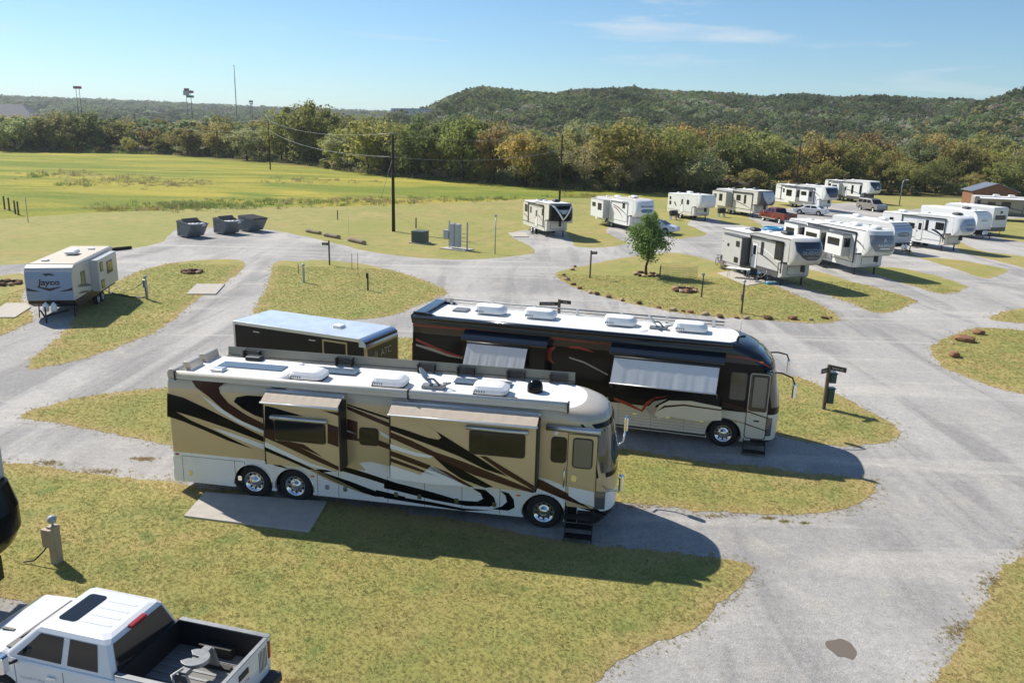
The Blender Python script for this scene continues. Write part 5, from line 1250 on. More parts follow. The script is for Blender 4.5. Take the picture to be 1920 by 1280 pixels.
FW.append(fifth_wheel((43.7, 82.5), -66, 7.6, 'white fifth-wheel with pale blue sunset front, behind the oval-badged trailer', dict(body=M_SIDEW, cap=M_SIDEW, low=M_SIDEW, store=M_SIDEC, zr=3.3, zf=3.65,
    panel=(mat('pale_blue_gel', (0.33, 0.40, 0.50), 0.2, coat=0.4), 2.15, 3.45, lambda t: 0.25+0.67*sin(pi*min(1, 0.25+t*0.6))), text=[('SUNDANCE', 0.28, 2.92, M_TXT, dict(bold=True, squeeze=0.85))],
    extra=[(mat('blue_print', (0.10, 0.17, 0.30), 0.3), 2.28, 2.62, lambda t: 0.30+0.32*t)],
    wins=[(1.0, 1.5, 2.3, 2.8), (3.5, 4.3, 1.9, 2.5), (5.6, 5.95, 1.95, 3.0), (6.8, 7.8, 2.15, 2.9)], doors=[(4.6, 0.85)], awning=(2.6, 8.0),
    swirl=[(M_MGREY, swoop(4.2, 8.2, 2.1, 1.3, 0.12)), (M_DBLUE, swoop(6.4, 8.2, 2.1, 1.25, 0.25))], ac=[(1.6, 1.2, M_ROOFW), (7.9, 1.6, M_BLK)], trim=M_SIDEG)))
FW.append(fifth_wheel((3.0, 84.9), -71, 6.9, 'white and black fifth-wheel with bold V-shaped front, beside the utility pole', dict(body=M_SIDEC, cap=M_PBLK, low=M_SIDEC, store=M_SIDEC, zr=3.25, zf=3.6,
    extra=[(M_SIDEW, 1.95, 3.5, lambda t: 0.06+0.88*t)], panel=None, text=[],
    slides=[], wins=[(0.6, 1.5, 2.1, 2.9), (2.4, 2.8, 2.1, 2.8), (6.0, 6.5, 2.2, 2.9)], doors=[(4.0, 0.85)], awning=(1.8, 6.6),
    swirl=[(M_REDS, swoop(0.1, 2.6, 1.8, 1.15, 0.10)), (M_REDS, swoop(1.2, 6.5, 3.2, 3.3, 0.08)), (M_REDS, swoop(4.8, 6.2, 2.1, 1.6, 0.12))], ac=[(3.3, 1.2, M_BLK), (6.2, 1.5, M_BLK)], trim=M_CHAR)))
for f_ in (FW[-1],):
    R_ = [(1.80, 8.15, 8.60, 2.6), (1.92, 8.2, 8.93, 2.8), (2.2, 8.25, 9.17, 3.0), (2.7, 8.25, 9.20, 3.0), (3.15, 8.2, 9.11, 2.8), (3.45, 8.15, 8.93, 2.6), (3.56, 8.1, 8.7, 2.4), (3.62, 8.05, 8.4, 2.3)]
    cap_patch(R_, 2.44, 2.15, 3.48, lambda t: 0.02+0.70*t, 0.05, 'cap_graphic', M_PBLK, [c for c in f_.children if c.name.startswith('front_cap')][0])
    cap_patch(R_, 2.44, 2.62, 3.05, lambda t: 0.10+0.36*t, 0.07, 'cap_graphic', mat('pale_blue_gel', (0.33, 0.40, 0.50), 0.2), [c for c in f_.children if c.name.startswith('front_cap')][0])
    q = MB(); q.box(5.4, 7.4, 2.44, 3.0, 1.5, 3.1); so = q.build('slide_out', M_SIDEC, f_, bevel=0.02)
    q = MB(); q.prism(rounded(2.55, 2.9, 2.0, 2.7, 0.04), 7.40, 7.415, 'x'); q.build('end_window', M_GLASS, so)
FW.append(fifth_wheel((12.7, 92.0), -69, 8.2, 'white fifth-wheel with red and blue oval badge, partly behind the round tree', dict(body=M_SIDEW, cap=M_SIDEW, low=M_SIDEW, store=M_SIDEW, zr=3.3, zf=3.7, roof=mat('tan_roof', (0.52, 0.46, 0.375), 0.7, noise=0.08, nscale=2),
    panel=(mat('blue_print', (0.10, 0.17, 0.30), 0.3), 2.30, 2.72, lambda t: 0.30+0.32*sin(pi*(0.15+t*0.7))), text=[('BROOKSTONE', 0.27, 2.98, M_DBLUE, dict(bold=True, squeeze=0.85)), ('* * *', 0.25, 3.3, M_TXT, dict())],
    slides=[(0.3, 3.6, 1.0, 3.1, 0.8, [(0.7, 1.6, 2.2, 2.7), (2.2, 3.2, 1.9, 2.7)])], end_window=True, wins=[(6.9, 7.5, 2.5, 3.1)], swirl=[(M_DBLUE, swoop(4.6, 8.4, 2.7, 1.6, 0.12)), (M_REDS, swoop(4.7, 7.2, 2.5, 1.4, 0.14)), (M_REDS, swoop(0.2, 0.3, 1.6, 1.5, 0.1))],
    ac=[(3.4, 1.2, M_ROOFW), (7.4, 1.2, M_ROOFW)], vents=[(6.2, 1.4), (1.2, 1.0)], awning=(4.0, 8.2), awnm=M_SIDEW, trim=M_SIDEG)))
FW.append(fifth_wheel((23.0, 105.9), -70, 6.2, 'small older plain white fifth-wheel with flat front', dict(body=M_SIDE, cap=M_SIDE, low=M_SIDEC, store=M_SIDEC, zr=3.1, zf=3.4, round=0.4, panel=None, text=[('~', 0.5, 2.75, M_TXT, dict())],
    wins=[(0.5, 0.9, 2.3, 2.7), (0.5, 1.0, 1.6, 2.1), (4.9, 5.5, 2.0, 2.6)], doors=[(3.4, 0.85)], swirl=[(M_TXTB, [(1.8, 2.0, 0.3), (2.1, 1.8, 0.35), (2.4, 1.5, 0.1)])], ac=[(3.6, 1.2, M_ROOFW)], vents=[(5.8, 1.2), (0.8, 1.2)], trim=M_SIDEG)))
FW.append(fifth_wheel((32.5, 111.8), -70, 8.8, 'cream fifth-wheel with rounded black and silver front near the red pickup', dict(body=M_SIDEC, cap=M_CHAR, low=M_SIDEC, store=M_SIDEC, zr=3.35, zf=3.75,
    panel=(mat('silver_gel', (0.55, 0.58, 0.60), 0.2, coat=0.4), 2.0, 3.62, lambda t: 0.05+0.70*sin(pi*min(0.62, 0.05+t*0.6))), text=[('~', 0.6, 2.8, M_TXTB, dict())],
    slides=[(0.4, 3.9, 1.1, 3.1, 0.85, [(0.8, 1.5, 2.1, 2.7), (2.2, 3.0, 1.8, 2.8)])], end_window=True, wins=[(5.2, 6.2, 2.1, 2.9), (7.0, 7.5, 1.8, 3.0)], awning=(4.3, 9.0), swirl=[(M_CHAR, swoop(4.4, 8.8, 2.0, 1.2, 0.12)), (M_CHAR, swoop(4.2, 8.9, 3.1, 3.3, 0.08))], ac=[(3.0, 1.2, M_BLK), (7.8, 1.2, M_BLK)])))
FW.append(fifth_wheel((46.6, 125.7), -72, 10.6, 'white fifth-wheel with dark blue glass front, behind the white sedan', dict(body=M_SIDEW, cap=M_SIDE, low=M_SIDE, zr=3.4, zf=3.8,
    panel=(M_DBLUE, 2.2, 3.6, lambda t: 0.45+0.45*min(1, t*1.8)**0.7), text=[], wins=[(2.0, 2.6, 2.2, 2.8)],
    slides=[(3.5, 6.4, 1.0, 3.1, 0.8, [(4.0, 5.4, 1.8, 2.8)]), (7.3, 9.4, 1.3, 3.1, 0.7, [(7.6, 8.9, 2.2, 2.8)])], end_window=True, slide_end=M_SIDEG, awning=(1.5, 10.0), swirl=[(M_MGREY, swoop(0.2, 4.0, 2.9, 2.5, 0.12)), (M_CHAR, swoop(9.4, 11.6, 2.9, 2.0, 0.12))], ac=[(4.0, 1.2, M_BLK), (9.0, 1.2, M_BLK)])))
FW.append(fifth_wheel((61.0, 143.5), -70, 9.6, 'farthest white fifth-wheel, black-topped front with mountain emblem', dict(body=M_SIDEW, cap=M_SIDE, low=M_CHAR, store=M_CHAR, zr=3.5, zf=3.9,
    panel=(M_DBLUE, 2.4, 3.75, lambda t: 0.45+0.45*min(1, t*1.6)), text=[('^', 0.9, 2.75, M_TXTW, dict(bold=True))], wins=[(1.2, 2.0, 2.3, 2.9), (7.0, 7.5, 1.5, 3.0), (9.0, 9.5, 1.6, 3.1)], doors=[(5.2, 0.9)],
    slides=[(2.5, 4.6, 1.1, 3.1, 0.7, [(2.9, 4.1, 2.2, 2.8)])], awning=(1.0, 9.5), swirl=[(M_CHAR, swoop(5.0, 9.8, 2.2, 1.4, 0.15))], ac=[(4.0, 1.2, M_BLK)])))
GRP = 'camper trailers on the sites'

def travel_trailer(corner, yaw, L, label, S, near_left=False):
    """corner: ground below the near front corner. The near flank is y=0 (or y=W when near_left)"""
    yaw = radians(yaw); W = 2.44; H = S.get('H', 3.0); z0 = 0.62
    u = np.array([cos(yaw), sin(yaw)]); v = np.array([-sin(yaw), cos(yaw)])
    O = np.array(corner[:2]) - u*L - (v*W if near_left else 0)
    root = empty('travel_trailer', (O[0], O[1], 0), yaw, label, 'camper trailer', GRP)
    fr = S.get('front', [(L-0.55, H), (L-0.20, H-0.12), (L-0.04, H-0.40), (L, H-0.9), (L, 1.35), (L-0.02, 1.1)])
    q = MB(); q.prism([(0.0, 1.1), (0.0, H-0.1), (0.1, H)] + fr, 0.0, W); b_ = q.build('body', S['body'], root, bevel=0.03)
    q = MB(); q.prism([(0.03, 1.098), (0.03, z0), (L-0.75, z0), (L-0.12, 0.9), (L-0.05, 1.098)], 0.02, W-0.02); q.build('underbody', S.get('low', M_CHAR), root)
    q = MB(); q.box(0.12, L-0.6, 0.08, W-0.08, H+0.002, H+0.03); q.build('roof', S.get('roof', M_ROOFW), root)
    # ribbed front sheet
    if S.get('ribs'):
        V = []; zs_ = [1.12+(H-0.35-1.12)*i/56 for i in range(57)]
        fx = lambda z: np.interp(z, [p[1] for p in fr[::-1]], [p[0] for p in fr[::-1]])
        for i, z in enumerate(zs_):
            x = fx(z) + 0.006 + (0.012 if (i//2) % 2 else 0.0); V += [(x, 0.05, z), (x, W-0.05, z)]
        q = MB(); q.add(V, [(2*i, 2*i+1, 2*i+3, 2*i+2) for i in range(56)]); q.build('front_sheet', S['ribs'], root)
    q = MB(); q.prism([(-W*0+0.55, L+0.0), (W/2, L+1.25), (W-0.55, L+0.0)], 0.42, 0.52, 'z', 0)
    q = MB(); q.tube([(L-0.3, 0.5, 0.48), (L+1.2, W/2, 0.48)], 0.05, 6); q.tube([(L-0.3, W-0.5, 0.48), (L+1.2, W/2, 0.48)], 0.05, 6); q.tube([(L+1.0, W/2, 0.08), (L+1.0, W/2, 0.95)], 0.045, 8); q.build('hitch', M_BLK, root)
    for yy in (W/2-0.2, W/2+0.2):
        q = MB(); q.lathe([(0.001, 0.0), (0.13, 0.02), (0.155, 0.09), (0.155, 0.34), (0.12, 0.43), (0.06, 0.46), (0.06, 0.52), (0.001, 0.52)], 'z', (L+0.32, yy, 0.55), 16); q.build('propane_tank', M_ROOFW, root)
    for ax in (L*0.36, L*0.36+0.85):
        wheel(root, ax, 0.03, 0.36, 0.22, M_ALU, -1, 'small'); wheel(root, ax, W-0.03, 0.36, 0.22, M_ALU, 1, 'small')
    for xx in (0.4, L-0.7):
        for yy in (0.3, W-0.3): q = MB(); q.tube([(xx, yy, 0.64), (xx+0.12, yy, 0.03)], 0.03, 6); q.build('stabilizer_leg', M_BLK, root)
    for (a, b2, c, e, sd) in S.get('wins', []):
        if sd == 0: window(root, a, b2, c, e, 0.0, 0.05, 0.03, glass=S.get('glass'))
        else:
            q = MB(); q.prism(rounded(a, b2, c, e, 0.05), W-0.01, W+0.02); wo = q.build('window', M_BLK, root)
            q = MB(); q.prism(rounded(a+0.03, b2-0.03, c+0.03, e-0.03, 0.04), W+0.01, W+0.026); q.build('pane', S.get('glass') or M_GLASS, wo)
    for (xx, yy, mm) in S.get('ac', [(L*0.45, W/2, M_ROOFW)]): ac_unit(root, xx, yy, H+0.03, 0.95, 0.70, 0.30, mm, base=False)
    for (xx, yy) in S.get('vents', [(L*0.8, 1.3)]): q = MB(); q.rbox(xx-0.18, xx+0.18, yy-0.18, yy+0.18, H+0.03, H+0.13, 0.05); q.build('roof_vent', S.get('ventm', M_ROOFW), root)
    return root, fr, W, H
# ribbed silver trailer on the left, street side towards us
jay, fr_, W_, H_ = travel_trailer((-24.3, 43.1), -79, 7.6, 'white travel trailer with ribbed steel-blue front and twin propane tanks', dict(H=3.02, body=M_SIDEG, low=M_BLK, roof=mat('tan_roof', (0.52, 0.46, 0.375), 0.7, noise=0.08, nscale=2),
    front=[(7.15, 3.02), (7.45, 2.90), (7.58, 2.68), (7.62, 2.3), (7.62, 1.35), (7.60, 1.1)], ribs=mat('steel_blue_sheet', (0.25, 0.33, 0.48), 0.28, 0.3),
    wins=[(5.6, 6.3, 1.7, 2.45, 1), (2.0, 3.2, 1.85, 2.65, 1), (3.75, 4.25, 2.2, 2.8, 1), (3.7, 4.3, 1.15, 1.7, 1), (0.25, 0.75, 1.35, 1.8, 1)], glass=mat('amber_tint_glass', (0.16, 0.14, 0.05), 0.1, spec=0.7),
    ac=[(3.6, 1.25, M_ROOFW)], vents=[(1.6, 1.7), (6.0, 0.6)], ventm=M_ROOFW), near_left=True)
jx = lambda z: np.interp(z, [p[1] for p in fr_[::-1]], [p[0] for p in fr_[::-1]])
def jay_flat(vs, fs, zc, m, name):
    q = MB(); q.add([(jx(zc+b_)+0.035, W_/2+a, zc+b_) for a, b_ in vs], fs); q.build(name, m, jay, recalc=False)
vs, fs = text_mesh('Jayco', 0.46, bold=True, shear=0.12, squeeze=1.1); jay_flat(vs, fs, 2.12, M_TXTB, 'lettering')
jay_flat([(-0.62, 0.10), (0, -0.02), (0.62, 0.10), (0.5, 0.02), (0, -0.16), (-0.5, 0.02)], [(0, 1, 4, 5), (1, 2, 3, 4)], 1.80, M_TXTB, 'emblem')
jay_flat([(-1.15, 0.12), (-0.45, -0.10), (-1.15, -0.04)], [(0, 1, 2)], 1.70, M_TXTB, 'emblem'); jay_flat([(1.15, 0.12), (1.15, -0.04), (0.45, -0.10)], [(0, 1, 2)], 1.70, M_TXTB, 'emblem')
# bird emblem as plain swept strokes
jay_flat([(-0.28, 0.06), (0.05, 0.10), (0.28, 0.02), (0.30, -0.04), (0.0, 0.0), (-0.1, -0.06)], [(0, 1, 2, 3, 4, 5)], 2.52, M_TXTB, 'emblem')
# grey slide with dark edge on its street side
q = MB(); q.box(0.9, 4.6, W_, W_+0.45, 1.0, 2.85); so = q.build('slide_out', M_SIDEG, jay, bevel=0.02)
for (a, b2, c, e) in ((1.9, 3.0, 1.75, 2.5), (3.75, 4.3, 2.1, 2.65), (3.7, 4.3, 1.1, 1.6)):
    q = MB(); q.prism(rounded(a, b2, c, e, 0.05), W_+0.44, W_+0.47); wo = q.build('window', M_BLK, so)
    q = MB(); q.prism(rounded(a+0.05, b2-0.05, c+0.05, e-0.05, 0.04), W_+0.45, W_+0.476); q.build('pane', mat('amber_tint_glass', (0.16, 0.14, 0.05), 0.1), wo)
for zz, wd in ((1.75, 0.2), (1.35, 0.15)):
    q = MB(); P = swoop(6.9, 4.7, zz, zz-0.35, wd); n = len(P)
    q.add([(x, W_+0.005, z+w_/2) for x, z, w_ in P]+[(x, W_+0.005, z-w_/2) for x, z, w_ in P], [(i, i+1, n+i+1, n+i) for i in range(n-1)]); q.build('stripe', M_CHAR, jay)
# trailers beyond: oval badge one beside the long white one, and two farther back
M_SLV = mat('silver_sheet', (0.34, 0.41, 0.52), 0.3, 0.3)
tt, fr2, W2, H2 = travel_trailer((37.3, 78.6), -66, 8.2, 'travel trailer with silver rounded front and black oval badge', dict(H=3.05, body=M_SIDE, low=M_BLK, ac=[(2.2, 1.2, M_ROOFW), (5.6, 1.2, M_ROOFW)],
    front=[(7.3, 3.05), (7.75, 2.93), (8.05, 2.68), (8.2, 2.3), (8.22, 1.7), (8.1, 1.1)], wins=[(5.0, 5.6, 1.9, 2.6, 0)]))
q = MB(); V = []
for i in range(13):
    z = 1.12+1.75*i/12; x = np.interp(z, [p[1] for p in fr2[::-1]], [p[0] for p in fr2[::-1]])+0.012; V += [(x, 0.03, z), (x, W2-0.03, z)]
q.add(V, [(2*i, 2*i+1, 2*i+3, 2*i+2) for i in range(12)], 0, True); q.build('front_sheet', M_SLV, tt)
def flat_on(vs, fs, zc, frx, m, name, root, W): q = MB(); q.add([(np.interp(zc+b_, [p[1] for p in frx[::-1]], [p[0] for p in frx[::-1]])+0.04, W/2+a, zc+b_) for a, b_ in vs], fs); q.build(name, m, root, recalc=False)
ov = [(0.75*cos(k*pi/12), 0.20*sin(k*pi/12)) for k in range(24)]; iv = [(0.66*cos(k*pi/12), 0.14*sin(k*pi/12)) for k in range(24)]
flat_on(ov+iv, [(k, (k+1) % 24, 24+(k+1) % 24, 24+k) for k in range(24)], 1.95, fr2, M_TXTB, 'emblem', tt, W2)
vs, fs = text_mesh('#5', 0.34); flat_on(vs, fs, 1.95, fr2, M_TXTB, 'lettering', tt, W2)
c3 = gnd(1826, 449)
t3, fr3, W3, H3 = travel_trailer((c3[0], c3[1]), -68, 8.0, 'white travel trailer with rounded front, behind the sunset-fronted fifth-wheel', dict(H=3.2, body=M_SIDEW, low=M_BLK, ac=[(5.4, 1.2, M_BLK)],
    front=[(7.1, 3.2), (7.6, 3.05), (7.9, 2.75), (8.05, 2.3), (8.05, 1.7), (7.95, 1.1)]))
vs, fs = text_mesh('#7', 0.34); flat_on(vs, fs, 2.2, fr3, M_TXTB, 'lettering', t3, W3)
t4, fr4, W4, H4 = travel_trailer((57.0, 104.0), 112, 7.0, 'boxy white trailer seen from behind with dark rear window', dict(H=3.45, body=M_SIDE, low=M_CHAR, ac=[]))
q = MB(); q.prism(rounded(0.35, 2.1, 2.0, 2.55, 0.05), -0.03, 0.0, 'x'); q.build('rear_window', M_GLASS, t4)
q = MB(); q.prism(rounded(1.0, 1.35, 2.75, 3.05, 0.03), -0.03, 0.0, 'x'); q.build('rear_vent', M_BLK, t4)
# right edge: trailer under an open awning
c5 = gnd(1850, 412)
t5, fr5, W5, H5 = travel_trailer((c5[0]+6.6, c5[1]-2.2), -18, 9.0, 'cream and brown trailer with open awning at the right edge', dict(H=3.35, body=mat('taupe_siding', (0.36, 0.32, 0.27), 0.4, noise=0.05), low=M_CHAR, ac=[(3.0, 1.2, M_ROOFW), (5.0, 1.2, M_ROOFW)], wins=[(1.8, 2.8, 1.9, 2.6, 0), (3.6, 4.8, 1.7, 2.7, 0), (0.4, 0.8, 1.9, 2.8, 0)]))
q = MB(); q.prism([(-0.02, 3.24), (-1.0, 3.10), (-1.0, 3.14), (-0.02, 3.29)], 0.6, 6.5, 'x'); awo = q.build('awning', M_FAB, t5)
for xx in (0.7, 6.4): q = MB(); q.tube([(xx, -0.02, 1.1), (xx, -1.0, 3.10)], 0.03, 6); q.build('arm', M_BLK, awo)
for P in (swoop(0.1, 6.5, 2.4, 1.5, 0.22), swoop(0.1, 5.5, 1.7, 1.2, 0.15)):
    q = MB(); n = len(P); q.add([(x, -0.005, z+w_/2) for x, z, w_ in P]+[(x, -0.005, z-w_/2) for x, z, w_ in P], [(i, i+1, n+i+1, n+i) for i in range(n-1)]); q.build('stripe', M_BRZ, t5)
# dark fifth-wheel at the left edge: only its nose shows
lf = gnd(20, 1020, 0.8)
lw = empty('fifth_wheel_trailer', (-16.46, 14.8, 0), radians(-3), 'black and grey fifth-wheel nose cut off by the left edge', 'camper trailer', GRP)
q = MB(); q.prism([(-4.0, 0.6), (-4.0, 3.55), (4.3, 3.62), (4.55, 3.6), (4.62, 2.2), (3.0, 1.6), (3.0, 0.6)], 0.0, 2.44); q.build('body', M_SIDEG, lw, bevel=0.05)
R5 = [(1.30, 4.2, 4.75, 2.4), (1.45, 4.3, 5.10, 2.6), (1.8, 4.4, 5.28, 2.8), (2.3, 4.5, 5.22, 3.0), (2.8, 4.5, 4.95, 3.0)]
q = MB(); q.loft([[(x, y, z) for x, y in outline(4.0, xs, xf, 2.44, e, rr=0.02)] for z, xs, xf, e in R5]); q.build('front_cap', M_PBLK, lw)
q = MB(); q.box(4.35, 4.66, 0.0, 2.44, 2.8, 3.6); q.build('cap_top', M_SIDEG, lw, bevel=0.05)
q = MB(); q.prism(rounded(3.7, 4.3, 2.35, 3.25, 0.1), -0.02, 0.01); q.build('window', M_GLASS, lw)
q = MB(); q.box(4.3, 5.0, 0.9, 1.5, 0.75, 1.32); q.build('king_pin', M_BLK, lw)

# ---------------------------------------------------------------- enclosed cargo trailer
FA = Frame((-11.92, 33.02), radians(-22.5)); LA, WA, HA = 6.64, 2.42, 2.70
atc = empty('cargo_trailer', tuple(FA.o), FA.yaw, 'black enclosed cargo trailer with aluminium roof behind the champagne motorhome', 'trailer')
M_ATC = mat('black_sheet', (0.009, 0.009, 0.009), 0.35, spec=0.25, coat=0.0, noise=0.1, nscale=2); M_AROOF = mat('aluminium_roof', (0.70, 0.76, 0.80), 0.30, 0.45, noise=0.10, nscale=1.6)
q = MB(); q.box(0, LA-0.02, 0.0, WA, 0.55, HA-0.12); q.build('body', M_ATC, atc)
q = MB(); q.prism([(-0.04, HA-0.13), (LA-0.32, HA-0.13), (LA-0.32, HA), (-0.04, HA)], -0.02, WA+0.02); q.build('roof', M_AROOF, atc, bevel=0.01)
q = MB(); n = 10; pr = [(LA-0.34+0.34*sin(k*pi/2/n), HA-0.34+0.335*cos(k*pi/2/n)) for k in range(n+1)] + [(LA-0.34, HA-0.34)]
q.prism(pr, -0.015, WA+0.015); q.build('front_radius', mat('blue_reflection_aluminium', (0.40, 0.50, 0.62), 0.2, 0.7), atc)  # bluish reflection put into the base colour of the aluminium curve
q = MB(); q.box(-0.03, LA-0.33, -0.03, 0.0, HA-0.14, HA-0.02); q.build('top_rail', M_ALU, atc)
q = MB(); q.box(LA-0.10, LA+0.01, -0.02, 0.06, 0.55, HA-0.34); q.build('corner_post', M_GOLD, atc)
q = MB(); q.box(LA-0.10, LA+0.01, WA-0.06, WA+0.02, 0.55, HA-0.34); q.build('corner_post', M_GOLD, atc)
q = MB(); q.box(-0.03, 0.06, -0.02, 0.05, 0.55, HA-0.14); q.build('corner_post', M_ALU, atc)
q = MB(); q.box(LA-0.018, LA+0.004, 0.07, WA-0.07, 0.6, HA-0.36); q.build('front_panel', mat('grass_reflection_panel', (0.03, 0.028, 0.02), 0.3, spec=0.3), atc)  # reflected grass is painted into this panel as dark olive
q = MB(); q.box(LA-0.01, LA+0.012, 0.06, WA-0.06, HA-0.42, HA-0.34); q.build('front_trim', M_GOLD, atc)
vs, fs = text_mesh('ATC', 0.42); q = MB(); q.add([(LA+0.012, WA/2+0.25+a, HA-0.80+b_) for a, b_ in vs], fs); q.build('lettering', M_TXT, atc, recalc=False)
q = MB(); q.add([(LA+0.012, WA/2-0.55+a, HA-0.80+b_) for a, b_ in ((-0.16, -0.2), (0.0, 0.2), (0.03, 0.2), (-0.1, -0.2), (0.06, -0.2), (0.06, 0.1), (0.12, 0.2), (0.12, -0.2))], [(0, 3, 2, 1), (4, 7, 6, 5)]); q.build('emblem', M_TXT, atc, recalc=False)
q = MB(); q.prism([(4.55, 0.7), (4.55, HA-0.22), (5.75, HA-0.22), (5.75, 0.7), (5.68, 0.7), (5.68, HA-0.30), (4.62, HA-0.30), (4.62, 0.7)], -0.03, 0.0); q.build('door_frame', M_GOLD, atc)
for xx in (1.2, 4.05): q = MB(); q.rbox(xx-0.16, xx+0.16, -0.04, 0.0, HA-0.36, HA-0.32, 0.01); q.build('side_lamp', M_ALU, atc)
q = MB(); q.rbox(4.3, 4.75, 1.0, 1.4, HA, HA+0.12, 0.05); q.build('roof_vent', M_ROOFW, atc)
for ax in (2.6, 3.5): wheel(atc, ax, 0.03, 0.36, 0.22, M_ALU, -1, 'small'); wheel(atc, ax, WA-0.03, 0.36, 0.22, M_ALU, 1, 'small')
q = MB(); q.tube([(LA, 0.5, 0.5), (LA+1.3, WA/2, 0.5)], 0.05); q.tube([(LA, WA-0.5, 0.5), (LA+1.3, WA/2, 0.5)], 0.05); q.build('hitch', M_BLK, atc)

# ---------------------------------------------------------------- pickups and cars
def greenhouse(root, lo, hi, paint, glass, name='cab', wins=(), rear=True, z0=1.22, zt=1.92):
    """lo/hi: (x0, x1, half width) at the belt and at the roof; panes are separate"""
    def ring(x0, x1, h, z, r): return [(x0+r, -h, z), (x1-r, -h+0.0, z), (x1, -h+r*0.8, z), (x1, h-r*0.8, z), (x1-r, h, z), (x0+r, h, z), (x0, h-r*0.8, z), (x0, -h+r*0.8, z)]
    m_ = lambda t: tuple(lo[i]+(hi[i]-lo[i])*t for i in range(3))
    dz = zt-z0; R = []
    for t, ins, r in ((0, 0, 0.05), (0.85, 0, 0.07), (0.95, 0.04, 0.10), (1.0, 0.14, 0.14)):
        a, b_, h = m_(min(t, 0.9)); R.append(ring(a+ins, b_-ins, h-ins, z0+dz*t, r))
    q = MB(); q.loft(R); cab = q.build(name, paint, root, bevel=0.035)
    for poly in wins:                          # side panes, both sides
        for sgn in (-1, 1):
            V = [(x, sgn*(np.interp((z-z0)/dz, [0, 0.9], [lo[2], hi[2]*0.9+lo[2]*0.1 if False else lo[2]+(hi[2]-lo[2])*0.9])+0.008), z) for x, z in poly]
            q = MB(); q.add(V, [tuple(range(len(V)))]); w_ = q.build('side_window', glass, cab, recalc=False)
            if (w_.data.polygons[0].normal.y > 0) != (sgn > 0): w_.data.flip_normals()
    for nm, end, sg in (('windscreen', 1, 1), ('rear_window', 0, -1)):
        V = []
        for t, k in ((0.08, 0.90), (0.84, 0.88)):
            m3 = m_(t); x = m3[end]; h = m3[2]*k; V += [(x+sg*0.012, -h, z0+dz*t), (x+sg*0.012, h, z0+dz*t)]
        q = MB(); q.add(V, [(0, 1, 3, 2)]); w_ = q.build(nm, glass, cab)
        if (w_.data.polygons[0].normal.x > 0) != (sg > 0): w_.data.flip_normals()
    return cab
def rail_profile(root, paint, x0, x1, z0, zpts, arches, hw, name='body', R=0.47, zc=0.40):
    p = arch_skirt(x0, x1, z0, z0+0.01, arches, R, zc)[1:-1]      # lower line with arches
    poly = [(x0, z0)] + p[1:-1] + [(x1, z0)] + zpts[::-1]
    q = MB(); q.prism(poly, -hw, hw); return q.build(name, paint, root, bevel=0.05)
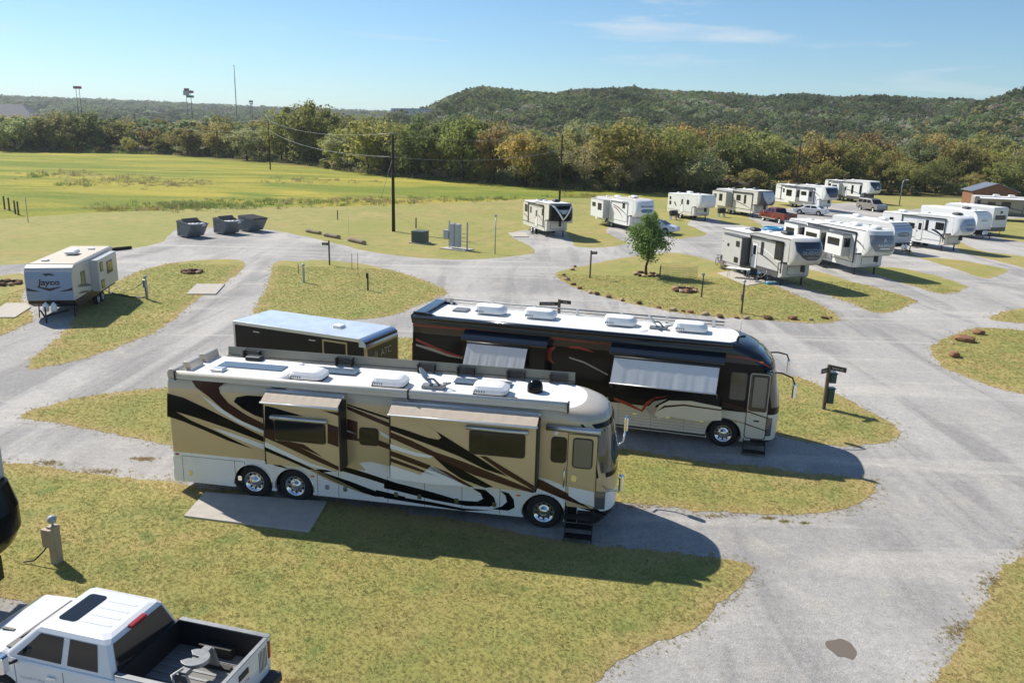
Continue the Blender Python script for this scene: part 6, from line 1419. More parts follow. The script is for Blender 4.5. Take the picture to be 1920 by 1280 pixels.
def pickup(loc, yaw, label, paint, sc=1.0, trim=None, detail=False):
    root = empty('pickup_truck', (loc[0], loc[1], 0), yaw, label, 'pickup'); root.scale = (sc, sc, sc)
    HW = 0.98
    b_ = rail_profile(root, paint, 2.10, 5.82, 0.42, [(2.10, 1.30), (4.50, 1.30), (4.70, 1.38), (5.50, 1.32), (5.76, 1.20), (5.82, 0.85)], (4.82,), HW)
    for sgn in (-1, 1):
        q = MB(); q.prism([(0.02, 0.55)] + arch_skirt(0.02, 2.10, 0.50, 0.6, (1.12,), 0.47, 0.40)[2:-1] + [(2.10, 1.40), (0.02, 1.40)], sgn*HW-(0.09 if sgn > 0 else 0), sgn*HW+(0.09 if sgn < 0 else 0)); q.build('bed_side', paint, root, bevel=0.03)
        q = MB(); q.box(0.0, 2.08, sgn*(HW-0.05)-0.055, sgn*(HW-0.05)+0.055, 1.402, 1.425); q.build('bed_rail_cap', M_GREY, root)
        q = MB(); q.box(0.06, 2.09, sgn*(HW-0.10)-0.008, sgn*(HW-0.10)+0.008, 0.85, 1.40); q.build('bed_liner', M_BLK, root)
        q = MB(); q.box(0.75, 1.5, sgn*(HW-0.2)-0.1, sgn*(HW-0.2)+0.1, 0.86, 1.08); q.build('wheel_well', M_BLK, root)
        q = MB(); q.rbox(-0.015, 0.06, sgn*(HW-0.08)-0.05, sgn*(HW-0.08)+0.05, 0.95, 1.30, 0.02); q.build('tail_light', M_REDL, root)
        q = MB(); q.tube([(4.35, sgn*0.95, 1.25), (4.40, sgn*1.12, 1.28)], 0.035); mi = q.build('mirror', M_BLK, root)
        q = MB(); q.rbox(4.36, 4.52, sgn*1.20-0.10, sgn*1.20+0.10, 1.15, 1.50, 0.04); q.build('mirror_head', M_CHROME, mi)
        q = MB(); q.rbox(5.62, 5.83, sgn*0.78-0.16, sgn*0.78+0.16, 0.86, 1.06, 0.03); q.build('headlight', M_LAMP, root)
        for xx in (2.42, 3.45): q = MB(); q.rbox(xx, xx+0.2, sgn*(HW+0.02)-0.025, sgn*(HW+0.02)+0.025, 1.02, 1.07, 0.01); q.build('door_handle', M_CHROME, root)
        for xx in (2.2, 3.28, 4.42): q = MB(); q.box(xx-0.006, xx+0.006, sgn*HW-0.003, sgn*HW+0.003, 0.55, 1.22); q.build('door_seam', M_BLK, root)
        for xx in (1.12, 4.82): wheel(root, xx, sgn*(HW-0.03), 0.40, 0.26, M_ALU, int(sgn), 'car')
    q = MB(); q.box(0.08, 2.12, -0.89, 0.89, 0.80, 0.85); q.build('bed_floor', M_BLK if not detail else mat('bed_liner', (0.17, 0.165, 0.16), 0.7), root)
    q = MB(); q.box(2.09, 2.14, -0.93, 0.93, 0.85, 1.40); q.build('bed_front', M_BLK, root)
    q = MB(); q.box(0.0, 0.075, -0.86, 0.86, 0.62, 1.40); tg = q.build('tailgate', paint, root, bevel=0.02)
    q = MB(); q.box(0.0, 0.08, -0.86, 0.86, 1.402, 1.425); q.build('tailgate_cap', M_GREY, root)
    q = MB(); q.rbox(-0.02, 0.01, -0.16, 0.16, 1.14, 1.26, 0.01); q.build('handle', M_BLK, tg)
    q = MB(); q.rbox(-0.26, 0.04, -0.96, 0.96, 0.46, 0.64, 0.05); q.build('rear_bumper', M_BLK if detail else M_CHROME, root)
    q = MB(); q.rbox(5.72, 5.95, -0.96, 0.96, 0.42, 0.68, 0.06); q.build('front_bumper', M_CHROME, root)
    q = MB(); q.box(5.80, 5.84, -0.60, 0.60, 0.72, 1.06); q.build('grille', M_BLK, root)
    q = MB(); q.box(2.1, 5.3, -0.8, 0.8, 0.35, 0.8); q.build('chassis', M_DARK, root)
    cab = greenhouse(root, (2.12, 4.72, 0.95), (2.36, 3.98, 0.74), paint, M_GLASS, wins=[[(2.50, 1.36), (3.20, 1.36), (3.20, 1.84), (2.58, 1.84)], [(3.34, 1.36), (4.38, 1.36), (4.04, 1.68), (3.88, 1.84), (3.34, 1.84)]], z0=1.28, zt=1.96)
    q = MB(); q.rbox(2.26, 2.38, -0.22, 0.22, 1.89, 1.95, 0.02); q.build('brake_light', M_REDL, cab)
    if detail:
        q = MB(); q.prism(rounded(3.38, 3.80, -0.45, 0.45, 0.08), 1.958, 1.972, 'z'); q.build('sunroof', M_GLASS, cab)
        for yy in (-0.36, -0.12, 0.12, 0.36): q = MB(); q.box(2.62, 3.28, yy-0.03, yy+0.03, 1.960, 1.966); q.build('roof_rib', paint, cab)
        for k in range(9): q = MB(); q.box(0.1, 2.08, -0.8+k*0.2-0.03, -0.8+k*0.2+0.03, 0.851, 0.864); q.build('bed_rib', M_GREY, root)
        q = MB(); q.box(4.52, 4.74, -0.82, 0.82, 1.385, 1.40); q.build('wiper_cowl', M_BLK, root)
        for sgn in (-1, 1): q = MB(); q.tube([(4.68, sgn*0.55, 1.40), (4.52, sgn*0.1, 1.50)], 0.012, 5); q.build('wiper', M_BLK, root)
        q = MB(); q.tube([(4.62, -0.85, 1.36), (4.60, -0.85, 1.98)], 0.004, 4); q.build('antenna', M_BLK, root)
        q = MB(); q.box(5.05, 5.35, 0.30, 0.36, 1.352, 1.375); q.build('hood_vent', M_BLK, root)
        q = MB(); V, fsx = text_mesh('#714', 0.10, bold=True); q.add([(4.0-a, HW+0.004, 0.92+c_) for a, c_ in V], fsx); q.build('lettering', M_TXT, root, recalc=False)
        q = MB(); V, fsx = text_mesh('#6', 0.13, bold=True); q.add([(-0.004, -a-0.05, 1.0+c_) for a, c_ in V], fsx); q.build('lettering', M_REDL, tg, recalc=False)
        # striped flag print on both tailgate ends
        for y0 in (-0.80, 0.55):
            for k in range(6): q = MB(); q.box(-0.004, 0.0, y0+k*0.05, y0+k*0.05+0.022, 0.84, 1.30-0.02*(k % 2)); q.build('flag_stripe', M_TXTB, tg)
    return root
M_TRUCKW = mat('truck_white', (0.72, 0.73, 0.75), 0.18, noise=0.02, nscale=1, coat=0.7)
truck = pickup((-4.745, 12.49), radians(165.5), 'white crew-cab pickup in the foreground with a hitch in its bed', M_TRUCKW, 0.95, detail=True)
# gooseneck hitch standing in the bed
hz = empty('trailer_hitch', (-4.745+cos(radians(165.5))*1.0, 12.49+sin(radians(165.5))*1.0, 0.812), radians(165.5), 'grey fifth-wheel hitch bolted in the white pickup bed', 'hitch')
M_HITCH = mat('hitch_grey', (0.20, 0.21, 0.22), 0.45, 0.3, noise=0.2, nscale=6)
q = MB(); q.prism([(0.27*cos(a), 0.25*sin(a)) for a in [radians(k) for k in range(40, 321, 14)]] + [(0.10, -0.05), (-0.06, -0.04), (-0.06, 0.04), (0.10, 0.05)], 0.40, 0.48, 'z'); q.build('head_plate', M_HITCH, hz, bevel=0.01)
for sgn in (-1, 1):
    q = MB(); q.prism([(-0.22, 0.0), (0.22, 0.0), (0.10, 0.40), (-0.10, 0.40)], sgn*0.40-0.03, sgn*0.40+0.03); q.build('side_leg', M_HITCH, hz)
    q = MB(); q.box(-0.45, 0.45, sgn*0.40-0.06, sgn*0.40+0.06, 0.0, 0.05); q.build('base_rail', M_BLK, hz)
q = MB(); q.box(-0.08, 0.08, -0.40, 0.40, 0.36, 0.44); q.build('cross_beam', M_HITCH, hz)
q = MB(); q.tube([(0.05, 0.30, 0.44), (0.10, 0.55, 0.46), (0.0, 0.62, 0.36), (-0.05, 0.5, 0.28)], 0.022, 8); q.build('release_handle', mat('worn_white', (0.62, 0.58, 0.52), 0.5, noise=0.2), hz)
rp = gnd(1460, 419.7)
M_RED = mat('truck_red', (0.16, 0.012, 0.014), 0.2, coat=0.7)
u_ = gnd(1429, 413.6) - rp; ry = atan2(u_[1], u_[0])
red = pickup((rp[0]-cos(ry)*1.1-sin(ry)*(-0.95)*1, rp[1]-sin(ry)*1.1+cos(ry)*(-0.95)), ry, 'dark red crew-cab pickup parked by the cream fifth-wheel', M_RED, 0.98)
q = MB(); q.box(2.0, 5.3, 0.975, 0.99, 0.45, 0.62); q.build('lower_panel', mat('pewter_paint', (0.36, 0.33, 0.28), 0.3, 0.3), red)
def car(loc, yaw, label, paint, kind):
    root = empty('parked_car', (loc[0], loc[1], 0), yaw, label, 'car', 'cars parked among the campers')
    if kind == 'sedan':
        L, HW, ar, prof, lo, hi, zt, z0 = 4.8, 0.92, (0.95, 3.75), [(0, 0.75), (0.05, 0.98), (0.75, 1.02), (3.5, 1.0), (4.5, 0.85), (4.78, 0.68)], (0.55, 3.75, 0.86), (1.35, 2.85, 0.62), 1.46, 0.98
        wn_ = [[(1.15, 1.04), (2.2, 1.04), (2.2, 1.36), (1.62, 1.36)], [(2.3, 1.04), (3.3, 1.04), (2.8, 1.36), (2.3, 1.36)]]
    else:
        L, HW, ar, prof, lo, hi, zt, z0 = 5.1, 1.0, (1.05, 4.1), [(0, 0.9), (0.0, 1.18), (3.6, 1.18), (4.6, 1.12), (5.0, 1.02), (5.08, 0.7)], (0.05, 4.0, 0.95), (0.28, 3.25, 0.78), 1.90, 1.16
        wn_ = [[(0.35, 1.24), (1.25, 1.24), (1.25, 1.74), (0.45, 1.74)], [(1.4, 1.24), (2.3, 1.24), (2.3, 1.74), (1.4, 1.74)], [(2.42, 1.24), (3.5, 1.24), (3.2, 1.60), (3.02, 1.74), (2.42, 1.74)]]
    rail_profile(root, paint, 0.0, L, 0.34, prof, ar, HW, R=0.40, zc=0.34)
    cab = greenhouse(root, lo, hi, paint, M_GLASS, wins=wn_, z0=z0, zt=zt)
    q = MB(); q.box(0.3, L-0.3, -HW+0.2, HW-0.2, 0.24, 0.6); q.build('chassis', M_DARK, root)
    for sgn in (-1, 1):
        for xx in ar: wheel(root, xx, sgn*(HW-0.02), 0.34, 0.22, M_ALU, int(sgn), 'car')
        q = MB(); q.rbox(-0.02, 0.12, sgn*0.72-0.18, sgn*0.72+0.18, 0.78, 0.92, 0.02); q.build('tail_light', M_REDL, root)
        q = MB(); q.rbox(L-0.22, L-0.03, sgn*0.7-0.16, sgn*0.7+0.16, 0.66, 0.80, 0.02); q.build('headlight', M_LAMP, root)
        q = MB(); q.rbox(lo[1]-0.55, lo[1]-0.4, sgn*(HW+0.08)-0.08, sgn*(HW+0.08)+0.08, z0+0.04, z0+0.18, 0.03); q.build('mirror', paint, root)
    q = MB(); q.rbox(L-0.10, L+0.06, -HW+0.06, HW-0.06, 0.36, 0.58, 0.05); q.build('front_bumper', paint if kind == 'sedan' else M_GREY, root)
    q = MB(); q.rbox(-0.08, 0.08, -HW+0.06, HW-0.06, 0.40, 0.62, 0.05); q.build('rear_bumper', paint if kind == 'sedan' else M_GREY, root)
    if kind != 'sedan': q = MB(); q.box(0.5, 3.0, -0.6, -0.56, zt, zt+0.05); q.build('roof_rack', M_BLK, cab); q = MB(); q.box(0.5, 3.0, 0.56, 0.6, zt, zt+0.05); q.build('roof_rack', M_BLK, cab)
    return root
s0 = gnd(1548, 406); car((s0[0]+0.4, s0[1]+0.6), radians(140), 'white sedan parked behind the red pickup', M_TRUCKW, 'sedan')
s1 = gnd(1611.7, 393.3); s2 = gnd(1639, 397.5); sy = atan2(s2[1]-s1[1], s2[0]-s1[0])
M_PEWT = mat('pewter_silver', (0.34, 0.32, 0.29), 0.25, 0.4, coat=0.6)
car((s1[0]-cos(sy)*1.05-sin(sy)*1.0, s1[1]-sin(sy)*1.05+cos(sy)*1.0), sy, 'pewter silver sport utility wagon at the far end of the row', M_PEWT, 'suv')
s3 = gnd(1196, 434); car((s3[0]+0.2, s3[1]+1.0), radians(-35), 'white car half hidden behind the round tree', M_TRUCKW, 'sedan')
# ================================================================== things about the camp
rnd = random.Random(21)
M_WOOD = mat('weathered_timber', (0.15, 0.115, 0.085), 0.9, noise=0.3, nscale=5, spec=0.15)
M_POLE = mat('creosoted_pole', (0.050, 0.036, 0.027), 0.9, noise=0.3, nscale=3, spec=0.15)
M_LOG = mat('grey_log', (0.26, 0.205, 0.155), 0.9, noise=0.3, nscale=5, bump=0.3, bscale=20, spec=0.15)
M_GRN = mat('green_cabinet', (0.055, 0.085, 0.075), 0.5, noise=0.1, nscale=2)
M_CAB = mat('pale_grey_cabinet', (0.40, 0.44, 0.48), 0.45, 0.2, noise=0.08, nscale=2)
M_DUMP = mat('dumpster_grey', (0.15, 0.165, 0.18), 0.55, noise=0.2, nscale=2.5)
M_LID = mat('dumpster_lid', (0.035, 0.038, 0.042), 0.55, noise=0.2, nscale=4)
M_BAG = mat('white_bag', (0.66, 0.66, 0.67), 0.5)
M_SIGN = mat('brown_sign', (0.055, 0.042, 0.034), 0.7)
M_STEEL = mat('galvanised_steel', (0.36, 0.38, 0.40), 0.45, 0.6, noise=0.12, nscale=6)
M_BIN = mat('green_bin', (0.02, 0.06, 0.055), 0.5)
# stones edging the central island
edge = [(1078,501,.30),(1073,507,.42),(1057,517,.36),(1061,521,.28),(1063,526,.50),(1075,535,.36),(1087,542,.40),(1106,550,.36),(1119,553,.42),(1141,558,.40),(1166,564,.36),(1198,570,.42),(1235,578,.30),(1262,583,.44),(1281,585,.20),(1295,587,.40),(1322,591,.42),(1350,596,.50),(1381,597,.28),(1399,598,.40),(1440,599,.52),(1486,599,.62),(1521,601,.24),(1546,598,.36),(1558,597,.2)]
words = ['first', 'second', 'third', 'fourth', 'fifth', 'sixth', 'seventh', 'eighth', 'ninth', 'tenth', 'eleventh', 'twelfth', 'thirteenth', 'fourteenth', 'fifteenth', 'sixteenth', 'seventeenth', 'eighteenth', 'nineteenth', 'twentieth', 'twenty-first', 'twenty-second', 'twenty-third', 'twenty-fourth', 'twenty-fifth']
for i, (px, py, s) in enumerate(edge):
    b_ = gnd(px, py); stone(b_[0], b_[1], s*0.46, rnd, '%s edging stone of the central island, counted from its left end' % words[i], 'stones edging the central island', i % 9)
for (px, py, s, lab) in ((1834, 627, .62, 'red boulder at the top of the right-hand island'), (1808, 640, .78, 'largest red boulder on the right-hand island'), (1785, 645, .2, 'small pale stone left of the largest boulder'), (1789, 669, .58, 'red boulder nearest the road on the right-hand island')):
    b_ = gnd(px, py); stone(b_[0], b_[1], s*0.55, rnd, lab, None, 0 if s > .3 else 1)
# fire rings
def fire_ring(px, py, r, label, n=12):
    b_ = gnd(px, py); root = empty('fire_ring', (b_[0], b_[1], 0.05), 0, label, 'fire pit')
    for k in range(n):
        a = 2*pi*k/n; o = link('stone', ROCKS[(k*5) % 9], root, (cos(a)*r, sin(a)*r, 0.08), (0, 0, rnd.uniform(0, 6))); s = r*0.34*rnd.uniform(.8, 1.2); o.scale = (s, s*0.8, s*rnd.uniform(.7, 1.1))
    q = MB(); q.lathe([(0.001, 0.02), (r*0.8, 0.02), (r*0.85, 0.0)], 'z', n=16); q.build('ash_bed', mat('ash', (0.05, 0.045, 0.042), 1.0, noise=0.4, nscale=6), root)
    for k in range(3): a = rnd.uniform(0, 3); q = MB(); q.cyl((-cos(a)*r*.6, -sin(a)*r*.6, 0.08), (cos(a)*r*.6, sin(a)*r*.6, 0.16+0.03*k), 0.05, n=7); q.build('charred_log', M_POLE, root)
fire_ring(360, 512, 0.62, 'stone fire ring on the grass near the three dumpsters'); fire_ring(1284, 546, 0.72, 'heaped stone fire ring on the central island'); fire_ring(14, 533, 0.7, 'stone fire ring left of the ribbed trailer', 9)
# parking logs
def log(p, q_, r, label, m=None):
    a, b_ = gnd(*p), gnd(*q_); root = empty('parking_log', (a[0], a[1], 0), 0, label, 'log', 'logs lining the gravel lot'); d = b_-a
    q = MB(); n = 8; q.tube([(d[0]*k/n, d[1]*k/n, r*0.95+rnd.uniform(-.015, .015)) for k in range(n+1)], [r*rnd.uniform(.93, 1.07) for _ in range(n+1)], 12); q.build('bark', m or M_LOG, root)
    for e, s_ in ((0, -1), (1, 1)):
        c = Vector((d[0]*e, d[1]*e, r*0.95)); dv = Vector(d).normalized()*s_; q = MB(); q.cyl(c, c+dv*0.012, r*0.86, n=12); q.build('cut_end', mat('cut_wood', (0.36, 0.27, 0.18), 0.9, noise=0.2), root)
log((575, 435), (601, 440), 0.17, 'left log of the three near the dumpsters'); log((609, 443), (636, 448), 0.19, 'middle log of the three near the dumpsters'); log((654, 452), (684, 459), 0.20, 'right log of the three near the dumpsters'); log((200, 472), (246, 467), 0.15, 'dark squared timber behind the ribbed trailer', M_POLE)
# dumpsters
def dumpster(px, py, label, full):
    b_ = gnd(px, py); root = empty('dumpster', (b_[0], b_[1], 0.01), radians(-33), label, 'dumpster', 'dumpsters on the gravel lot')
    prof = [(0.0, 0.10), (1.45, 0.10), (2.25, 1.30), (0.0, 1.48)]
    q = MB(); W = 1.9
    for ya, yb in ((0, 0.05), (W-0.05, W)): q.prism(prof, ya, yb)
    q.prism([(0.0, 0.10), (0.05, 0.10), (0.05, 1.48), (0.0, 1.48)], 0.05, W-0.05); q.prism([(0.05, 0.10), (1.45, 0.10), (1.45, 0.15), (0.05, 0.15)], 0.05, W-0.05); q.prism([(1.40, 0.10), (1.45, 0.10), (2.25, 1.30), (2.20, 1.31)], 0.05, W-0.05)
    q.build('bin', M_DUMP, root)
    q = MB(); q.prism([(-0.05, 1.48), (2.30, 1.29), (2.30, 1.36), (-0.05, 1.55)], -0.05, 0.06); q.build('rim', M_DUMP, root); q = MB(); q.prism([(-0.05, 1.48), (2.30, 1.29), (2.30, 1.36), (-0.05, 1.55)], W-0.06, W+0.05); q.build('rim', M_DUMP, root)
    for k, (xa, xb) in enumerate(((0.0, 1.1), (1.1, 2.26))):
        if full and k == 1:
            q = MB(); q.prism([(1.1, 1.45), (1.15, 1.45), (0.7, 1.78), (0.65, 1.76)], 0.1, W-0.1); q.build('lid', M_LID, root); continue
        q = MB(); z = lambda x: 1.56-0.081*x; q.prism([(xa, z(xa)), (xb, z(xb)), (xb, z(xb)+0.04), (xa, z(xa)+0.04)], 0.02, W-0.02); ld = q.build('lid', M_LID, root)
        for j in range(6): q = MB(); yy = 0.2+j*0.3; q.prism([(xa+.05, z(xa+.05)+0.04), (xb-.05, z(xb-.05)+0.04), (xb-.05, z(xb-.05)+0.075), (xa+.05, z(xa+.05)+0.075)], yy-0.03, yy+0.03); q.build('lid_rib', M_LID, ld)
    for k in range(4): q = MB(); q.box(0.25, 0.40, -0.02 if k < 2 else W, 0.0 if k < 2 else W+0.02, 0.3+0.6*(k % 2), 0.42+0.6*(k % 2)); q.build('fork_pocket', M_LID, root)
    if full:
        for k in range(4):
            o = link('rubbish_bag', rock_mesh(60+k, M_BAG), root, (1.45+0.17*k, 0.45+0.33*k, 1.22), (0, 0, k)); o.scale = (0.32, 0.3, 0.30)
    q = MB(); vs, fs = text_mesh('#5', 0.20); q.add([(0.85+a, -0.004, 0.95+c_) for a, c_ in vs], fs); q.build('lettering', M_TXT, root, recalc=False)
dumpster(333, 444, 'left dumpster with a white bag at its open end', True); dumpster(401, 438, 'middle dumpster with lid raised over white bags', True); dumpster(448, 433, 'right dumpster with ribbed lids shut', False)
# utility poles and wires
def pole(px, py, h, label, r=0.16, lean=(0, 0), extra=True):
    b_ = gnd(px, py); root = empty('utility_pole', (b_[0], b_[1], 0), 0, label, 'utility pole', 'utility poles along the field')
    q = MB(); q.cyl((0, 0, -0.3), (lean[0], lean[1], h), r, r*0.68, n=12); q.build('shaft', M_POLE, root)
    if extra:
        q = MB(); q.lathe([(0.001, 0), (0.05, 0.02), (0.035, 0.08), (0.06, 0.13), (0.03, 0.2), (0.001, 0.22)], 'z', (lean[0], lean[1], h), 10); q.build('insulator', M_STEEL, root)
        q = MB(); q.tube([(lean[0], lean[1], h-2.4), (lean[0]+0.25, lean[1]-0.05, h-2.3), (lean[0]+0.3, lean[1]-0.05, h-2.1)], 0.03, 6); q.build('bracket', M_STEEL, root)
    return Vector((b_[0]+lean[0], b_[1]+lean[1], h))
pA = pole(738, 434, 10.1, 'nearest tall utility pole, standing in the mown grass', 0.19); pB = pole(1049, 378, 10.4, 'utility pole behind the V-fronted fifth-wheel', 0.17); pC = pole(507, 318, 11.5, 'utility pole in the field before the high clump', 0.15); pD = pole(258, 282, 12.8, 'utility pole at the far-left field edge', 0.17); pE = pole(1489, 373, 10.5, 'leaning pole above the dark-fronted fifth-wheels', 0.17, (0.05, 0))
q = MB(); q.tube([tuple(pA+Vector((-0.1, 0, -2.6))), tuple(pA+Vector((-1.6, 0.4, -7.5)))], 0.02, 5); tag(q.build('guy_wire', M_STEEL), 'slanting stay wire on the nearest utility pole', 'wire')
def wire(a, b_, dz, sag, label):
    q = MB(); n = 14; q.tube([tuple(a.lerp(b_, k/n) + Vector((0, 0, dz - sag*4*(k/n)*(1-k/n)))) for k in range(n+1)], 0.022, 4); tag(q.build('power_line', M_STEEL), label, 'wire', 'power lines along the field')
for dz, nm in ((0.1, 'upper'), (-2.3, 'lower')):
    wire(pA, pB, dz, 0.9, nm+' power line between the nearest pole and the pole by the V-fronted camper'); wire(pC, pA, dz, 1.3, nm+' power line from the field pole to the nearest pole'); wire(pD, pC, dz, 1.6, nm+' power line between the two poles at the left')
# thin lamp post and small posts
def post(px, py, h, r, label, cat='post', m=None, name='post', cap=None):
    b_ = gnd(px, py); root = empty(name, (b_[0], b_[1], 0.03), 0, label, cat); q = MB(); q.cyl((0, 0, -0.1), (0.01, 0, h), r, r*0.9, n=10); q.build('shaft', m or M_WOOD, root)
    if cap == 'ball': q = MB(); q.lathe([(0.001, -r*1.2), (r*0.9, -r*0.8), (r*1.3, 0), (r*0.9, r*0.9), (0.001, r*1.2)], 'z', (0, 0, h+r), 12); q.build('cap', M_STEEL, root)
    if cap == 'lamp': q = MB(); q.rbox(-0.12, 0.12, -0.08, 0.08, h, h+0.14, 0.03); q.build('lamp_head', M_STEEL, root)
    return root
post(928, 476, 3.35, 0.05, 'tall thin lamp post beside the road left of the V-fronted camper', 'lamp post', M_STEEL, 'lamp_post', 'lamp')
post(633, 412, 1.1, 0.06, 'short dark post in the mown grass right of the dumpsters', m=M_POLE); post(780, 428, 1.15, 0.07, 'short post behind the green cabinet', m=M_POLE); post(660, 507, 1.3, 0.02, 'left of two thin rods on the middle grass island', 'rod', M_POLE, 'thin_rod'); post(671, 507, 1.3, 0.02, 'right of two thin rods on the middle grass island', 'rod', M_POLE, 'thin_rod'); post(654, 440, 2.1, 0.012, 'thin slanting rod near the right log', 'rod', M_STEEL, 'thin_rod')
post(1315, 558, 1.55, 0.05, 'black post on the central island beside the wire pen', m=M_BLK, cap='lamp'); post(53, 417, 2.6, 0.04, 'thin marker post at the far-left field edge', m=M_STEEL)
for k, (px, py) in enumerate(((9, 392), (18, 395), (29, 401), (35, 403))): post(px, py, 1.5, 0.10, '%s fence post at the far left of the field' % ('first second third fourth'.split()[k]), 'fence post', M_WOOD, 'fence_post')
# water and power hook-up posts
def hookup(px, py, h, label, w=0.14, m=None, box=None, ball=True):
    b_ = gnd(px, py); root = empty('hookup_post', (b_[0], b_[1], 0.03), radians(-15), label, 'utility post', 'camp hook-up posts'); m = m or M_STEEL
    q = MB(); q.rbox(-w/2, w/2, -w/2, w/2, -0.05, h, 0.02); q.build('shaft', m, root)
    if box: q = MB(); q.rbox(-w*0.95, w*0.4, -w*0.8-0.02, -w*0.3, h*box[0], h*box[1], 0.02); q.build('meter_box', m, root)
    if ball: q = MB(); q.lathe([(0.03, 0), (0.03, 0.06), (0.09, 0.09), (0.11, 0.16), (0.09, 0.24), (0.001, 0.27)], 'z', (0, 0, h), 14); q.build('meter_cap', M_CAB, root)
    return root
hk = hookup(108, 1055, 1.02, 'beige hook-up pedestal with round meter in the near lawn', 0.22, mat('beige_post', (0.40, 0.335, 0.25), 0.7, noise=0.1, nscale=3), (0.48, 0.95))
q = MB(); q.tube([(-0.12, -0.05, 0.55), (-0.22, -0.15, 0.35), (-0.45, -0.25, 0.10), (-0.75, -0.30, 0.03)], 0.02, 6); q.build('cable', M_BLK, hk)
hookup(276, 562, 1.25, 'grey hook-up post beside the ribbed trailer', 0.14, M_STEEL, (0.6, 1.0)); hookup(570, 531, 1.1, 'pale hook-up post with tap on the middle grass island', 0.13, M_CAB, None); hookup(690, 545, 1.2, 'dark hook-up post at the right of the middle grass island', 0.10, M_BLK, (0.7, 1.0), False)
hookup(1390, 588, 1.9, 'tall hook-up post with two meter boxes on the central island', 0.12, M_WOOD, (0.45, 0.65)); hookup(1874, 432, 1.5, 'white hook-up post in the far right lawn', 0.2, M_CAB); hookup(560, 514, 0.75, 'small black standpipe on the middle grass island', 0.05, M_BLK, None, False)
jp = gnd(198, 545); hp = gnd(276, 560)
q = MB(); n = 12; q.tube([(jp[0]+(hp[0]-jp[0])*k/n, jp[1]+(hp[1]-jp[1])*k/n-0.6*sin(pi*k/n), 0.07) for k in range(n+1)], 0.05, 6); tag(q.build('sewer_hose', M_BLK), 'black hose on the grass from ribbed trailer to hook-up post', 'hose')
q = MB(); q.tube([(jp[0]+(hp[0]-jp[0])*k/n, jp[1]+0.5+(hp[1]-jp[1]-0.5)*k/n, 1.1-1.0*sin(pi*(0.15+0.85*k/n))+0.1) for k in range(n+1)], 0.02, 5); tag(q.build('power_cable', M_BLK), 'thin cable drooping from ribbed trailer to hook-up post', 'cable')
# wooden sign posts with blades
def signpost(px, py, h, label, blades, w=0.12, base=None, bins=False):
    b_ = gnd(px, py) if base is None else base; root = empty('sign_post', (b_[0], b_[1], 0.02), 0, label, 'sign post')
    q = MB(); q.rbox(-w/2, w/2, -w/2, w/2, -0.05, h, 0.03); q.build('timber', M_WOOD, root)
    for (txt, z, ang, L) in blades:
        e = empty('sign_blade', (0, 0, z), radians(ang), parent=root); bpy.data.objects.remove(e)
        q = MB(); q.box(w/2, w/2+L, -0.02, 0.02, -0.10, 0.10); bl = q.build('sign_blade', M_SIGN, root, (0, 0, z), (0, 0, radians(ang)))
        vs, fs = text_mesh(txt, 0.15, bold=True, squeeze=min(1.0, L*0.85/(0.066*sum(int(k_) for k_ in txt[1:])+0.05*len(txt))))
        fl = -1 if cos(radians(ang)) < 0 else 1
        q = MB(); q.add([(w/2+L/2+fl*a, -0.024*fl, c_) for a, c_ in vs], fs); q.build('lettering', M_TXTW, bl, recalc=False)
    if bins:
        for zz, hh in ((1.18, 0.38), (0.30, 0.62)):
            q = MB(); q.rbox(0.07, 0.33, -0.13, 0.13, zz, zz+hh, 0.03); bo = q.build('bag_box' if zz > 1 else 'litter_bin', M_BIN, root)
            q = MB(); q.box(0.05, 0.35, -0.15, 0.15, zz+hh, zz+hh+0.04); q.build('lid', M_BIN, bo)
        q = MB(); q.box(0.07, 0.28, -0.02, 0.02, 1.56, 1.74); q.build('notice', M_TXTW, root)
    return root
signpost(1544, 768, 1.95, 'timber sign post with green litter bins right of the black motorhome', [('#33', 1.72, 215, 0.42), ('#73', 1.84, -40, 0.62)], 0.14, bins=True)
signpost(1106, 522, 2.15, 'timber sign post at the left end of the central island', [('#4', 1.95, 20, 0.45)]); signpost(618, 498, 2.0, 'timber sign post on the middle grass island', [('#4', 1.72, 180, 0.5)])
vb = atdepth(1049, 561, 44.0); signpost(0, 0, vb[2]-0.02, 'timber sign post rising behind the black motorhome roof', [('#443', vb[2]-0.28, 186, 1.05), ('#4', vb[2]-0.15, -20, 0.6)], 0.16, base=(vb[0], 44.0, 0))
# green transformer, grey switch rack
b_ = gnd(771, 456); root = empty('transformer_cabinet', (b_[0], b_[1], 0), radians(-22), 'dark green transformer cabinet on a slab in the grass', 'cabinet')
q = MB(); q.box(-0.15, 1.45, -0.15, 1.35, 0.0, 0.10); q.build('slab', M_CONC, root); q = MB(); q.rbox(0, 1.3, 0, 1.2, 0.10, 1.12, 0.03); q.build('housing', M_GRN, root); q = MB(); q.rbox(-0.03, 1.33, -0.03, 1.23, 1.10, 1.20, 0.04); q.build('lid', M_GRN, root)
b_ = gnd(838, 466); root = empty('switch_rack', (b_[0], b_[1], 0), radians(-30), 'pale grey electrical cabinet rack with ladder frame', 'cabinet')
q = MB(); q.box(-0.4, 2.4, -0.6, 1.0, 0.0, 0.09); q.build('slab', M_CONC, root)
for xx in (0.0, 2.0): q = MB(); q.box(xx-0.05, xx+0.05, 0.35, 0.45, 0.09, 2.55); q.build('upright', M_STEEL, root)
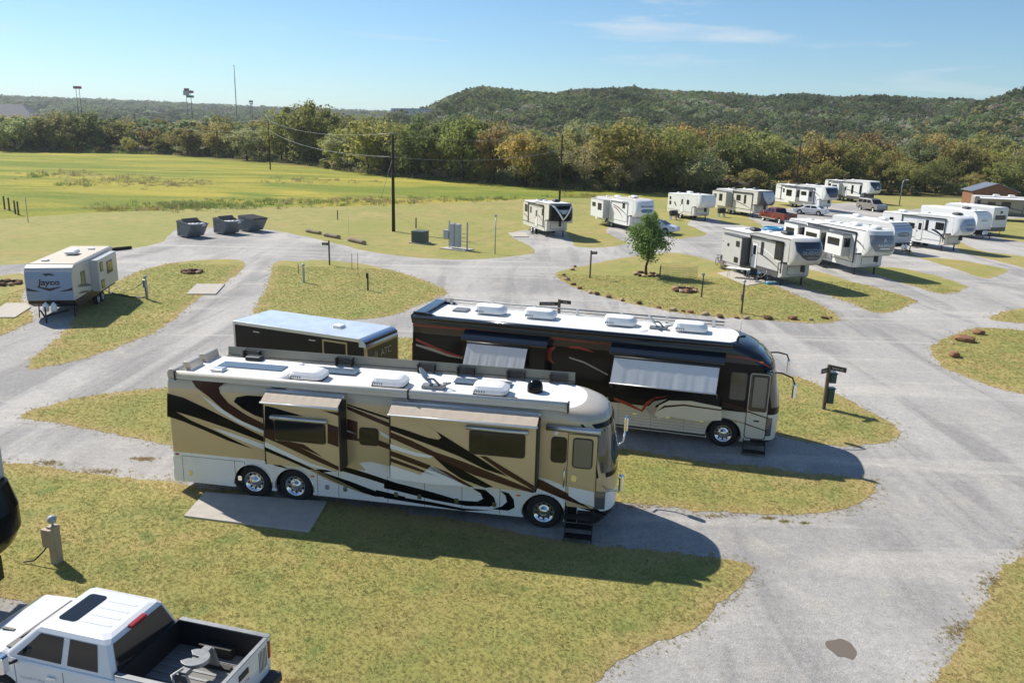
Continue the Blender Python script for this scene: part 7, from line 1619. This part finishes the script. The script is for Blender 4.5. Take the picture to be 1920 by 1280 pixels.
for xx, w, z0, z1, yy in ((0.55, 0.55, 0.25, 2.35, 0.0), (1.12, 0.55, 0.25, 2.35, 0.0)):
    q = MB(); q.rbox(xx-w/2+0.02, xx+w/2, yy-0.05, yy+0.36, z0, z1, 0.03); c_ = q.build('cabinet', M_CAB, root); q = MB(); q.box(xx-w/2+0.08, xx+w/2-0.06, yy-0.06, yy-0.05, z0+0.1, z1-0.1); q.build('door', M_CAB, c_)
q = MB(); q.rbox(-0.35, 0.2, -0.15, 0.20, 0.95, 1.75, 0.03); q.build('meter_box', M_CAB, root)
for k in range(4): q = MB(); q.box(1.45, 1.98, 0.36, 0.42, 0.4+k*0.35, 0.45+k*0.35); q.build('rung', M_STEEL, root)
for xx in (0.1, 0.3): q = MB(); q.tube([(xx, 0.1, 1.7), (xx, 0.15, 2.2), (xx+0.3, 0.2, 2.45), (xx+0.6, 0.2, 2.35)], 0.03, 6); q.build('conduit', M_STEEL, root)
# wire dog pen on the central island
b_ = gnd(1262, 524); root = empty('wire_pen', (b_[0], b_[1], 0.04), radians(8), 'low folding wire exercise pen on the central island', 'pen')
M_WIRE = mat('pen_wire', (0.16, 0.13, 0.09), 0.5, 0.3)
def panel(a, b2, h=0.95):
    q = MB(); a, b2 = Vector((*a, 0)), Vector((*b2, 0)); n = 9
    for k in range(n+1): p = a.lerp(b2, k/n); q.tube([tuple(p), tuple(p+Vector((0, 0, h)))], 0.006, 4)
    for k in range(6): z = Vector((0, 0, 0.01+h*k/5*0.98)); q.tube([tuple(a+z), tuple(b2+z)], 0.006, 4)
    o = q.build('panel', M_WIRE, root); tag(o, kind='stuff')
P8 = [(-1.1, 0.1), (-0.6, 1.3), (0.5, 1.7), (1.6, 1.5), (2.1, 0.4), (1.2, -0.3), (0.1, -0.4)]
for k in range(7): panel(P8[k], P8[(k+1) % 7])
# outdoor gear by the grey fifth-wheel
def folding_table(px, py, rz, label):
    b_ = gnd(px, py); root = empty('folding_table', (b_[0], b_[1], 0.08), radians(rz), label, 'table')
    q = MB(); q.rbox(-0.92, 0.92, -0.38, 0.38, 0.70, 0.745, 0.02); q.build('table_top', M_ROOFW, root)
    for sx in (-0.7, 0.7):
        for sy in (-0.3, 0.3): q = MB(); q.tube([(sx, sy, 0.70), (sx*1.1, sy*1.05, 0.0)], 0.018, 6); q.build('leg', M_STEEL, root)
folding_table(1383, 522, -28, 'white folding table beside the grey fifth-wheel')
def bicycle(px, py, rz, label, m, s=1.0, lie=0.0):
    b_ = gnd(px, py); root = empty('bicycle', (b_[0], b_[1], 0.08), radians(rz), label, 'bicycle'); root.rotation_euler = (lie, 0, radians(rz)); root.scale = (s, s, s)
    for xx in (-0.5, 0.52):
        q = MB(); q.tube([(xx+0.33*cos(a), 0, 0.33+0.33*sin(a)) for a in [k*2*pi/20 for k in range(21)]], 0.022, 6); w_ = q.build('wheel', M_RUB, root)
        q = MB()
        for k in range(8): a = k*pi/4; q.tube([(xx, 0, 0.33), (xx+0.32*cos(a), 0, 0.33+0.32*sin(a))], 0.004, 3)
        sp = q.build('spokes', M_STEEL, w_)
    q = MB()
    for a, c_ in (((-0.5, 0.33), (-0.08, 0.30)), ((-0.08, 0.30), (0.36, 0.72)), ((0.36, 0.72), (-0.18, 0.74)), ((-0.18, 0.74), (-0.5, 0.33)), ((-0.2, 0.86), (-0.08, 0.30)), ((0.33, 0.92), (0.52, 0.33))): q.tube([(a[0], 0, a[1]), (c_[0], 0, c_[1])], 0.02, 6)
    q.build('frame', m, root)
    q = MB(); q.rbox(-0.34, -0.08, -0.07, 0.07, 0.86, 0.92, 0.03); q.build('saddle', M_BLK, root)
    q = MB(); q.tube([(0.28, -0.28, 0.98), (0.34, 0, 0.94), (0.28, 0.28, 0.98)], 0.015, 6); q.build('handlebar', M_BLK, root)
M_TEAL = mat('teal_plastic', (0.03, 0.22, 0.30), 0.4); M_MAG = mat('magenta_paint', (0.35, 0.02, 0.06), 0.3); M_SKY = mat('sky_blue_plastic', (0.06, 0.28, 0.55), 0.4)
bicycle(1356, 502, 60, 'red child bicycle leaning near the rear of the grey fifth-wheel', M_MAG, 0.85); bicycle(1348, 500, 100, 'dark bicycle behind the red child bicycle', M_BLK, 0.95); bicycle(1428, 529, -50, 'silver bicycle at the front of the grey fifth-wheel', M_STEEL, 0.95)
b_ = gnd(1446, 533); root = empty('wading_toy', (b_[0], b_[1], 0.03), 0.3, 'blue and white ride-on toy lying by the grey fifth-wheel', 'toy'); q = MB(); q.rbox(-0.5, 0.5, -0.28, 0.28, 0.0, 0.16, 0.07); q.build('deck', M_TEAL, root); q = MB(); q.tube([(0.4*cos(a), 0.2*sin(a), 0.18) for a in [k*pi/8 for k in range(17)]], 0.03, 6); q.build('rim', M_ROOFW, root)
def camp_chair(px, py, rz, label, m):
    b_ = gnd(px, py); root = empty('camp_chair', (b_[0], b_[1], 0.05), radians(rz), label, 'chair')
    q = MB(); q.rbox(-0.26, 0.26, -0.25, 0.25, 0.40, 0.44, 0.02); q.build('seat', m, root); q = MB(); q.prism([(0.22, 0.42), (0.26, 0.42), (0.42, 0.95), (0.38, 0.95)], -0.26, 0.26, 'y'); q.build('backrest', m, root)
    for sx in (-0.24, 0.24):
        for sy in (-0.24, 0.24): q = MB(); q.tube([(sx, sy, 0.42), (sx*1.15, sy*1.15, 0.0)], 0.015, 5); q.build('leg', M_STEEL, root)
camp_chair(1403, 517, 30, 'white folding chair behind the white table', M_ROOFW); camp_chair(1412, 529, 80, 'dark folding chair before the grey fifth-wheel', M_BLK); camp_chair(1131, 424, 10, 'green camp chair by the oval-badged fifth-wheel', mat('green_canvas', (0.04, 0.07, 0.03), 0.8)); camp_chair(1148, 426, -40, 'grey camp chair by the oval-badged fifth-wheel', M_GREY)
b_ = gnd(1422, 524); root = empty('storage_bin', (b_[0], b_[1], 0.03), 0.5, 'black storage tote with blue lid by the grey fifth-wheel', 'storage bin'); q = MB(); q.rbox(-0.35, 0.35, -0.25, 0.25, 0, 0.5, 0.05); q.build('tub', M_BLK, root); q = MB(); q.box(-0.37, 0.37, -0.27, 0.27, 0.5, 0.55); q.build('lid', M_SKY, root)
for (px, py, lab) in ((1262, 412, 'grill cart beside the small older fifth-wheel'), (1352, 407, 'dark grill trailer beside the cream fifth-wheel')):
    b_ = gnd(px, py); root = empty('grill_cart', (b_[0], b_[1], 0), 0.4, lab, 'grill'); q = MB(); q.rbox(-0.5, 0.5, -0.3, 0.3, 0.55, 0.95, 0.1); q.build('firebox', M_BLK, root); q = MB(); q.lathe([(0.3, -0.5), (0.3, 0.5)], 'x', (0, 0, 0.95), 14, caps=True); q.build('hood', M_BLK, root)
    for sx in (-0.42, 0.42): q = MB(); q.box(sx-0.03, sx+0.03, -0.25, 0.25, 0, 0.56); q.build('leg', M_STEEL, root)
b_ = gnd(1450, 433); root = empty('wading_pool', (b_[0], b_[1], 0), 0, 'blue round paddling pool behind the grey fifth-wheel', 'pool'); q = MB(); q.lathe([(0.001, 0.06), (1.0, 0.06), (1.08, 0.42), (1.2, 0.46), (1.25, 0.3), (1.15, 0.0)], 'z', n=24); q.build('basin', M_SKY, root); q = MB(); q.lathe([(0.001, 0.30), (1.05, 0.30)], 'z', n=24); q.build('water', M_TEAL, root)
# shed and lamp at the far right
b_ = gnd(1832, 385); root = empty('shed', (b_[0], b_[1]+2, 0), radians(-8), 'brown timber shed with grey pitched roof before the wood', 'shed'); root.scale = (0.85, 0.85, 0.9)
M_SHED = mat('brown_boards', (0.22, 0.105, 0.055), 0.85, noise=0.2, nscale=2); M_SHROOF = mat('grey_metal_roof', (0.26, 0.27, 0.30), 0.4, 0.5, noise=0.1, nscale=1)
q = MB(); q.prism([(0, 0), (9.0, 0), (9.0, 2.7), (4.5, 4.2), (0, 2.7)], 0, 5.5); q.build('wall', M_SHED, root)
for k in range(14): q = MB(); q.box(0.3+k*0.63, 0.33+k*0.63, -0.025, 0.0, 0.1, 2.7); q.build('batten', M_SHED, root)
q = MB(); q.prism([(-0.4, 2.62), (4.5, 4.26), (4.5, 4.36), (-0.4, 2.72)], -0.5, 6.0); q.build('roof_slope', M_SHROOF, root); q = MB(); q.prism([(4.5, 4.26), (9.4, 2.62), (9.4, 2.72), (4.5, 4.36)], -0.5, 6.0); q.build('roof_slope', M_SHROOF, root)
b_ = gnd(1686, 385); root = empty('lamp_post', (b_[0], b_[1], 0), 0, 'curved lamp post before the wood at the right', 'lamp post'); q = MB(); q.tube([(0, 0, 0), (0, 0, 3.9), (0.2, 0, 4.3), (0.6, 0, 4.4)], [0.09, 0.07, 0.05, 0.05], 8); q.build('shaft', M_STEEL, root); q = MB(); q.rbox(0.5, 0.95, -0.12, 0.12, 4.32, 4.45, 0.04); q.build('lamp_head', M_ROOFW, root)
# roadside signs, mast and roofs beyond the trees
def tall_sign(px, ybot, ytop, D, w, label, boards, posts):
    X, Y_ = polar(px, D); zt = CAMH + (HOR(px)-ytop)/FPX*D; zb = terrain(px, D)
    root = empty('roadside_sign', (X, Y_, zb), 0, label, 'sign'); H = zt-zb
    for sx in posts: q = MB(); q.cyl((sx, 0, -0.5), (sx, 0, H*0.97), 0.2, n=8); q.build('post', M_POLE, root)
    for (x0, x1, z0, z1, m) in boards: q = MB(); q.box(x0, x1, -0.6, 0.6, H-z1, H-z0); q.build('board', m, root)
M_SRED = mat('sign_red', (0.40, 0.03, 0.07), 0.5); M_SGRN = mat('sign_green', (0.05, 0.22, 0.14), 0.5)
tall_sign(167, 188, 167, 700, 5, 'red roadside sign on two thin poles above the left treetops', [(-3.3, 3.3, 0, 2.1, M_SRED)], (-1.4, 1.4))
tall_sign(366, 195, 171, 620, 6, 'tall roadside sign with stacked red and green boards', [(-3.6, 0.6, 1.6, 5.0, M_SIDEG), (-2.8, 0.6, 0, 1.7, M_REDS), (0.6, 3.8, 1.6, 3.3, M_SRED), (-1.4, 3.8, 5.0, 6.6, M_SGRN)], (-1.6, 1.8))
tall_sign(478, 205, 192, 800, 4, 'small dark and white roadside sign right of the mast', [(-1.8, 1.8, 0, 1.6, M_CHAR), (-1.4, 1.8, 2.4, 3.6, M_SIDE)], (-0.8, 0.8))
X, Y_ = polar(451, 800); zt = CAMH+(HOR(451)-133)/FPX*800; zb = terrain(451, 800)
root = empty('radio_mast', (X, Y_, zb), 0, 'slender radio mast standing above the left treeline', 'mast'); q = MB(); q.cyl((0, 0, 0), (0, 0, zt-zb), 0.55, 0.4, n=6); q.build('lattice_shaft', M_STEEL, root); q = MB(); q.lathe([(0.001, -0.6), (0.7, 0), (0.001, 0.6)], 'z', (0, 0, zt-zb), 8); q.build('beacon', M_CHAR, root)
def building(px, D, w, d, h, rh, label, wall, roof, ytop=None, rz=0.0):
    X, Y_ = polar(px, D); zb = terrain(px, D)
    if ytop: zb = max(zb, CAMH+(HOR(px)-ytop)/FPX*D-h-rh)
    root = empty('house', (X, Y_, zb), rz, label, 'building')
    q = MB(); q.box(-w/2, w/2, 0, d, min(-1.0, terrain(px, D)-zb-1.0), h); q.build('wall', wall, root)
    if rh > 1.2: q = MB(); q.add([(-w/2-.5, -.5, h), (w/2+.5, -.5, h), (w/2+.5, d+.5, h), (-w/2-.5, d+.5, h), (-w*0.16, d/2, h+rh), (w*0.16, d/2, h+rh)], [(0, 1, 5, 4), (1, 2, 5), (2, 3, 4, 5), (3, 0, 4), (0, 3, 2, 1)]); q.build('roof', roof, root)
    else: q = MB(); q.prism([(-w/2-.4, h), (w/2+.4, h), (w/2+.2, h+rh*0.6), (0, h+rh), (-w/2-.2, h+rh*0.6)], -.4, d+.4); q.build('roof', roof, root)
    for k in range(int(w//5)): q = MB(); x = -w/2+2.5+k*5; q.box(x-0.6, x+0.6, -0.05, 0.0, h*0.35, h*0.75); q.build('window', M_GLASS, root)
    return root
M_ROOFG = mat('slate_roof', (0.16, 0.165, 0.19), 0.7, noise=0.15, nscale=1)
building(30, 330, 24, 12, 4.5, 6.0, 'large grey-roofed house among the trees at far left', M_SIDE, M_ROOFG, 197); building(222, 300, 9, 6, 2.8, 1.0, 'small pale house in the gap between left trees', M_SIDEC, M_ROOFG, 238); building(332, 330, 8, 6, 3.0, 1.0, 'white shed roof behind the golden trees', M_SIDEW, M_SIDEW, 230)
building(775, 640, 38, 14, 3.2, 1.1, 'long low white building at the foot of the mesa', M_SIDEW, M_SLV, 206); building(1625, 420, 30, 12, 2.6, 1.0, 'grey flat-roofed building in the trees below the right mesa', mat('grey_blue_wall', (0.26, 0.28, 0.33), 0.8), M_ROOFG); building(1672, 415, 9, 6, 2.2, 0.8, 'small white trailer roof beside the dark building', M_SIDEW, M_SIDEW)  # the grey building's wall is one even grey-blue

# air of the place: thin even haze round everything
def haze():
    q = MB(); q.box(-4700, 4700, -420, 6200, -6, 130); m = bpy.data.materials.new('haze_air'); m.use_nodes = True; nt = m.node_tree; nt.nodes.clear()
    out = nt.nodes.new('ShaderNodeOutputMaterial'); v = nt.nodes.new('ShaderNodeVolumePrincipled'); v.inputs['Color'].default_value = (0.86, 0.92, 1.0, 1); v.inputs['Density'].default_value = 0.00013; v.inputs['Anisotropy'].default_value = 0.2
    nt.links.new(v.outputs[0], out.inputs['Volume']); o = q.build('haze', m); tag(o, kind='stuff')
haze()
